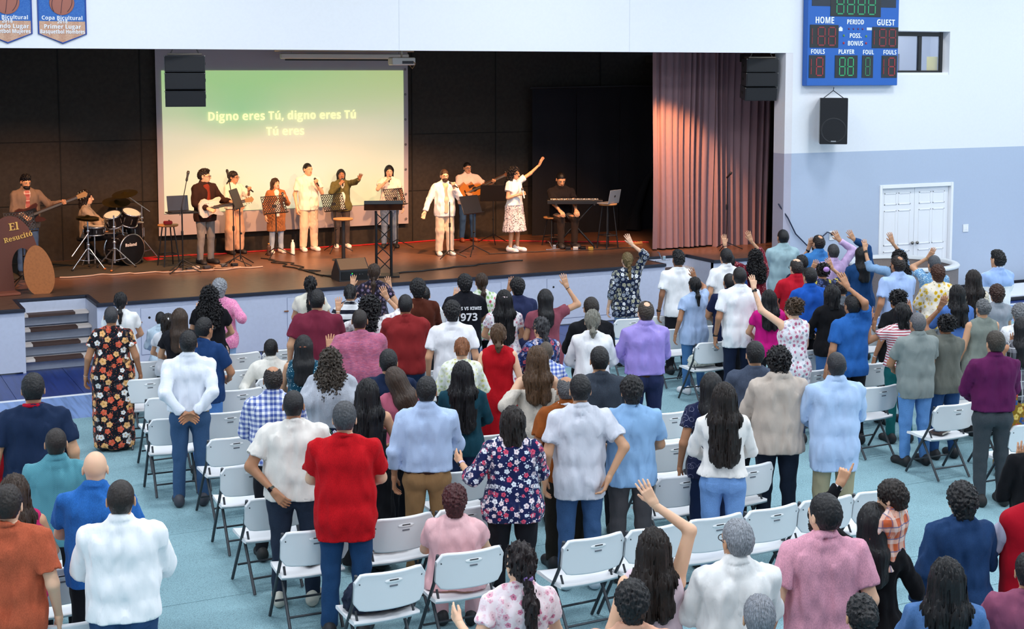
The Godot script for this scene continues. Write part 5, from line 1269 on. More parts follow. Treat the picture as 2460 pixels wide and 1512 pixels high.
func band() -> void:
	P({label = "bass player in tan jacket over plaid shirt with black beard", at = V(3.21, 0.92, -24.24), h = 1.64, yaw = 174, kind = "m", g = 1.06, top = "jacket", tm = "plain:75655a", bot = "pants", bm = "denim:4a6488", al = [V(-.5,1.22,-.26), "grip"], ar = [V(.1,1.02,-.28), "relax"], hair = "quiff", hc = "17151a", skin = "cb9a78", cell = 0.0240, inner = "plaid:c8a8a0:8a3a3a:e8dcd8", beard = "17151a", hy = -10, hp = -14, guitar = ["bass", "dark bass guitar played at the stage left end", 0.35]})
	P({label = "drummer in grey shirt with shoulder length dark hair", at = V(4.30, 0.92, -25.08), h = 1.28, yaw = 102, kind = "m", g = 1.00, top = "shirt", tm = "plain:a39484", bot = "pants", bm = "plain:1b1c22", al = "reach", ar = "reach", hair = "bob", hc = "2b1f1a", skin = "e3b697", cell = 0.0240, sit = true, sticks = true, scale = 1.016})
	P({label = "guitarist in dark brown jacket and grey jeans", at = V(6.15, 0.92, -24.34), h = 1.63, yaw = 160, kind = "m", g = 1.04, top = "jacket", tm = "plain:33221f", bot = "pants", bm = "denim:8a8684", al = [V(-.34,1.12,-.3), "grip"], ar = [V(.12,1.02,-.26), "relax"], hair = "quiff", hc = "2b1f1a", skin = "e3b697", cell = 0.0240, inner = "plain:7a3226", hy = -42, glasses = true, hem = 0.77, guitar = ["electric", "white electric guitar held by the man in brown jacket", 0.12]})
	P({label = "singer in white top and wide beige trousers with glasses", at = V(6.97, 0.92, -25.47), h = 1.50, yaw = 161, kind = "f", g = 1.00, top = "blouse", tm = "plain:efe9dc", bot = "pants", bm = "plain:d3ac92", al = [V(-0.13, 1.30, -0.34), "grip"], ar = "front", hair = "lowpony", hc = "2b1f1a", skin = "cb9a78", cell = 0.0240, hy = -24, glasses = true, leg = 1.75, hem = 0.935, mic = "microphone held by the singer in wide beige trousers"})
	P({label = "girl singer in long tan coat and light jeans", at = V(7.68, 0.92, -25.24), h = 1.36, yaw = 181, kind = "c", g = 0.95, top = "jacket", tm = "plain:a06a44", bot = "pants", bm = "denim:9fb6d2", al = [V(-0.11, 1.26, -0.30), "grip"], ar = "down", hair = "girl", hc = "4b3526", skin = "e3b697", cell = 0.0240, inner = "plain:f0ece6", hem = 0.5, hy = -18, hp = 8, mic = "microphone held by the girl in tan coat", shoec = "eee8e4", shoe = "shoe_plain"})
	P({label = "young man in white t-shirt and beige cargo trousers singing", at = V(8.31, 0.92, -25.28), h = 1.62, yaw = 178, kind = "m", g = 0.98, top = "tee", tm = "plain:f2efe6", bot = "pants", bm = "plain:d8c4b0", al = [V(-0.09, 1.29, -0.24), "grip"], ar = "down", hair = "crop", hc = "17151a", skin = "e3b697", cell = 0.0240, hy = -16, hem = 0.79, leg = 1.25, mic = "microphone held by the young man in white t-shirt", shoec = "f2eeee", shoe = "shoe_plain"})
	P({label = "singer in olive green jacket stretching one arm out", at = V(9.02, 0.92, -25.47), h = 1.47, yaw = 190, kind = "f", g = 1.04, top = "jacket", tm = "heather:6b6a44", bot = "pants", bm = "plain:4a4444", al = [V(-0.35, 1.56, -0.63), "open"], ar = "mic", hair = "thinlong", hc = "17151a", skin = "b07d5c", cell = 0.0240, inner = "plain:f2f0ea", hp = 10, mic = "microphone held by the singer in green jacket", micside = 1, shoec = "eeeaea", shoe = "shoe_plain"})
	P({label = "singer in white blouse and blue jeans with long black hair", at = V(9.83, 0.92, -25.08), h = 1.54, yaw = 197, kind = "f", g = 1.12, top = "tee", tm = "plain:f0ece4", bot = "pants", bm = "denim:6f86a6", al = "down", ar = "mic", hair = "thinlong", hc = "17151a", skin = "e3b697", cell = 0.0240, mic = "microphone held by the singer in white blouse", micside = 1, hem = 0.89})
	P({label = "lead singer in white denim jacket and beige cargo trousers", at = V(10.32, 0.92, -23.62), h = 1.54, yaw = 188, kind = "m", g = 1.04, top = "jacket", tm = "plain:f1efee", bot = "pants", bm = "plain:d6c2ac", al = [V(-0.14, 1.35, -0.22), "grip"], ar = [V(0.44, 0.83, -0.05), "relax"], hair = "short", hc = "4b3526", skin = "e3b697", cell = 0.0240, inner = "plain:d0b49c", beard = "4b3526", glasses = true, hem = 0.77, leg = 1.3, mic = "microphone held by the lead singer in white jacket", shoec = "ece8e0", shoe = "shoe_plain"})
	P({label = "acoustic guitarist in pale pink shirt and blue jeans", at = V(11.55, 0.92, -25.32), h = 1.54, yaw = 189, kind = "m", g = 1.16, top = "polo", tm = "plain:e6cfc6", bot = "pants", bm = "denim:30507c", al = [V(-.46,1.26,-.3), "grip"], ar = [V(.08,1.05,-.3), "relax"], hair = "crop", hc = "17151a", skin = "cb9a78", cell = 0.0240, glasses = true, hy = -8, guitar = ["acoustic", "orange acoustic guitar with cutaway body", 0.42], shoec = "7a3a24"})
	P({label = "woman singer in white t-shirt and patterned midi skirt, arm raised", at = V(11.66, 0.92, -23.49), h = 1.55, yaw = 154, kind = "f", g = 1.00, top = "tee", tm = "plain:f2efee", bot = "skirt", bm = "leopard:d9cfd2:2a262c", al = [V(-0.40, 1.75, -0.33), "open"], ar = [V(0.06, 1.17, -0.18), "grip"], hair = "curlong", hc = "17151a", skin = "cb9a78", cell = 0.0240, shem = 0.42, hemw = 0.2, hem = 0.935, hy = -8, glasses = true, mic = "white microphone held by the woman in patterned skirt", micside = 1, shoec = "f2eeee", shoe = "shoe_plain"})
	P({label = "keyboard player in black polo looking down", at = V(12.90, 0.92, -24.00), h = 1.38, yaw = 192, kind = "m", g = 1.06, top = "polo", tm = "plain:1c1a1e", bot = "pants", bm = "plain:2e241f", al = "reach", ar = "reach", hair = "crop", hc = "17151a", skin = "cb9a78", cell = 0.0240, sit = true, hp = -22, scale = 1.095})
	P({label = "small boy in orange plaid shirt and grey hood held by the woman in black", at = V(5.86, 0.91, -6.64), h = 0.84, yaw = -21, kind = "c", g = 0.95, top = "rolled", tm = "plaid:c8603a:eee4e0:6070a0", bot = "pants", bm = "denim:2c3a52", al = "lap", ar = "lap", hair = "mop", hc = "2b1f1a", skin = "e3b697", cell = 0.0135, sit = true, hp = -12, hs = 1.25, scale = 0.667})

# ------------------------------------------------------------------ the hall
func relief(hex: String, rough: float, freq: float, scale: float, h: float, lo := .9, hi := 1.06) -> StandardMaterial3D:
	var m := StandardMaterial3D.new()
	m.albedo_color = Color(hex)
	m.roughness = rough
	m.uv1_triplanar = true; m.uv1_world_triplanar = true
	m.uv1_scale = Vector3.ONE * scale
	m.albedo_texture = noise_tex("relief%s" % freq, freq, 5, 512, false, 1.0, lo, hi)
	m.heightmap_enabled = true
	m.heightmap_texture = m.albedo_texture
	m.heightmap_scale = h
	return m
func slab(a: Vector3, b: Vector3, bev := 0.0) -> Mesh:
	return MB.new().box((a + b) / 2, (b - a).abs(), bev).mesh()
func hall() -> void:
	var white := relief("eceff4", .75, 30, .5, .07, .985, 1.0)
	var grey := relief("b6c4da", .7, 30, .5, .07, .975, 1.01)
	var x0 := -7.0; var x1 := 27.0; var z1 := 7.0; var top := 8.5
	# front wall: header over the stage, the wall right of the stage, the end left of it
	var w := struct("wall_front", slab(V(x0, 4.55, FRONT), V(15.9, top, FRONT - .3)), white)
	part("wall_panel", slab(V(15.9, 2.755, FRONT - .005), V(18.2, top, FRONT - .3)), white, w)
	part("wall_panel", slab(V(18.2, 4.97, FRONT - .005), V(19.56, top, FRONT - .3)), white, w)
	part("wall_panel", slab(V(18.2, 2.755, FRONT - .005), V(19.56, 4.16, FRONT - .3)), white, w)
	part("wall_panel", slab(V(19.56, 2.755, FRONT - .005), V(x1, top, FRONT - .3)), white, w)
	part("dado_panel", slab(V(15.9, 0, FRONT - .004), V(17.94, 2.755, FRONT - .3)), grey, w)
	part("dado_panel", slab(V(17.94, 2.11, FRONT - .004), V(19.74, 2.755, FRONT - .3)), grey, w)
	part("dado_panel", slab(V(19.74, 0, FRONT - .004), V(x1, 2.755, FRONT - .3)), grey, w)
	part("end_panel", slab(V(x0, 0, FRONT), V(-2.0, 4.55, FRONT - .3)), white, w)
	for x in [2.0, 8.35, 12.5]: part("joint", slab(V(x, 4.56, FRONT + .0015), V(x + .006, top, FRONT - .01)), flat("c9d0da", .8), w)
	struct("baseboard_front", slab(V(19.8, 0, FRONT), V(x1, .1, FRONT + .02), .004), flat("20222a", .5))
	struct("wall_left", slab(V(x0 - .3, 0, z1), V(x0, top, FRONT - .3)), white)
	struct("wall_right", slab(V(x1, 0, z1), V(x1 + .3, top, FRONT - .3)), white)
	struct("wall_back", slab(V(x0, 0, z1), V(x1, top, z1 + .3)), white)
	struct("ceiling", slab(V(x0 - .3, top, z1 + .3), V(x1 + .3, top + .3, FRONT - 6)), relief("e2e6ec", .9, 30, .4, .2))
	# floor: carpet sheets, gloss sports floor near the stage
	var carpet := relief("88aeb9", .95, 70, 1.1, .5, .62, 1.3)
	var fl := struct("floor", slab(V(x0 - .3, -.3, z1 + .3), V(x1 + .3, -.02, BACK - .3)), flat("5b6a70", .9))
	var zz := [z1, 5.4, 3.65, 1.9, .15, -1.6, -3.35, -5.1, -6.85, -8.6, -9.42, -11.15, -12.9, -14.65, -16.0, -17.84]
	for i in zz.size() - 1:
		part("carpet_sheet", slab(V(x0, -.02, zz[i] - .004), V(x1, 0, zz[i + 1] + .004), .004), carpet, fl)
	var blue := StandardMaterial3D.new()
	blue.albedo_color = Color("21397c"); blue.roughness = .32
	blue.uv1_triplanar = true; blue.uv1_world_triplanar = true; blue.uv1_scale = Vector3(.6, .6, .6)
	blue.albedo_texture = noise_tex("planks", 24, 3, 512, false, .06, .75, 1.15)
	var pale: StandardMaterial3D = blue.duplicate()
	pale.albedo_color = Color("7f9fd6")
	var xs := []
	for k in 40: xs.append(x0 + k * .85)
	for k in xs.size():
		var xe: float = minf(xs[k] + .85, x1)
		if xs[k] >= x1: break
		part("floor_board", slab(V(xs[k] + .002, -.02, -19.2), V(xe - .002, -.002, FRONT - .3), .002), blue, fl)
	part("floor_strip", slab(V(x0, -.02, -17.85), V(x1, -.002, -19.11), .002), pale, fl)
	part("court_line", slab(V(x0, -.02, -19.11), V(x1, 0.0, -19.2), .001), flat("e8edf5", .4), fl)
	# double door
	var dr := struct("door_1", slab(V(17.94, 0, FRONT - .1), V(19.74, 2.11, FRONT - .16)), flat("e6e9ee", .5))
	for s in [[17.94, 18.0], [19.68, 19.74]]: part("jamb", slab(V(s[0], 0, FRONT + .015), V(s[1], 2.11, FRONT - .1), .006), flat("f2f4f7", .5), dr)
	part("lintel", slab(V(18.0, 2.04, FRONT + .013), V(19.68, 2.11, FRONT - .1), .006), flat("f2f4f7", .5), dr)
	for k in 2:
		var lx: float = 18.0 + k * .84
		var leaf := part("leaf", slab(V(lx + .003, .01, FRONT - .06), V(lx + .837, 2.035, FRONT - .1), .004), flat("f0f2f6", .45), dr)
		for c in 2:
			for q in [[.12, .85], [.95, 1.62], [1.72, 1.95]]:
				var a := lx + .1 + c * .34
				for fr in [[a, q[0], a + .3, q[0] + .025], [a, q[1] - .025, a + .3, q[1]], [a, q[0], a + .025, q[1]], [a + .275, q[0], a + .3, q[1]]]:
					part("moulding", slab(V(fr[0], fr[1], FRONT - .05), V(fr[2], fr[3], FRONT - .065), .005), flat("f0f2f6", .45), leaf)
		part("door_knob", MB.new().ball(V(lx + (.78 if k == 0 else .06), .98, FRONT - .02), V(.032, .032, .03)).mesh(), flat("7d7a74", .25, .9), leaf)
	# interior window with black frame
	var wn := struct("window_1", slab(V(18.2, 4.16, FRONT - .29), V(19.56, 4.2, FRONT - .02)), white)
	for fr in [[18.31, 4.17, 19.43, 4.24], [18.31, 4.88, 19.43, 4.96], [18.24, 4.17, 18.31, 4.96], [19.43, 4.17, 19.5, 4.96], [18.9, 4.24, 18.98, 4.88]]:
		part("frame", slab(V(fr[0], fr[1], FRONT - .12), V(fr[2], fr[3], FRONT - .18), .006), flat("16171b", .4), wn)
	var glass := StandardMaterial3D.new()
	glass.transparency = BaseMaterial3D.TRANSPARENCY_ALPHA
	glass.albedo_color = Color(.75, .82, .95, .12); glass.roughness = .02
	for s in [[18.3, 18.9], [18.98, 19.44]]: part("pane", slab(V(s[0], 4.23, FRONT - .148), V(s[1], 4.89, FRONT - .154)), glass, wn)
	var room := struct("wall_booth", slab(V(17.2, 3.2, FRONT - 2.0), V(21.0, 6.0, FRONT - 2.1)), flat("cdd6e6", .8))
	part("panel", slab(V(17.2, 3.2, FRONT - .3), V(17.3, 6.0, FRONT - 2.0)), flat("cdd6e6", .8), room)
	part("panel", slab(V(20.9, 3.2, FRONT - .3), V(21.0, 6.0, FRONT - 2.0)), flat("cdd6e6", .8), room)
	part("panel", slab(V(17.2, 6.0, FRONT - .3), V(21.0, 6.1, FRONT - 2.0)), flat("cdd6e6", .8), room)
	part("panel", slab(V(17.2, 3.1, FRONT - .3), V(21.0, 3.2, FRONT - 2.0)), flat("8a94a4", .8), room)
	var bl := AreaLight3D.new()
	bl.name = "booth_light"; bl.area_size = Vector2(1.0, .4); bl.light_energy = 3.0; bl.shadow_enabled = true
	bl.position = V(19.2, 5.95, FRONT - 1.2); bl.rotation.x = -PI / 2
	add_child(bl)
	var bt := thing("booth_lamp", "small ceiling lamp inside the control booth", "lamp", V(19.2, 5.98, FRONT - 1.2))
	part("diffuser", MB.new().box(Vector3.ZERO, V(1.0, .03, .4), .008).mesh(), glow("f4f8ff", 2.0), bt)
	var pst := thing("paper_notice", "yellow paper notice behind the booth window", "notice", V(19.2, 4.24, FRONT - .2))
	part("sheet", slab(V(-.02, 0, 0), V(.25, .26, -.004), .001), flat("d8c866", .8), pst)
	part("emblem", MB.new().lathe([Vector2(.02, 0), Vector2(.02, .002)], 10).mesh(), flat("5a5030", .8), pst, V(.12, .18, .0005), Basis(Vector3.RIGHT, PI / 2))
	# socket, switch and cable
	var so := thing("wall_socket", "white wall socket with a black plug and cable", "socket", V(16.84, 1.14, FRONT))
	part("plate", slab(V(-.06, 0, 0), V(.06, .17, .01), .004), flat("eef1f4", .4), so)
	part("plug", slab(V(-.03, .09, .01), V(.03, .15, .05), .008), flat("1b1c20", .5), so)
	tag(part("power_cable", MB.new().tube([V(16.84, 1.25, FRONT + .05), V(16.7, 1.3, FRONT + .05), V(16.45, 1.12, FRONT + .04), V(16.25, 1.08, FRONT + .04), V(16.0, 1.3, FRONT + .03), V(15.82, 1.6, FRONT + .03), V(15.7, 1.85, FRONT - .1)], .012, 6).mesh(), flat("1d2a44", .5), self), "dark cable drooping along the wall corner to the socket", "cable")
	var sw := thing("light_switch", "white double light switch beside the white double door", "switch", V(20.08, 1.13, FRONT))
	part("plate", slab(V(-.07, 0, 0), V(.07, .15, .01), .004), flat("eef1f4", .4), sw)
	for k in 2: part("rocker", slab(V(-.05 + k * .055, .04, .01), V(-.01 + k * .055, .11, .016), .003), flat("f6f8fa", .35), sw)
	# round stone baptistery
	var bp := thing("baptistery", "round baptismal pool of speckled stone with white rim by the door", "pool", V(17.50, 0, -19.68))
	var stone := relief("9a8f8c", .85, 200, 1.2, .8, .35, 1.3)
	part("basin_wall", MB.new().lathe([Vector2(.95, 0), Vector2(.95, .8), Vector2(.85, .8), Vector2(.85, .2), Vector2(.002, .2)], 48).mesh(), stone, bp)
	part("rim", MB.new().lathe([Vector2(.965, .79), Vector2(.975, .82), Vector2(.95, .85), Vector2(.85, .85), Vector2(.84, .79)], 48).mesh(), flat("d3d8dc", .5), bp)
	# side step by the wall
	var sp := thing("floor_mat", "white topped low platform with black edge against the wall", "platform", V(20.9, 0, -20.0))
	part("deck", slab(V(-1.2, .06, -.55), V(1.6, .1, .55), .01), flat("e4e9f0", .5), sp)
	part("edge", slab(V(-1.22, 0, -.57), V(1.62, .06, .57), .01), flat("20222a", .6), sp)

# ------------------------------------------------------------------ the stage
func stage() -> void:
	var wood := StandardMaterial3D.new()
	wood.albedo_color = Color("75523f"); wood.roughness = .34
	wood.uv1_triplanar = true; wood.uv1_world_triplanar = true; wood.uv1_scale = Vector3(.5, .5, .5)
	wood.albedo_texture = noise_tex("stagewood", 40, 4, 512, false, 1.0, .55, 1.25)
	wood.uv1_scale = Vector3(.16, .5, 1.2)
	var paint := relief("c3cbde", .55, 20, .6, .12, .97, 1.02)
	var nosing := flat("1d2230", .5)
	var black := relief("332e29", .8, 26, .35, .2, .75, 1.1)
	# floor with two stair openings
	var fl := struct("floor_stage", slab(V(-3, STAGE - .04, -21.75), V(15.9, STAGE, BACK)), wood)
	for s in [[-3.0, 2.69], [3.68, 13.25], [14.25, 15.9]]:
		part("deck_front", slab(V(s[0], STAGE - .04, FRONT + .02), V(s[1], STAGE, -21.75)), wood, fl)
		part("nosing", slab(V(s[0], STAGE - .05, FRONT + .035), V(s[1], STAGE + .004, FRONT + .0), .008), nosing, fl)
	# the front: panels with hatches
	var fr := struct("wall_stage_front", slab(V(3.68, 0.02, FRONT), V(13.25, STAGE - .04, FRONT - .08)), paint)
	part("panel", slab(V(-3, .02, FRONT), V(2.69, STAGE - .04, FRONT - .08)), paint, fr)
	part("panel", slab(V(14.25, .02, FRONT), V(15.9, STAGE - .04, FRONT - .08)), paint, fr)
	var dark := flat("7f8aa6", .7)
	for x in [4.3, 5.75, 6.5, 7.95, 8.7, 10.15, 10.95, 12.35]:
		if int(round(x * 100)) in [575, 795, 1015, 1235]: continue
		var h := part("hatch", slab(V(x, .12, FRONT + .006), V(x + 1.4, .8, FRONT - .01), .003), paint, fr)
		part("gap", slab(V(x - .006, .114, FRONT + .002), V(x + 1.406, .806, FRONT - .01)), dark, h)
		part("finger_hole", MB.new().lathe([Vector2(.001, 0), Vector2(.018, 0), Vector2(.018, .002), Vector2(.001, .002)], 12).mesh(), flat("15171c", .9), h, V(x + .12, .66, FRONT + .006), Basis(Vector3.RIGHT, PI / 2))
		part("latch", MB.new().box(V(x - .02, .6, FRONT + .012), V(.07, .02, .014), .004).mesh(), flat("8a5a3a", .5), h)
	# stairs
	for s in [[2.69, 3.68, "left"], [13.25, 14.25, "right"]]:
		var st := struct("stairs_" + s[2], slab(V(s[0], .0, -21.7), V(s[1], STAGE - .04, -21.78)), paint)
		part("nosing", slab(V(s[0], STAGE - .05, -21.7), V(s[1], STAGE + .004, -21.76), .006), nosing, st)
		for side in 2:
			var xx: float = s[side]
			var a: float = xx - .04 if side == 0 else xx
			part("cheek", slab(V(a, 0, FRONT - .001), V(a + .04, STAGE - .04, -21.7)), paint, st)
			part("cheek_nosing", slab(V(a - .01, STAGE - .05, FRONT + .03), V(a + .05, STAGE + .004, -21.76), .006), nosing, st)
		for k in 4:
			var y := .18 * (k + 1)
			var zf := FRONT - .02 - .2 * k
			var tr := part("tread", slab(V(s[0] + .002, y - .035, zf), V(s[1] - .002, y, zf - .24), .004), flat("d9cfc8", .6), st)
			part("tread_strip", slab(V(s[0] + .13, y - .037, zf + .004), V(s[1] - .2, y + .003, zf - .2), .003), flat("45312a", .6), tr)
			part("riser", slab(V(s[0] + .002, y - .18, zf - .16), V(s[1] - .002, y - .035, zf - .19)), paint, st)
	# stage house
	var hb := struct("wall_stage_back", slab(V(-3, STAGE, BACK), V(16.2, 7, BACK - .2)), black)
	for x in [1.9, 4.0, 5.4, 10.6, 12.4, 14.8]: part("batten_joint", slab(V(x, STAGE, BACK + .012), V(x + .02, 6.0, BACK)), flat("121212", .8), hb)
	for y in [3.0, 1.9]: part("panel_joint", slab(V(-3, y, BACK + .01), V(16.0, y + .012, BACK)), flat("101010", .9), hb)
	struct("wall_stage_left", slab(V(-3.2, 0, FRONT - .3), V(-3, 7, BACK)), black)
	struct("wall_stage_right", slab(V(18.4, 0, FRONT - .3), V(18.6, 4.4, BACK)), black)
	struct("floor_wings", slab(V(15.9, STAGE - .2, FRONT - .3), V(18.4, STAGE, BACK)), wood)
	struct("wall_wings_back", slab(V(16.2, STAGE, BACK), V(18.6, 7, BACK - .2)), black)
	struct("ceiling_stage", slab(V(-3.2, 6.6, FRONT - .3), V(16.0, 6.8, BACK - .2)), black)
	struct("ceiling_wings", slab(V(15.9, 4.4, FRONT - .3), V(18.6, 4.55, BACK - .2)), black)
	struct("wall_left_reveal", slab(V(-3.2, 0, FRONT - .3), V(-2.0, 4.6, FRONT - .32)), black)
	# pillar at the right end of the opening
	var pl := struct("trim_1", slab(V(15.74, 2.755, FRONT - .003), V(15.9, 4.55, FRONT - .32)), relief("e6e3e6", .75, 30, .5, .07, .985, 1.0))
	part("dado", slab(V(15.74, STAGE, FRONT - .003), V(15.9, 2.755, FRONT - .32)), relief("b9b6c6", .75, 30, .5, .2, .96, 1.02), pl)
	# black cloth flat on the right half of the back wall
	var bp := thing("black_backdrop", "tall black cloth backdrop hung on the stage back wall", "backdrop", V(13.1, STAGE, BACK + .25))
	for k in 3:
		var rings := []
		var x0 := k * 1.02
		for i in 9:
			var rg := PackedVector3Array()
			for j in 14:
				var u := float(j) / 13
				rg.append(V(x0 + u * 1.01, 2.95 * i / 8.0 + (.02 * k if i == 8 else 0.0), .02 * sin(u * 9 + k * 2 + i * .3) * (1.1 - i * .08)))
			rings.append(rg)
		part("cloth_panel", MB.new().loft(rings, false).mesh(), fab("plain:24252b"), bp)
	part("cloth_tail", MB.new().tube([V(2.95, 1.45, .05), V(2.6, 1.0, .1), V(2.35, .4, .12), V(2.3, .02, .14)], [.02, .07, .1, .16], 10).mesh(), fab("plain:202126"), bp)
	part("rail", MB.new().tube([V(-.05, 2.97, 0), V(3.1, 3.0, 0)], .018, 6).mesh(), flat("2c2c30", .5), bp)
	# house curtain, gathered, in dusty rose
	var ct := thing("stage_curtain", "dusty rose pleated stage curtain at the right of the stage", "curtain", V(14.0, STAGE, -22.5))
	var cm := StandardMaterial3D.new()
	cm.albedo_color = Color("8e7076"); cm.roughness = .8
	cm.rim_enabled = true; cm.rim = .5; cm.rim_tint = .7
	cm.uv1_triplanar = true; cm.uv1_scale = Vector3(2, 2, 2); cm.heightmap_enabled = true; cm.heightmap_texture = noise_tex("wrinkle", 9, 4, 512, false, .55); cm.heightmap_scale = .4
	var rng := RandomNumberGenerator.new()
	rng.seed = 11
	var xs := 0.0
	for k in 2:
		var x0: float = [0.0, 1.36][k]
		var x1: float = [1.34, 2.62][k]
		var ph := []
		for q in 5: ph.append(rng.randf() * TAU)
		var rings := []
		for i in 13:
			var y := 4.6 * i / 12.0 + .03
			var rg := PackedVector3Array()
			for j in 150:
				var u := float(j) / 149
				var x := lerpf(x0, x1, u)
				var wv := sin(x * 44 + ph[0] + sin(x * 5 + ph[1]) * 2.2)
				var amp := lerpf(.07, .045, y / 4.6) * (.75 + .35 * sin(x * 7 + ph[2]))
				rg.append(V(x + .018 * sin(x * 44 + ph[3] + sin(x * 5) * 2), y - (.03 if k == 1 else 0.0), wv * amp + .03 * sin(y * 1.1 + x * 3 + ph[4])))
			rings.append(rg)
		part("curtain_leaf", MB.new().loft(rings, false).mesh(), cm, ct)
	part("track", MB.new().box(V(1.3, 4.66, 0), V(2.9, .04, .06), .005).mesh(), flat("303034", .5), ct)
	# projection screen: cloth with a picture thrown on it
	var sc := thing("projection_screen", "wide cloth projection screen with yellow green picture and song lyrics", "screen", V(5.66, 1.28, BACK + .12))
	var cw := 4.82
	var ch := 3.5
	var rings2 := []
	for i in 7:
		var rg := PackedVector3Array()
		for j in 25:
			var u := float(j) / 24
			rg.append(V(u * cw, ch * i / 6.0, .012 * sin(u * 5.0 + i * .8)))
		rings2.append(rg)
	part("cloth", MB.new().loft(rings2, false).mesh(), flat("b2adb8", .8), sc)
	part("batten", MB.new().box(V(cw / 2, ch - .02, -.05), V(cw, .05, .15), .01).mesh(), flat("a8a4a8", .6), sc)
	var im := Image.create(160, 88, false, Image.FORMAT_RGB8)
	for y in 88:
		for x in 160:
			var u := x / 159.0
			var v := y / 87.0
			var c := Color("f4f2c8").lerp(Color("b4ea94"), clampf(1.25 - v * 2.2 - absf(u - .3) * .9, 0, 1))
			c = c.lerp(Color("cfe48c"), clampf((u - .45) * 1.6, 0, 1) * clampf(1.1 - v * 2.6, 0, 1) * .8)
			c = c.lerp(Color("f3ee9c"), clampf(v * 1.8 - .9, 0, 1) * (.45 + .4 * sin(u * 9.0)))
			c = c.lerp(Color("92e496"), clampf(.5 - Vector2(u - .3, v - .28).length() * 2.2, 0, 1))
			im.set_pixel(x, y, c)
	var pm := StandardMaterial3D.new()
	pm.albedo_color = Color("9c98a2"); pm.roughness = .85
	pm.emission_enabled = true; pm.emission_texture = ImageTexture.create_from_image(im); pm.emission = Color.WHITE; pm.emission_operator = BaseMaterial3D.EMISSION_OP_MULTIPLY; pm.emission_energy_multiplier = .62
	var q := MB.new()
	rings2.clear()
	for i in 7:
		var rg := PackedVector3Array()
		for j in 25:
			var u := float(j) / 24
			rg.append(V(.1 + u * 4.62, .4 + 2.56 * (1.0 - i / 6.0), .02 + .012 * sin((.1 + u * 4.62) / cw * 5.0 + (.4 + 2.56 * (1.0 - i / 6.0)) / ch * 6 * .8)))
		rings2.append(rg)
	q.loft(rings2, false)
	for i in 7:
		for j in 25: q.uv[i * 25 + j] = Vector2(j / 24.0, i / 6.0)
	part("projected_picture", q.mesh(), pm, sc)
	var lm := glow("fbf6b0", 1.0)
	part("lyrics", text_mesh("Digno eres Tú, digno eres Tú", .21), lm, sc, V(2.33, 2.13, .045))
	part("lyrics", text_mesh("Tú eres", .21), lm, sc, V(2.36, 1.84, .045))
	for k in 7: part("grommet", MB.new().lathe([Vector2(.01, 0), Vector2(.022, 0), Vector2(.022, .004), Vector2(.01, .004)], 10).mesh(), flat("6a6468", .4, .6), sc, V(cw - .06, .1 + .48 * k, .018), Basis(Vector3.RIGHT, PI / 2))

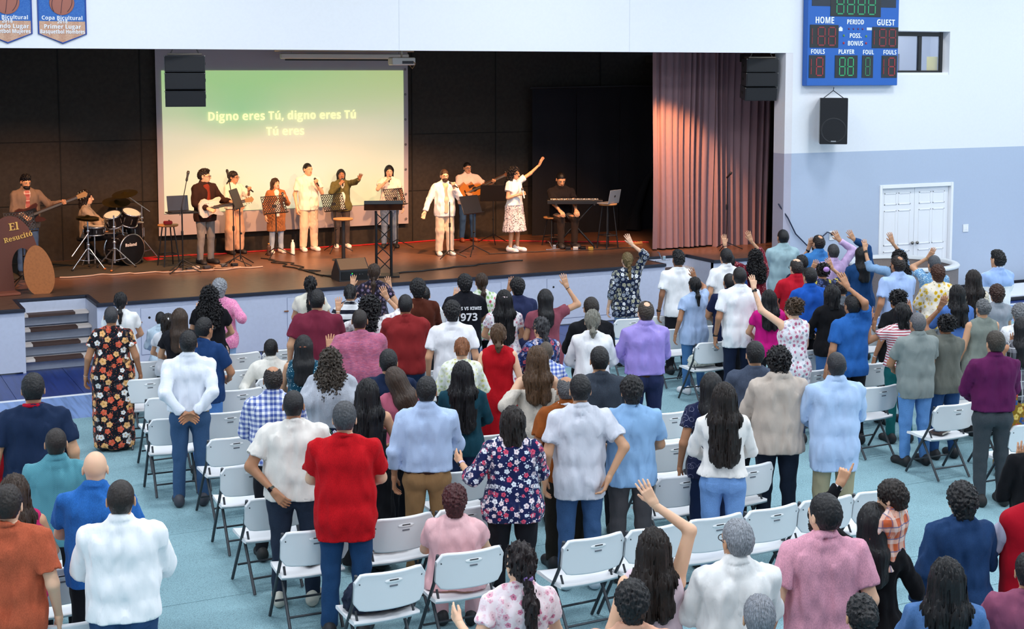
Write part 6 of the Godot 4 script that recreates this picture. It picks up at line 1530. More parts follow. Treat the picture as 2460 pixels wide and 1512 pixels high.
# ------------------------------------------------------------------ folding chairs
func rounded(w: float, h: float, r: float, seg := 3) -> PackedVector2Array:
	var out := PackedVector2Array()
	for q in 4:
		var c := Vector2((w / 2 - r) * [1, -1, -1, 1][q], (h / 2 - r) * [1, 1, -1, -1][q])
		for i in seg + 1:
			var a := PI / 2 * (q + float(i) / seg)
			out.append(c + Vector2(cos(a), sin(a)) * r)
	return out
func make_chair(at: Vector3, label: String) -> Node3D:
	var t := thing("folding_chair", label, "chair", at, 0, "white folding chairs")
	var plastic := flat("e9ecf0", .42)
	var steel := flat("3c4046", .4, .3)
	var rings := []
	for i in 15:   # backrest: a curved shell with a thick top lip
		var u := i / 14.0 * 2 - 1
		var x := u * .242
		var zc := .066 * (1 - u * u)
		var e := 1.0 - pow(absf(u), 14) * .45
		var top := .665 + .145 * e
		var low := .665 - .13 * e
		var rg := PackedVector3Array()
		for p in [[low, -.008], [low + .01, -.014], [top - .03, -.012], [top - .012, -.02], [top, -.014], [top + .004, .0], [top, .016], [top - .014, .02], [top - .035, .011], [low + .01, .011], [low, .008], [low - .004, 0.0]]:
			rg.append(Vector3(x, p[0], zc + p[1] + (p[0] - .66) * .12))
		rings.append(rg)
	var bk := part("backrest", MB.new().loft(rings).mesh(), plastic, t)
	part("handle_recess", MB.new().ball(Vector3(0, .745, .085), Vector3(.062, .017, .008), 16, 6).mesh(), flat("f2f4f6", .4), bk)
	part("handle_slot", MB.new().box(Vector3(0, .752, .093), Vector3(.062, .008, .006), .002).mesh(), flat("25272b", .7), bk)
	part("maker_plate", MB.new().box(Vector3(0, .708, .0845), Vector3(.055, .011, .004), .001).mesh(), flat("6a6f78", .5), bk)
	for s in [-1, 1]: part("rivet", MB.new().ball(Vector3(s * .212, .735, .034), Vector3(.007, .007, .004), 8, 4).mesh(), flat("55595f", .4, .6), bk)
	rings = []
	for i in 11:
		var u := i / 10.0 * 2 - 1
		var x := u * .228
		var dish := -.014 * (1 - u * u)
		var rg := PackedVector3Array()
		for p in [[-.035, .448], [-.12, .442], [-.25, .444], [-.37, .45], [-.425, .438], [-.435, .42], [-.425, .412], [-.37, .418], [-.12, .414], [-.035, .418]]:
			rg.append(Vector3(x * (1.0 - .06 * maxf(0, -p[0] - .33) / .1), p[1] + dish * (1.0 if p[1] > .43 else .8), p[0]))
		rings.append(rg)
	part("seat", MB.new().loft(rings).mesh(), plastic, t)
	for s in [-1, 1]:
		part("leg", MB.new().tube([Vector3(s * .225, .79, .0), Vector3(s * .225, .56, -.07), Vector3(s * .228, .012, -.41)], .0125, 8).mesh(), steel, t)
		part("leg", MB.new().tube([Vector3(s * .182, .43, -.25), Vector3(s * .186, .012, .045)], .012, 8).mesh(), steel, t)
		part("hinge_arm", MB.new().tube([Vector3(s * .195, .5, -.1), Vector3(s * .196, .43, -.06), Vector3(s * .19, .41, -.05)], .009, 6).mesh(), steel, t)
	part("crossbar", MB.new().tube([Vector3(-.212, .16, -.312), Vector3(.212, .16, -.312)], .009, 6).mesh(), steel, t)
	part("crossbar", MB.new().tube([Vector3(-.185, .12, -.03), Vector3(.185, .12, -.03)], .009, 6).mesh(), steel, t)
	part("crossbar", MB.new().tube([Vector3(-.182, .38, -.215), Vector3(.182, .38, -.215)], .009, 6).mesh(), steel, t)
	for q in t.get_children(): q.scale.x = 1.09
	return t
func chairs() -> void:
	var rng := RandomNumberGenerator.new()
	rng.seed = 5
	var first: Node3D
	for r in CHAIRS:
		for c in r[1]:
			var at := V(c[0], 0, r[0])
			var label: String = c[1]
			var turn := rng.randf_range(-.05, .05)
			if first == null:
				first = make_chair(at, label)
				first.rotation.y = turn
			else:
				copy(first, at, turn, label)

# ------------------------------------------------------------------ stage equipment
func tripod(t: Node3D, m: Material, r := .32, h := .18) -> void:
	for k in 3:
		var a := TAU * k / 3 + .5
		part("leg", MB.new().tube([V(0, h, 0), V(cos(a) * r, .012, sin(a) * r)], .009, 6).mesh(), m, t)
func music_stand(at: Vector3, yaw: float, label: String, h := 1.05, holes := true) -> Node3D:
	var t := thing("music_stand", label, "music stand", at, deg_to_rad(yaw), "music stands")
	var bm := flat("15161a", .45)
	tripod(t, bm)
	part("pole", MB.new().tube([V(0, .1, 0), V(0, h, 0)], .011, 8).mesh(), bm, t)
	var bs := Basis(Vector3.RIGHT, -.35)
	var dk: MeshInstance3D
	if holes:
		# a sheet pierced by round holes, built as bars between octagon openings
		var mb := MB.new()
		var nx := 10; var ny := 6
		var cw := .5 / nx; var chh := .32 / ny
		for i in nx:
			for j in ny:
				var c := Vector2(-.25 + cw * (i + .5), chh * (j + .5))
				var solid: bool = j == 2 and i in [4, 5]
				var o := [Vector2(-cw / 2, -chh / 2), Vector2(cw / 2, -chh / 2), Vector2(cw / 2, chh / 2), Vector2(-cw / 2, chh / 2)]
				if solid:
					mb.quad(v3(c + o[0]), v3(c + o[1]), v3(c + o[2]), v3(c + o[3]))
					continue
				for k in 8:
					var a0 := TAU * (k - .5) / 8; var a1 := TAU * (k + .5) / 8
					var i0 := Vector2(cos(a0), sin(a0)) * .0155; var i1 := Vector2(cos(a1), sin(a1)) * .0155
					var s0: Vector2 = i0 * minf(cw / 2 / maxf(absf(i0.x), .0001), chh / 2 / maxf(absf(i0.y), .0001))
					var s1: Vector2 = i1 * minf(cw / 2 / maxf(absf(i1.x), .0001), chh / 2 / maxf(absf(i1.y), .0001))
					mb.quad(v3(c + i0), v3(c + s0), v3(c + s1), v3(c + i1))
		dk = part("desk", mb.mesh(), bm, t, V(0, h - .02, .0), bs)
	else:
		dk = part("desk", MB.new().box(V(0, .17, 0), V(.5, .34, .012), .004).mesh(), bm, t, V(0, h - .02, 0), bs)
	part("tray", MB.new().box(V(0, .0, .03), V(.5, .012, .06), .003).mesh(), bm, dk)
	part("rim", MB.new().tube([V(-.25, 0, 0), V(-.25, .32, 0), V(.25, .32, 0), V(.25, 0, 0)], .006, 6).mesh(), bm, dk)
	part("knob", MB.new().ball(V(0, h * .55, .02), V(.02, .02, .02), 8, 6).mesh(), bm, t)
	return t
func v3(p: Vector2) -> Vector3:
	return Vector3(p.x, p.y, 0)
func microphone(at: Vector3, dir: Vector3, label: String, body := "1b1c20") -> void:
	var t := thing("microphone", label, "microphone", at, 0)
	var q := Basis(Quaternion(Vector3.UP, dir.normalized()))
	part("handle", MB.new().lathe([Vector2(.009, -.09), Vector2(.012, -.088), Vector2(.017, .05), Vector2(.019, .06)], 12).mesh(), flat(body, .45), t, Vector3.ZERO, q)
	part("grille", MB.new().ball(V(0, .085, 0), V(.026, .03, .026), 12, 8).mesh(), flat("4a4c50", .35, .7), t, Vector3.ZERO, q)
	part("ring", MB.new().lathe([Vector2(.02, .056), Vector2(.024, .06), Vector2(.024, .066), Vector2(.02, .07)], 12).mesh(), flat("8b8d92", .3, .8), t, Vector3.ZERO, q)
func mic_stand(at: Vector3, label: String, h: float, boom: Variant = null, mic := true) -> void:
	var t := thing("microphone_stand", label, "microphone stand", at, 0, "microphone stands")
	var bm := flat("1a1b1f", .4, .3)
	tripod(t, bm, .3, .14)
	part("pole", MB.new().tube([V(0, .08, 0), V(0, h, 0)], .0095, 8).mesh(), bm, t)
	part("clutch", MB.new().lathe([Vector2(.014, h * .55), Vector2(.02, h * .56), Vector2(.02, h * .62), Vector2(.014, h * .63)], 10).mesh(), bm, t)
	var tip := V(0, h, 0)
	var dir := V(0, .6, .8)
	if boom != null:
		tip = V(0, h, 0) + boom
		dir = boom.normalized()
		part("boom_arm", MB.new().tube([V(0, h, 0) - boom * .35, tip], .008, 6).mesh(), bm, t)
	if mic:
		var q := Basis(Quaternion(Vector3.UP, dir))
		part("microphone_clip", MB.new().lathe([Vector2(.016, -.02), Vector2(.02, .0), Vector2(.018, .04)], 10).mesh(), bm, t, tip, q)
		part("microphone_body", MB.new().lathe([Vector2(.012, -.02), Vector2(.02, .1), Vector2(.026, .12), Vector2(.02, .155), Vector2(.004, .16)], 12).mesh(), flat("34363a", .4, .4), t, tip, q)
func bar_stool(at: Vector3, label: String, h: float, single := false) -> void:
	var t := thing("bar_stool", label, "stool", at)
	part("seat", MB.new().lathe([Vector2(.001, h - .035), Vector2(.16, h - .035), Vector2(.175, h - .02), Vector2(.17, h), Vector2(.001, h)], 24).mesh(), flat("b07f4e", .5), t)
	var bm := flat("17181c", .45)
	if single:
		part("pole", MB.new().tube([V(0, .02, 0), V(0, h - .03, 0)], .034, 12).mesh(), bm, t)
		part("base", MB.new().lathe([Vector2(.2, 0), Vector2(.2, .012), Vector2(.04, .025)], 24).mesh(), bm, t)
	else:
		var foot := []
		for k in 4:
			var a := TAU * k / 4 + .6
			part("leg", MB.new().tube([V(cos(a) * .1, h - .03, sin(a) * .1), V(cos(a) * .2, .0, sin(a) * .2)], .012, 6).mesh(), bm, t)
			foot.append(V(cos(a) * .175, h * .3, sin(a) * .175))
		foot.append(foot[0])
		part("foot_ring", MB.new().tube(foot, .009, 6).mesh(), bm, t)
func laptop(at: Vector3, yaw: float, label: String, hex: String) -> void:
	var t := thing("laptop", label, "laptop", at, deg_to_rad(yaw))
	part("keyboard", MB.new().box(V(0, .009, 0), V(.36, .018, .25), .005).mesh(), flat(hex, .35, .5), t)
	part("screen_lid", MB.new().box(V(0, .125, 0), V(.36, .25, .01), .004).mesh(), flat(hex, .35, .5), t, V(0, .015, -.125), Basis(Vector3.RIGHT, -.2))
	part("emblem", MB.new().lathe([Vector2(.001, 0), Vector2(.022, 0), Vector2(.022, .002), Vector2(.001, .002)], 14).mesh(), flat("55585e", .3, .6), t, V(0, .14, -.16), Basis(Vector3.RIGHT, -PI / 2 - .2))
func cable(pts: Array, r: float, hex: String, label: String) -> void:
	var c := Curve3D.new()
	for i in pts.size():
		var tg: Vector3 = (pts[mini(i + 1, pts.size() - 1)] - pts[maxi(i - 1, 0)]) / 6.0
		c.add_point(pts[i], -tg, tg)
	c.bake_interval = .09
	tag(part("stage_cable", MB.new().tube(Array(c.get_baked_points()), r, 6).mesh(), flat(hex, .5), self), label, "cable")
func squiggle(a: Vector3, b: Vector3, amp: float, n: int, sd: int) -> Array:
	var rng := RandomNumberGenerator.new()
	rng.seed = sd
	var o := []
	for i in n + 1:
		o.append(a.lerp(b, float(i) / n) + V(rng.randf_range(-amp, amp), 0, rng.randf_range(-amp, amp)))
	return o
func guitar_outline(w1: float, w2: float, waist: float, L: float, cutaway: bool) -> PackedVector2Array:   # along +x, lower bout at x = 0
	var out := PackedVector2Array()
	var n := 18
	for s in [1, -1]:
		for i in n + 1:
			var u := (i if s == 1 else n - i) / float(n)
			var h := sqrt(clampf(1 - pow(u * 2.1 - 1, 2), 0, 1)) * w1 if u < .42 else 0.0
			h = maxf(h, sqrt(clampf(1 - pow((u - .74) / .26, 2), 0, 1)) * w2)
			if u > .2 and u < .8: h = maxf(h, waist + absf(u - .55) * .12)
			if cutaway and s == -1 and u > .72: h *= .45
			if i > 0 and i < n or s == 1: out.append(Vector2(u * L, h * s))
	return out
func make_guitar(kind: String, xf: Transform3D, label: String) -> void:
	var t := thing("guitar", label, "guitar", xf.origin)
	t.basis = xf.basis
	var wood: String = {"acoustic": "c07a30", "electric": "ece8e0", "bass": "43241c"}[kind]
	var ac := kind == "acoustic"
	var pol := guitar_outline(.2 if ac else .165, .15 if ac else .13, .12 if ac else .1, .5 if ac else .42, ac)
	if not ac:
		pol = PackedVector2Array()
		for q in [[0, 0], [.01, .09], [.06, .155], [.13, .165], [.2, .13], [.26, .118], [.33, .15], [.42, .175], [.455, .165], [.44, .13], [.38, .085], [.37, .03], [.37, -.03], [.385, -.08], [.42, -.12], [.41, -.15], [.35, -.15], [.28, -.125], [.2, -.125], [.13, -.165], [.06, -.155], [.01, -.09]]: pol.append(Vector2(q[0], q[1]))
	var depth := .1 if ac else .045
	var bd := part("body", MB.new().prism(pol, depth).mesh(), flat(wood, .28), t, V(-.25, 0, 0))
	var f := -depth / 2
	var nl := .5 if kind != "bass" else .66
	var x0 := .22 if ac else .12
	var nk := part("neck", MB.new().box(V(x0 + nl / 2, 0, f + .002), V(nl, .05, .028), .008).mesh(), flat("8a5a34" if kind != "bass" else "5a4030", .4), t)
	part("fretboard", MB.new().box(V(x0 + nl / 2 - .06, 0, f - .014), V(nl + .1, .052, .008), .002).mesh(), flat("2a1c16", .5), nk)
	part("headstock", MB.new().prism(PackedVector2Array([Vector2(0, -.03), Vector2(.15, -.045), Vector2(.18, .0), Vector2(.15, .045), Vector2(0, .03)]), .02).mesh(), flat("a8865a" if not ac else "6a4426", .35), t, V(x0 + nl, 0, f + .004))
	for k in 3:
		for s in [-1, 1]: part("tuning_peg", MB.new().ball(V(x0 + nl + .04 + k * .045, s * .055, f), V(.008, .014, .006), 8, 5).mesh(), flat("d8c8a0", .2, .9), t)
	if ac:
		part("sound_hole", MB.new().lathe([Vector2(.001, 0), Vector2(.05, 0), Vector2(.05, .002), Vector2(.001, .002)], 18).mesh(), flat("1a120e", .8), bd, V(.33, 0, f - .002), Basis(Vector3.RIGHT, PI / 2))
		part("pickguard", MB.new().prism(PackedVector2Array([Vector2(.24, -.05), Vector2(.36, -.06), Vector2(.34, -.1), Vector2(.24, -.12)]), .003).mesh(), flat("3a2418", .3), bd, V(0, 0, f - .001))
		part("bridge", MB.new().box(V(.14, 0, f - .006), V(.025, .13, .01), .003).mesh(), flat("2a1a12", .5), bd)
	else:
		part("pickguard", MB.new().prism(PackedVector2Array([Vector2(.14, -.1), Vector2(.36, -.09), Vector2(.38, .03), Vector2(.26, .1), Vector2(.16, .06)]), .004).mesh(), flat("f4f2ee" if kind == "electric" else "1a1a1c", .3), bd, V(0, 0, f - .001))
		for k in 3: part("pickup", MB.new().box(V(.18 + k * .055, .0, f - .006), V(.016, .07, .01), .003).mesh(), flat("dcdad4" if kind == "electric" else "111114", .4), bd)
		part("bridge", MB.new().box(V(.12, 0, f - .006), V(.025, .075, .01), .003).mesh(), flat("b8babf", .25, .9), bd)
		for k in 3: part("knob", MB.new().ball(V(.1 + k * .035, -.095, f - .006), V(.01, .01, .008), 8, 5).mesh(), flat("e8e6e0", .4), bd)
	part("strings", MB.new().box(V((x0 + nl - .1) / 2, 0, f - .02), V(x0 + nl + .1, .034, .001)).mesh(), flat("9a948a", .3, .8), t)

func speaker_array(at: Vector3, turn: float, label: String) -> void:
	var t := thing("line_array_speaker", label, "speaker", at, turn, "hanging line array speakers")
	for k in 3:
		var bs := Basis(Vector3.RIGHT, [.0, .06, .16][k])
		var b := part("cabinet", MB.new().prism(PackedVector2Array([Vector2(-.29, -.118), Vector2(.29, -.118), Vector2(.29, .118), Vector2(-.29, .118)]), .36).mesh(), flat("26282d", .6), t, V(0, -.13 - .243 * k, -.02 * k * k), bs)
		part("grille", MB.new().box(V(0, 0, .186), V(.555, .215, .012), .004).mesh(), flat("1a1b1f", .75), b)
		for s in [-1, 1]:
			part("side_handle", MB.new().box(V(s * .292, .0, -.02), V(.006, .04, .11), .002).mesh(), flat("0f1012", .7), b)
			part("rigging_pin", MB.new().ball(V(s * .285, .11, .17), V(.012, .014, .012), 8, 5).mesh(), flat("9a9690", .3, .8), b)
	part("bumper_frame", MB.new().box(V(0, .01, 0), V(.5, .03, .3), .006).mesh(), flat("7d7268", .5, .5), t)
	for s in [-1, 1]:
		part("chain", MB.new().tube([V(s * .2, .02, .08), V(s * .06, .3, 0), V(s * .05, 2.0, 0)], .008, 6).mesh(), flat("8a8682", .4, .7), t)

func cymbal(t: Node3D, at: Vector3, r: float, tilt: Vector3) -> void:
	var q := Basis.from_euler(tilt)
	part("cymbal", MB.new().lathe([Vector2(r, 0), Vector2(r * .6, .012), Vector2(r * .22, .022), Vector2(r * .18, .035), Vector2(.006, .045), Vector2(.006, .04), Vector2(r * .2, .018), Vector2(r, -.003)], 28).mesh(), flat("6e5f34", .3, .85), t, at, q)
func drum(t: Node3D, at: Vector3, r: float, h: float, q: Basis, shell := "15151a") -> void:
	var d := part("drum_shell", MB.new().lathe([Vector2(r, -h / 2), Vector2(r, h / 2)], 28).mesh(), flat(shell, .2), t, at, q)
	for s in [-1, 1]: part("drum_head", MB.new().lathe([Vector2(.001, s * (h / 2 + .002)), Vector2(r * .99, s * (h / 2 + .002))], 28).mesh(), flat("cfd0cc", .6), d)
	for s in [-1, 1]: part("hoop", MB.new().lathe([Vector2(r, s * h / 2 - .012), Vector2(r + .012, s * h / 2 - .01), Vector2(r + .012, s * h / 2 + .012), Vector2(r - .004, s * h / 2 + .01)], 28).mesh(), flat("cdd2da", .15, .95), d)
	for k in 8:
		var a := TAU * k / 8
		part("lug", MB.new().box(V(cos(a) * (r + .012), 0, sin(a) * (r + .012)), V(.02, h * .45, .02), .006, Basis(Vector3.UP, -a)).mesh(), flat("e0e4ea", .12, .95), d)
func chrome_stand(t: Node3D, at: Vector3, h: float, r := .3, boom: Variant = null) -> void:
	var cm := flat("cfd6e2", .14, .95)
	part("stand_pole", MB.new().tube([at + V(0, .1, 0), at + V(0, h * .5, 0), at + V(0, h * .5 + .01, 0), at + V(0, h, 0)], [.019, .019, .013, .013], 10).mesh(), cm, t)
	for y in [.34, h * .5, h * .78]: part("stand_collar", MB.new().lathe([Vector2(.02, y - .02), Vector2(.03, y - .015), Vector2(.03, y + .015), Vector2(.02, y + .02)], 10).mesh(), cm, t, at)
	for k in 3:
		var a := TAU * k / 3 + at.x * 3
		part("stand_leg", MB.new().tube([at + V(cos(a) * .03, .34, sin(a) * .03), at + V(cos(a) * r, .015, sin(a) * r)], .011, 6).mesh(), cm, t)
		part("stand_brace", MB.new().tube([at + V(0, .14, 0), at + V(cos(a) * r * .55, .17, sin(a) * r * .55)], .008, 6).mesh(), cm, t)
		part("rubber_foot", MB.new().ball(at + V(cos(a) * r, .018, sin(a) * r), V(.022, .018, .022), 8, 5).mesh(), flat("b0642a" if k == 1 else "1a1a1c", .7), t)
	if boom != null: part("boom_arm", MB.new().tube([at + V(0, h, 0) - boom * .5, at + V(0, h, 0) + boom], .009, 8).mesh(), cm, t)

func seg_digits(parent: Node3D, at: Vector3, n: int, w: float, h: float, hex: String) -> void:
	var m := flat(hex, .5)
	for k in n:
		var x := at.x + (k - (n - 1) / 2.0) * w * 1.55
		var th := w * .15
		for s in [[0, h / 2, 1], [0, 0, 1], [0, -h / 2, 1], [-w / 2, h / 4, 0], [w / 2, h / 4, 0], [-w / 2, -h / 4, 0], [w / 2, -h / 4, 0]]:
			part("segment", MB.new().box(V(x + s[0], at.y + s[1], at.z), V(w - th * 1.4, th, .004) if s[2] == 1 else V(th, h / 2 - th * 1.3, .004)).mesh(), m, parent)

func banner(at: Vector3, cx: float, l1: String, l2: String, label: String) -> void:
	var t := thing("pennant_banner", label, "banner", at, 0, "sports pennants on the header wall")
	var cloth := StandardMaterial3D.new()
	var im := Image.create(64, 128, false, Image.FORMAT_RGB8)
	var rng := RandomNumberGenerator.new()
	rng.seed = 3
	for y in 128:
		for x in 64:
			var c := Color("2a5fae").lerp(Color("5f8ec8"), rng.randf() * .5)
			if y > 91: c = Color("b98a72").lerp(Color("d8b49a"), rng.randf() * .6 + (.3 if (x / 9) % 2 == 0 else 0.0))
			im.set_pixel(x, y, c)
	cloth.albedo_texture = ImageTexture.create_from_image(im)
	cloth.roughness = .8
	cloth.uv1_scale = V(1.0 / .64, -1.0 / 1.08, 1); cloth.uv1_offset = V(.5, .88, 0)
	var W := .32
	part("cloth", MB.new().prism(PackedVector2Array([Vector2(-W, -.0), Vector2(0, -.13), Vector2(W, 0), Vector2(W, .95), Vector2(-W, .95)]), .008).mesh(), cloth, t)
	part("border", MB.new().tube([V(-W, .95, .004), V(-W, 0, .004), V(0, -.13, .004), V(W, 0, .004), V(W, .95, .004)], .011, 6).mesh(), flat("2d4fa0", .7), t)
	var ball := part("basketball", MB.new().ball(V(0, .43, .01), V(.17, .17, .008), 24, 10).mesh(), flat("a4685a", .8), t)
	for s in [-.09, 0.0, .09]:
		var ar := []
		for k in 9:
			var u := k / 8.0 * 2 - 1
			ar.append(V(s * (1.5 - .5 * u * u) + u * .02, .43 + u * .15 * (1 - absf(s) * 2), .019))
		part("seam", MB.new().tube(ar, .0035, 4).mesh(), flat("4a3440", .8), ball)
	var wh := flat("eef2fa", .6)
	var rows := [["Copa Bicultural", .075, .22], ["2018", .065, .168], [l1, .08, .1], [l2, .075, .03]]
	for r in rows:
		var tm := text_mesh(r[0], r[1], .004)
		var wd: float = tm.get_aabb().size.x
		var sc := minf(1.0, .6 / maxf(wd, .01))
		part("lettering", tm, wh, t, V(0, r[2], .008), Basis.from_scale(V(sc, 1, 1)))

func stage_things() -> void:
	var Y := STAGE
	# scoreboard
	var sb := thing("scoreboard", "blue electronic basketball scoreboard mounted on the wall", "scoreboard", V(16.1, 3.965, FRONT))
	var blue := flat("1f5fb4", .45)
	part("case", MB.new().box(V(1.04, .95, .07), V(2.08, 1.9, .14), .01).mesh(), blue, sb)
	var px := func(x: float, y: float) -> Vector3: return V((x - 1937.0) * .0095, (205.0 - y) * .00745, .145)
	for r in [["HOME", 1976, 48, .114], ["PERIOD", 2049, 51, .085], ["GUEST", 2123, 51, .108], ["POSS.", 2050, 84, .082], ["BONUS", 2050, 102.5, .082], ["FOULS", 1961, 123, .08], ["PLAYER", 2028.6, 123, .08], ["FOUL", 2081.7, 123.7, .08], ["FOULS", 2134.5, 123.7, .08]]:
		var tm := text_mesh(r[0], r[3] * 1.4, .006)
		part("lettering", tm, flat("eef3fb", .5), sb, px.call(r[1], r[2]), Basis.from_scale(V(.92, 1, 1)))
	var panels := [[1989, 2110, -20, 38, 4, "2f9a68", 2.0], [1942, 2009, 59, 113.5, 2, "8a3038", 1.0], [2090, 2154.5, 62, 113.5, 2, "8a3038", 1.0], [1941, 1979, 131.7, 186, 1, "a03038", .8], [2002, 2056, 131.7, 186, 2, "35b070", 1.0], [2067, 2094, 131.7, 186, 1, "3a8a60", 1.0], [2115, 2153, 131.7, 186, 1, "a03038", .8]]
	for p in panels:
		var a: Vector3 = px.call(p[0], p[3])
		var b: Vector3 = px.call(p[1], p[2])
		var pn := part("digit_panel", slab(a + V(0, 0, -.004), b + V(0, 0, .004), .002), flat("24292c", .35), sb)
		var n: int = p[4]
		var w: float = (b.x - a.x) / (n + .6) * .62
		var off := .05 if p[0] in [1941, 2115, 1942, 2090] else 0.0
		seg_digits(pn, V((a.x + b.x) / 2 + off, (a.y + b.y) / 2, .152), n, w, (b.y - a.y) * .78, p[5])
		if p[0] in [1941, 2115, 1942, 2090]:
			for s in [.25, -.25]: part("segment", MB.new().box(V(a.x + .045, (a.y + b.y) / 2 + s * (b.y - a.y) * .7, .152), V(.014, (b.y - a.y) * .32, .004)).mesh(), flat(p[5], .5), pn)
	for k in 4: part("period_light", MB.new().ball(px.call(2034 + k * 11, 67.5), V(.018, .018, .008), 8, 5).mesh(), flat("6a2a5a", .4), sb)
	for q in [[2022, 84, "5a8a3a"], [2076, 85, "5a8a3a"], [2022, 102, "b02a3a"], [2076, 102, "b02a3a"]]: part("indicator", MB.new().ball(px.call(q[0], q[1]), V(.022, .022, .008), 8, 5).mesh(), flat(q[2], .4), sb)
	part("maker_mark", MB.new().box(px.call(2083, 67), V(.12, .05, .004), .001).mesh(), flat("dfe6f2", .5), sb)
	part("maker_mark", MB.new().prism(PackedVector2Array([Vector2(-.04, -.04), Vector2(.04, -.04), Vector2(.045, .01), Vector2(0, .045), Vector2(-.045, .01)]), .004).mesh(), flat("dfe6f2", .5), sb, px.call(2014, 68))
	for s in [-1, 1]: part("side_lamp_well", MB.new().box(V(1.04 + s * .75, 1.62, .142), V(.42, .4, .006), .002).mesh(), flat("2a3340", .25), sb)
	# wall speaker
	var sp := thing("wall_speaker", "tall black loudspeaker hung on chains below the scoreboard", "speaker", V(16.58, 2.93, FRONT + .3), -.62)
	part("cabinet", MB.new().box(V(0, .41, -.02), V(.48, .82, .34), .01).mesh(), flat("9fa19f", .6), sp)
	part("grille", MB.new().box(V(0, .41, .155), V(.485, .825, .03), .01).mesh(), flat("16181d", .8), sp)
	part("woofer_ring", MB.new().lathe([Vector2(.2, .0), Vector2(.215, .006), Vector2(.23, .0)], 28).mesh(), flat("1b1d22", .6), sp, V(0, .24, .171), Basis(Vector3.RIGHT, PI / 2))
	part("maker_badge", MB.new().box(V(0, .05, .172), V(.09, .018, .006), .002).mesh(), flat("a4a8ae", .4), sp)
	for s in [-1, 1]: part("chain", MB.new().tube([V(s * .17, .82, -.02), V(0, .95, -.15), V(.02, 1.0, -.36)], .008, 6).mesh(), flat("45484e", .4, .6), sp)
	banner(V(3.31, 4.75, FRONT + .012), 0, "Primer Lugar", "Basquetbol Hombres", "blue pennant banner for first place men's basketball")
	banner(V(2.58, 4.75, FRONT + .012), 0, "Segundo Lugar", "Basquetbol Mujeres", "blue pennant banner for second place women's basketball")
	speaker_array(V(5.09, 4.47, -21.16), -.25, "hanging black three box speaker array in front of the screen")
	speaker_array(V(15.42, 4.46, -21.18), -.35, "hanging black three box speaker array by the curtain end")
	# projector and rolled screen
	var pj := thing("projector", "white ceiling projector with cables above the screen corner", "projector", V(9.46, 4.33, -23.5), -.15)
	part("case", MB.new().box(V(0, .07, 0), V(.42, .14, .34), .02).mesh(), flat("f0eeea", .45), pj)
	part("vent", MB.new().box(V(.07, .05, .172), V(.2, .05, .006), .002).mesh(), flat("55555a", .6), pj)
	part("lens", MB.new().lathe([Vector2(.04, 0), Vector2(.045, .05), Vector2(.02, .052)], 14).mesh(), flat("1a1a1e", .2), pj, V(-.1, .07, -.17), Basis(Vector3.RIGHT, -PI / 2))
	part("mount", MB.new().tube([V(0, .14, 0), V(0, 2.3, 0)], .018, 8).mesh(), flat("c8c0b4", .4, .4), pj)
	part("loose_cable", MB.new().tube([V(.12, .13, .12), V(.2, .02, .2), V(.14, -.06, .2), V(.1, .0, .18)], .008, 6).mesh(), flat("b08a5a", .5), pj)
	var rs := thing("roller_screen", "white rolled up screen case hung from a ceiling bar", "screen case", V(7.83, 4.5, BACK + .55))
	part("case", MB.new().box(V(1.24, 0, 0), V(2.5, .1, .1), .02).mesh(), flat("e6dfd6", .45), rs)
	part("bottom_bar", MB.new().box(V(1.26, -.065, 0), V(2.36, .03, .03), .006).mesh(), flat("1c1c20", .5), rs)
	part("hanging_bar", MB.new().tube([V(-.12, .1, 0), V(2.6, .1, 0)], .018, 8).mesh(), flat("c8b49a", .3, .7), rs)
	for s in [.2, 2.3]: part("hanger", MB.new().tube([V(s, .03, 0), V(s, 2.0, 0)], .008, 6).mesh(), flat("9a948a", .4, .6), rs)
	# tomb prop
	var tb := thing("tomb_prop", "brown arched tomb cutout lettered El Resucitó", "stage prop", V(2.71, Y, -22.4), .12)
	var arc := PackedVector2Array()
	for k in 25:
		var a := PI * k / 24
		arc.append(Vector2(cos(a) * .44, .3 + sin(a) * .86))
	arc.append(Vector2(-.5, 0)); arc.append(Vector2(.5, 0))
	var hole := PackedVector2Array([Vector2(.33, -.1), Vector2(.07, -.1)])
	for k in 15:
		var a := PI * (1 - k / 14.0)
		hole.append(Vector2(.17 + cos(a) * .15, .42 + sin(a) * .25))
	for pg in Geometry2D.clip_polygons(arc, hole): part("board", MB.new().prism(pg, .03).mesh(), relief("6a3a2c", .7, 20, 1.0, .1, .85, 1.1), tb)
	part("lettering", text_mesh("El", .15, .008, true, "Droid Serif"), flat("eab65c", .6), tb, V(.06, 1.0, .02), Basis(Vector3.BACK, .1))
	part("lettering", text_mesh("Resucitó", .1, .008, true, "Droid Serif"), flat("eab65c", .6), tb, V(.12, .84, .02), Basis(Vector3.BACK, .22))
	part("prop_foot", MB.new().box(V(-.2, .02, .12), V(.55, .04, .3), .01).mesh(), flat("8a4a34", .7), tb)
	part("back_brace", MB.new().box(V(.32, .18, -.12), V(.03, .36, .2), .005).mesh(), flat("d0c8be", .6), tb)
	var eg := thing("stone_prop", "orange egg shaped rolling stone cutout leaning by the tomb", "stage prop", V(3.08, Y, -22.15), -.12)
	var op := PackedVector2Array()
	for k in 40:
		var a := TAU * k / 40
		var y := .34 + sin(a) * .39
		op.append(Vector2(cos(a) * .215 * (1.0 - .12 * sin(a)) - .04 * sin(a), maxf(y, .0)))
	part("board", MB.new().prism(op, .03).mesh(), relief("b96f3c", .7, 18, 1.2, .1, .88, 1.08), eg)
	part("back_brace", MB.new().box(V(-.05, .15, -.1), V(.03, .3, .16), .005).mesh(), flat("d0c8be", .6), eg)
	# drum kit
	var rug := thing("drum_rug", "dark brown rug under the drum kit", "rug", V(4.5, Y, -24.75))
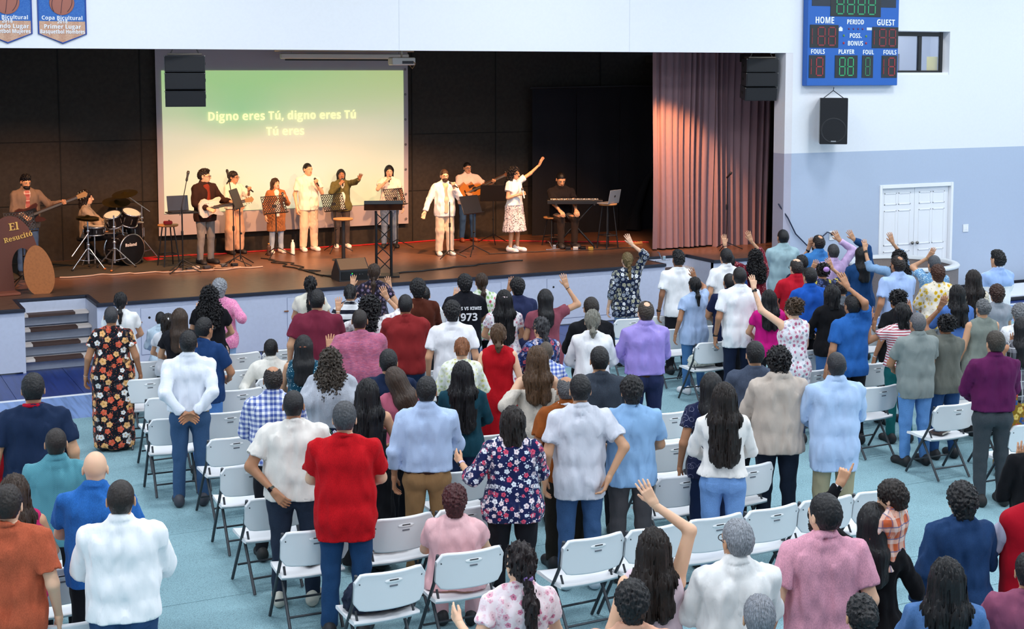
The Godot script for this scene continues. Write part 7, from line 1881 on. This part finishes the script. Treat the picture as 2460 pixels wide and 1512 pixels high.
	part("pile", MB.new().box(V(0, .006, 0), V(3.3, .012, 1.9), .004).mesh(), relief("3b3426", .95, 120, 1.5, .3, .7, 1.2), rug)
	var dk := thing("drum_kit", "black drum kit with chrome stands and cymbals", "drum kit", V(4.66, Y + .012, -24.8))
	var kq := Basis(Vector3.UP, .5) * Basis(Vector3.RIGHT, PI / 2)
	drum(dk, V(.2, .27, .0), .26, .4, kq)
	part("drum_front", MB.new().lathe([Vector2(.001, .205), Vector2(.255, .206)], 28).mesh(), flat("101013", .3), dk, V(.2, .27, 0), kq)
	part("front_lettering", text_mesh("Roland", .075, .003), flat("e4e4e8", .5), dk, V(.27, .36, .235), Basis(Vector3.UP, .5))
	drum(dk, V(.02, .78, .05), .14, .2, Basis.from_euler(V(.35, 0, .25)))
	drum(dk, V(.3, .8, .02), .15, .22, Basis.from_euler(V(.4, 0, -.2)))
	drum(dk, V(-.3, .62, .05), .17, .13, Basis.from_euler(V(.08, 0, .0)))
	drum(dk, V(.42, .5, -.35), .18, .36, Basis.IDENTITY)
	part("tom_post", MB.new().tube([V(.18, .5, 0), V(.18, .82, 0)], .014, 8).mesh(), flat("cfd6e2", .14, .95), dk)
	part("tom_post", MB.new().tube([V(.02, .7, 0), V(.34, .72, 0)], .012, 8).mesh(), flat("cfd6e2", .14, .95), dk)
	chrome_stand(dk, V(-.46, 0, .36), .82, .3)
	cymbal(dk, V(-.46, .84, .36), .19, V(.1, 0, -.06))
	cymbal(dk, V(-.46, .87, .36), .19, V(.1, 0, -.06))
	part("cymbal_rod", MB.new().tube([V(-.46, .6, .36), V(-.75, .25, .5)], .012, 6).mesh(), flat("cfd6e2", .14, .95), dk)
	chrome_stand(dk, V(-.06, 0, .5), .9, .36)
	chrome_stand(dk, V(.6, 0, -.45), .95, .3, V(-.3, .22, .1))
	cymbal(dk, V(.3, 1.18, -.35), .22, V(.22, 0, .18))
	chrome_stand(dk, V(.2, 0, -.6), 1.0, .28)
	cymbal(dk, V(.2, 1.02, -.6), .24, V(.3, 0, .05))
	part("snare_stand", MB.new().tube([V(-.3, .55, .05), V(-.3, .05, .05)], .014, 8).mesh(), flat("cfd6e2", .14, .95), dk)
	var th := thing("drum_throne", "round black drum throne behind the kit", "stool", V(4.3, Y + .012, -25.1))
	part("seat", MB.new().lathe([Vector2(.001, .4), Vector2(.17, .41), Vector2(.18, .45), Vector2(.16, .48), Vector2(.001, .485)], 20).mesh(), flat("18181c", .6), th)
	part("post", MB.new().tube([V(0, .1, 0), V(0, .42, 0)], .02, 8).mesh(), flat("b8bcc4", .2, .9), th)
	for k in 3:
		var a := TAU * k / 3
		part("leg", MB.new().tube([V(0, .22, 0), V(cos(a) * .27, .012, sin(a) * .27)], .012, 6).mesh(), flat("b8bcc4", .2, .9), th)
	# stands
	music_stand(V(2.98, Y, -23.05), 22, "black perforated music stand in front of the bass player", 0.86)
	music_stand(V(7.52, Y, -24.72), 20, "black perforated music stand before the girl in tan coat", 0.80)
	music_stand(V(8.68, Y, -24.85), 20, "black perforated music stand before the woman in green jacket", 0.78)
	music_stand(V(9.87, Y, -24.8), 25, "black perforated music stand before the woman behind the lectern", 0.84)
	music_stand(V(10.77, Y, -23.37), 25, "solid black music stand beside the man in white jacket", 0.77, false)
	music_stand(V(11.85, Y, -24.79), 160, "black pole stand with low desk behind the guitarist", 0.84, false)
	music_stand(V(6.62, Y, -23.85), 60, "small black tablet stand beside the white guitar", 1.01, false)
	mic_stand(V(5.54, Y, -23.45), "boom microphone stand beside the laptop", 1.1, V(.12, .42, -.12))
	mic_stand(V(6.5, Y, -23.82), "tripod microphone stand at the white guitar player", 1.1, V(.02, .4, -.35))
	mic_stand(V(10.23, Y, -23.19), "straight black microphone stand before the man in white jacket", 1.0, null, false)
	mic_stand(V(15.32, Y, -22.0), "lone microphone stand in front of the curtain", 1.35, null, true)
	bar_stool(V(8.44, Y, -23.76), "wooden top stool on a single black post", .74, true)
	bar_stool(V(5.5, Y, -24.3), "wooden top four legged stool with red gadget on it", .72)
	bar_stool(V(13.42, Y, -23.12), "four legged stool carrying the silver laptop", .85)
	laptop(V(13.42, Y + .85, -23.12), -154, "silver laptop on the stool by the keyboard player", "b4b6bc")
	var ls := thing("laptop_stand", "black laptop stand beside the boom microphone", "stand", V(5.6, Y, -23.7))
	tripod(ls, flat("15161a", .45))
	part("pole", MB.new().tube([V(0, .1, 0), V(0, .96, 0)], .013, 8).mesh(), flat("15161a", .45), ls)
	part("plate", MB.new().box(V(0, .97, 0), V(.5, .02, .3), .006).mesh(), flat("15161a", .45), ls)
	laptop(V(5.58, Y + .98, -23.7), 5, "dark laptop open on the stand beside the guitarist", "3a3a40")
	var gd := thing("gadget", "red box gadget on the small stool", "gadget", V(5.5, Y + .72, -24.3))
	part("body", MB.new().box(V(0, .03, 0), V(.14, .06, .1), .015).mesh(), flat("a81e24", .4), gd)
	part("knob", MB.new().ball(V(.02, .065, 0), V(.015, .012, .015), 8, 5).mesh(), flat("202024", .4), gd)
	# lectern of truss
	var lc := thing("lectern", "black truss lectern with slanted top at the stage front", "lectern", V(8.36, Y, -21.6), -.35)
	var bm := flat("1b1c20", .4, .3)
	for sx in [-1, 1]:
		for sz in [-1, 1]: part("truss_tube", MB.new().tube([V(sx * .12, .03, sz * .12), V(sx * .12, 1.05, sz * .12)], .02, 8).mesh(), bm, lc)
	for k in 4:
		for q in [[V(-.12, 0, .12), V(.12, 0, .12)], [V(.12, 0, .12), V(.12, 0, -.12)], [V(.12, 0, -.12), V(-.12, 0, -.12)], [V(-.12, 0, -.12), V(-.12, 0, .12)]]:
			var y0 := .08 + .24 * k
			part("truss_brace", MB.new().tube([q[k % 2] + V(0, y0, 0), q[1 - k % 2] + V(0, y0 + .24, 0)], .009, 6).mesh(), bm, lc)
	part("base_plate", MB.new().box(V(0, .012, 0), V(.5, .025, .4), .006).mesh(), bm, lc)
	part("top", MB.new().box(V(0, 0, 0), V(.62, .025, .46), .006).mesh(), flat("15161a", .5), lc, V(0, 1.13, 0), Basis(Vector3.RIGHT, -.3))
	part("top_lip", MB.new().box(V(0, .02, .235), V(.62, .06, .015), .004).mesh(), flat("15161a", .5), lc, V(0, 1.13, 0), Basis(Vector3.RIGHT, -.3))
	# wedge monitor
	var wd := thing("monitor_wedge", "wedge stage monitor with tan grille and rear controls at the stage edge", "speaker", V(7.75, Y, -21.5), -.02)
	part("cabinet", MB.new().prism(PackedVector2Array([Vector2(0, 0), Vector2(.42, 0), Vector2(.4, .1), Vector2(.2, .34), Vector2(0, .17)]), .5, Transform3D(Basis(Vector3.UP, PI / 2), V(0, 0, .2))).mesh(), flat("26272c", .5), wd)
	part("grille", MB.new().box(V(0, .26, .1), V(.47, .02, .24), .006, Basis(Vector3.RIGHT, .705)).mesh(), flat("8a6242", .7), wd)
	part("control_panel", MB.new().box(V(0, .09, .203), V(.44, .13, .01), .003).mesh(), flat("0c0d10", .4), wd)
	part("power_light", MB.new().box(V(-.04, .12, .21), V(.014, .02, .006), .002).mesh(), glow("2ad85a", 1.2), wd)
	part("power_light", MB.new().box(V(-.06, .1, .21), V(.014, .014, .006), .002).mesh(), glow("3a6ad0", .8), wd)
	for k in 3: part("knob", MB.new().ball(V(.03 + k * .05, .1, .21), V(.012, .012, .01), 8, 5).mesh(), flat("33353a", .4), wd)
	# keyboard
	var kb := thing("keyboard", "stage keyboard on a black crossed stand", "keyboard", V(12.98, Y, -23.6), deg_to_rad(-26))
	part("case", MB.new().box(V(0, .86, 0), V(1.05, .08, .3), .012).mesh(), flat("17181c", .4), kb)
	for k in 30: part("white_key", MB.new().box(V(-.44 + k * .03, .902, -.06), V(.027, .012, .14), .002).mesh(), flat("e8e6e0", .35), kb)
	for k in 29:
		if k % 7 in [2, 6]: continue
		part("black_key", MB.new().box(V(-.425 + k * .03, .912, -.03), V(.014, .014, .09), .002).mesh(), flat("101012", .3), kb)
	for k in 6: part("knob", MB.new().ball(V(-.4 + k * .05, .905, .08), V(.014, .012, .014), 8, 5).mesh(), flat("8a6a4a" if k % 2 else "c8c4bc", .4), kb)
	for s in [-1, 1]: part("stand_bar", MB.new().tube([V(s * .36, .02, 0), V(-s * .36, .82, 0)], .02, 8).mesh(), flat("1a1b1f", .4), kb)
	for s in [-1, 1]:
		for y in [.02, .82]: part("stand_foot", MB.new().tube([V(s * .36, y, -.2), V(s * .36, y, .2)], .018, 8).mesh(), flat("1a1b1f", .4), kb)
	bar_stool(V(12.72, Y, -24.0), "black stool under the keyboard player", .55)
	var pd := thing("pedal_board", "cluster of small chrome effect pedals on the floor by the keyboard", "pedals", V(12.85, Y, -23.2), -.5)
	for k in 4: part("pedal", MB.new().box(V(-.2 + k * .14, .03, .02 * (k % 2)), V(.1, .06, .16), .01).mesh(), flat(["2a2c32", "c8ccd2", "1a1a1e", "b89a4a"][k], .3, .5), pd)
	var pe := thing("effect_pedals", "scattered effect pedals and adapters beside the guitarist", "pedals", V(6.0, Y, -23.75), .2)
	for k in 7: part("pedal", MB.new().box(V(-.5 + k * .17, .025, .06 * sin(k * 2.1)), V(.11, .05, .09), .01).mesh(), flat(["8a6a5a", "2a2a30", "c8b8a8", "3a3a40", "a07a5a", "55585e", "202026"][k], .5), pe)
	for b in [[7.87, -24.87, .27, "dfe6ea", "clear water bottle on the stage floor by the girl's stand"], [7.45, -24.95, .22, "4a3a34", "dark bottle with orange cap beside the music stand"]]:
		var t := thing("water_bottle", b[4], "bottle", V(b[0], Y, b[1]))
		part("body", MB.new().lathe([Vector2(.001, 0), Vector2(.037, 0), Vector2(.04, .02), Vector2(.036, .1), Vector2(.04, .16), Vector2(.03, b[2] - .05), Vector2(.014, b[2] - .03), Vector2(.014, b[2] - .01)], 14).mesh(), flat(b[3], .15), t)
		part("cap", MB.new().lathe([Vector2(.017, b[2] - .015), Vector2(.017, b[2]), Vector2(.001, b[2])], 12).mesh(), flat("d08a3a" if b[3] == "4a3a34" else "e8e8ee", .4), t)
	var ps := thing("power_strip", "pale power strip on the stage floor by the curtain", "power strip", V(14.2, Y, -23.4), .3)
	part("body", MB.new().box(V(0, .025, 0), V(.34, .05, .07), .01).mesh(), flat("c8a070", .5), ps)
	for k in 4: part("socket", MB.new().box(V(-.12 + k * .075, .052, 0), V(.04, .004, .03), .001).mesh(), flat("4a3a2c", .6), ps)
	for c in [[13.4, -21.2, "chrome clamp lamp lying near the right stairs"], [12.42, -23.44, "small chrome clamp on the floor beside the singer"]]:
		var t := thing("clamp", c[2], "clamp", V(c[0], Y, c[1]))
		part("base", MB.new().tube([V(-.16, .012, .05), V(.16, .012, .03)], .008, 6).mesh(), flat("b8bac0", .2, .9), t)
		part("jaw", MB.new().box(V(.04, .05, 0), V(.07, .08, .05), .012).mesh(), flat("c8cacf", .2, .9), t)
		part("stem", MB.new().tube([V(.0, .03, 0), V(-.06, .15, 0), V(-.1, .16, .02)], .009, 6).mesh(), flat("b8bac0", .2, .9), t)
	# wing gear
	var ga := thing("amplifier_rack", "dark equipment rack in the wing behind the pillar", "rack", V(17.2, Y, -22.2))
	part("case", MB.new().box(V(0, .45, 0), V(.8, .9, .6), .01).mesh(), flat("1a1b1f", .6), ga)
	for k in 4: part("unit", MB.new().box(V(-.02, .15 + .2 * k, .305), V(.7, .17, .02), .004).mesh(), flat(["6a3a22", "222428", "2c2e34", "202226"][k], .4), ga)
	part("paper", MB.new().box(V(-.1, .905, .1), V(.3, .008, .22), .001).mesh(), flat("c8b8a8", .7), ga)
	# cables
	cable(squiggle(V(5.2, Y + .012, -25.5), V(11.2, Y + .012, -25.62), .07, 16, 3), .012, "c01824", "long red cable along the foot of the stage back wall")
	cable(squiggle(V(11.2, Y + .012, -25.6), V(14.6, Y + .012, -23.6), .08, 9, 4), .012, "c01824", "red cable running behind the keyboard to the curtain")
	cable(squiggle(V(5.1, Y + .014, -25.45), V(5.6, Y + .014, -25.3), .22, 12, 9), .012, "b81420", "tangled loop of red cable beside the drum kit")
	cable(squiggle(V(3.6, Y + .014, -23.72), V(6.9, Y + .014, -23.4), .09, 16, 5), .014, "b89a86", "beige cable bundle across the stage before the drums")
	cable(squiggle(V(5.2, Y + .014, -23.6), V(6.7, Y + .014, -23.5), .16, 14, 6), .011, "a88a74", "beige looping cables at the guitarist's feet")
	cable(squiggle(V(7.2, Y + .012, -24.6), V(7.5, Y + .012, -21.7), .1, 12, 7), .011, "1c1a1a", "black cable from the singers down to the monitor")
	cable(squiggle(V(7.3, Y + .012, -24.4), V(7.6, Y + .012, -21.75), .14, 14, 8), .009, "221e1c", "second thin black cable beside the monitor cable")
	cable(squiggle(V(8.5, Y + .012, -21.7), V(11.2, Y + .012, -22.3), .05, 10, 10), .014, "1c1a1a", "black cable from the lectern along the stage edge")
	cable(squiggle(V(11.0, Y + .012, -23.3), V(14.0, Y + .012, -22.9), .06, 9, 12), .009, "2a201c", "thin dark cable beneath the woman in the skirt")

# ------------------------------------------------------------------ small things among the chairs
func bag(at: Vector3, hex: String, size: Vector3, label: String, cat := "bag") -> void:
	var t := thing("handbag" if cat == "bag" else cat.replace(" ", "_"), label, cat, at)
	part("body", arr_mesh(sdf([ell_(V(0, size.y * .5, 0), size * .5, .02), cap_(V(-size.x * .3, size.y * .3, 0), V(size.x * .3, size.y * .3, 0), size.z * .38, size.z * .38, .03)], .012, [[0, -1, 0, 0]], [.02, 14, 14, 14, at.x])), fab("plain:" + hex), t)
	if cat == "bag":
		part("handle", MB.new().tube([V(-size.x * .25, size.y * .8, 0), V(-size.x * .15, size.y * 1.25, .02), V(size.x * .15, size.y * 1.25, .02), V(size.x * .25, size.y * .8, 0)], .008, 6).mesh(), flat(hex, .6), t)
func small_things() -> void:
	bag(V(4.08, .45, -10.42), "6a4026", V(.36, .13, .14), "brown leather handbag on the chair beside the red shirt")
	bag(V(10.35, .45, -12.38), "2e3e3c", V(.3, .2, .2), "dark green cap and bag on a chair in the right block")
	bag(V(10.3, .45, -15.3), "c9cfc6", V(.36, .16, .22), "pale grey bag on the chair behind the white shirt")
	bag(V(3.55, .45, -9.33), "1c2436", V(.4, .16, .36), "crumpled navy jacket lying on the nearest empty chair", "jacket")
	bag(V(11.6, .46, -12.35), "e4d8c8", V(.24, .2, .16), "white floral tote bag on a chair behind the plum shirt")
	for q in [[10.6, -11.3, "3a2a26", "brown notebook with phone on the chair by the plum shirt"], [7.62, -12.25, "2a2c30", "dark notebook on the chair behind the light blue t-shirt"], [3.42, -10.42, "16171c", "black wallet on the chair behind the cream t-shirt"]]:
		var t := thing("notebook", q[3], "notebook", V(q[0], .447, q[1]), .4)
		part("cover", MB.new().box(V(0, .012, 0), V(.2, .022, .15), .004).mesh(), flat(q[2], .5), t)
		part("pages", MB.new().box(V(.004, .012, 0), V(.196, .014, .154)).mesh(), flat("d8d4c8", .7), t)
		part("phone", MB.new().box(V(-.02, .028, 0), V(.14, .009, .07), .003).mesh(), flat("2a3242", .12), t)

# ------------------------------------------------------------------ building the people (in worker threads)
var made := []
var lock := Mutex.new()
func build_one(i: int) -> void:
	var o := build_person(folk[i])
	lock.lock()
	made[i] = o
	lock.unlock()
func people() -> void:
	made.resize(folk.size())
	var id := WorkerThreadPool.add_group_task(build_one, folk.size())
	WorkerThreadPool.wait_for_group_task_completion(id)
	for i in folk.size(): place_person(folk[i], made[i])
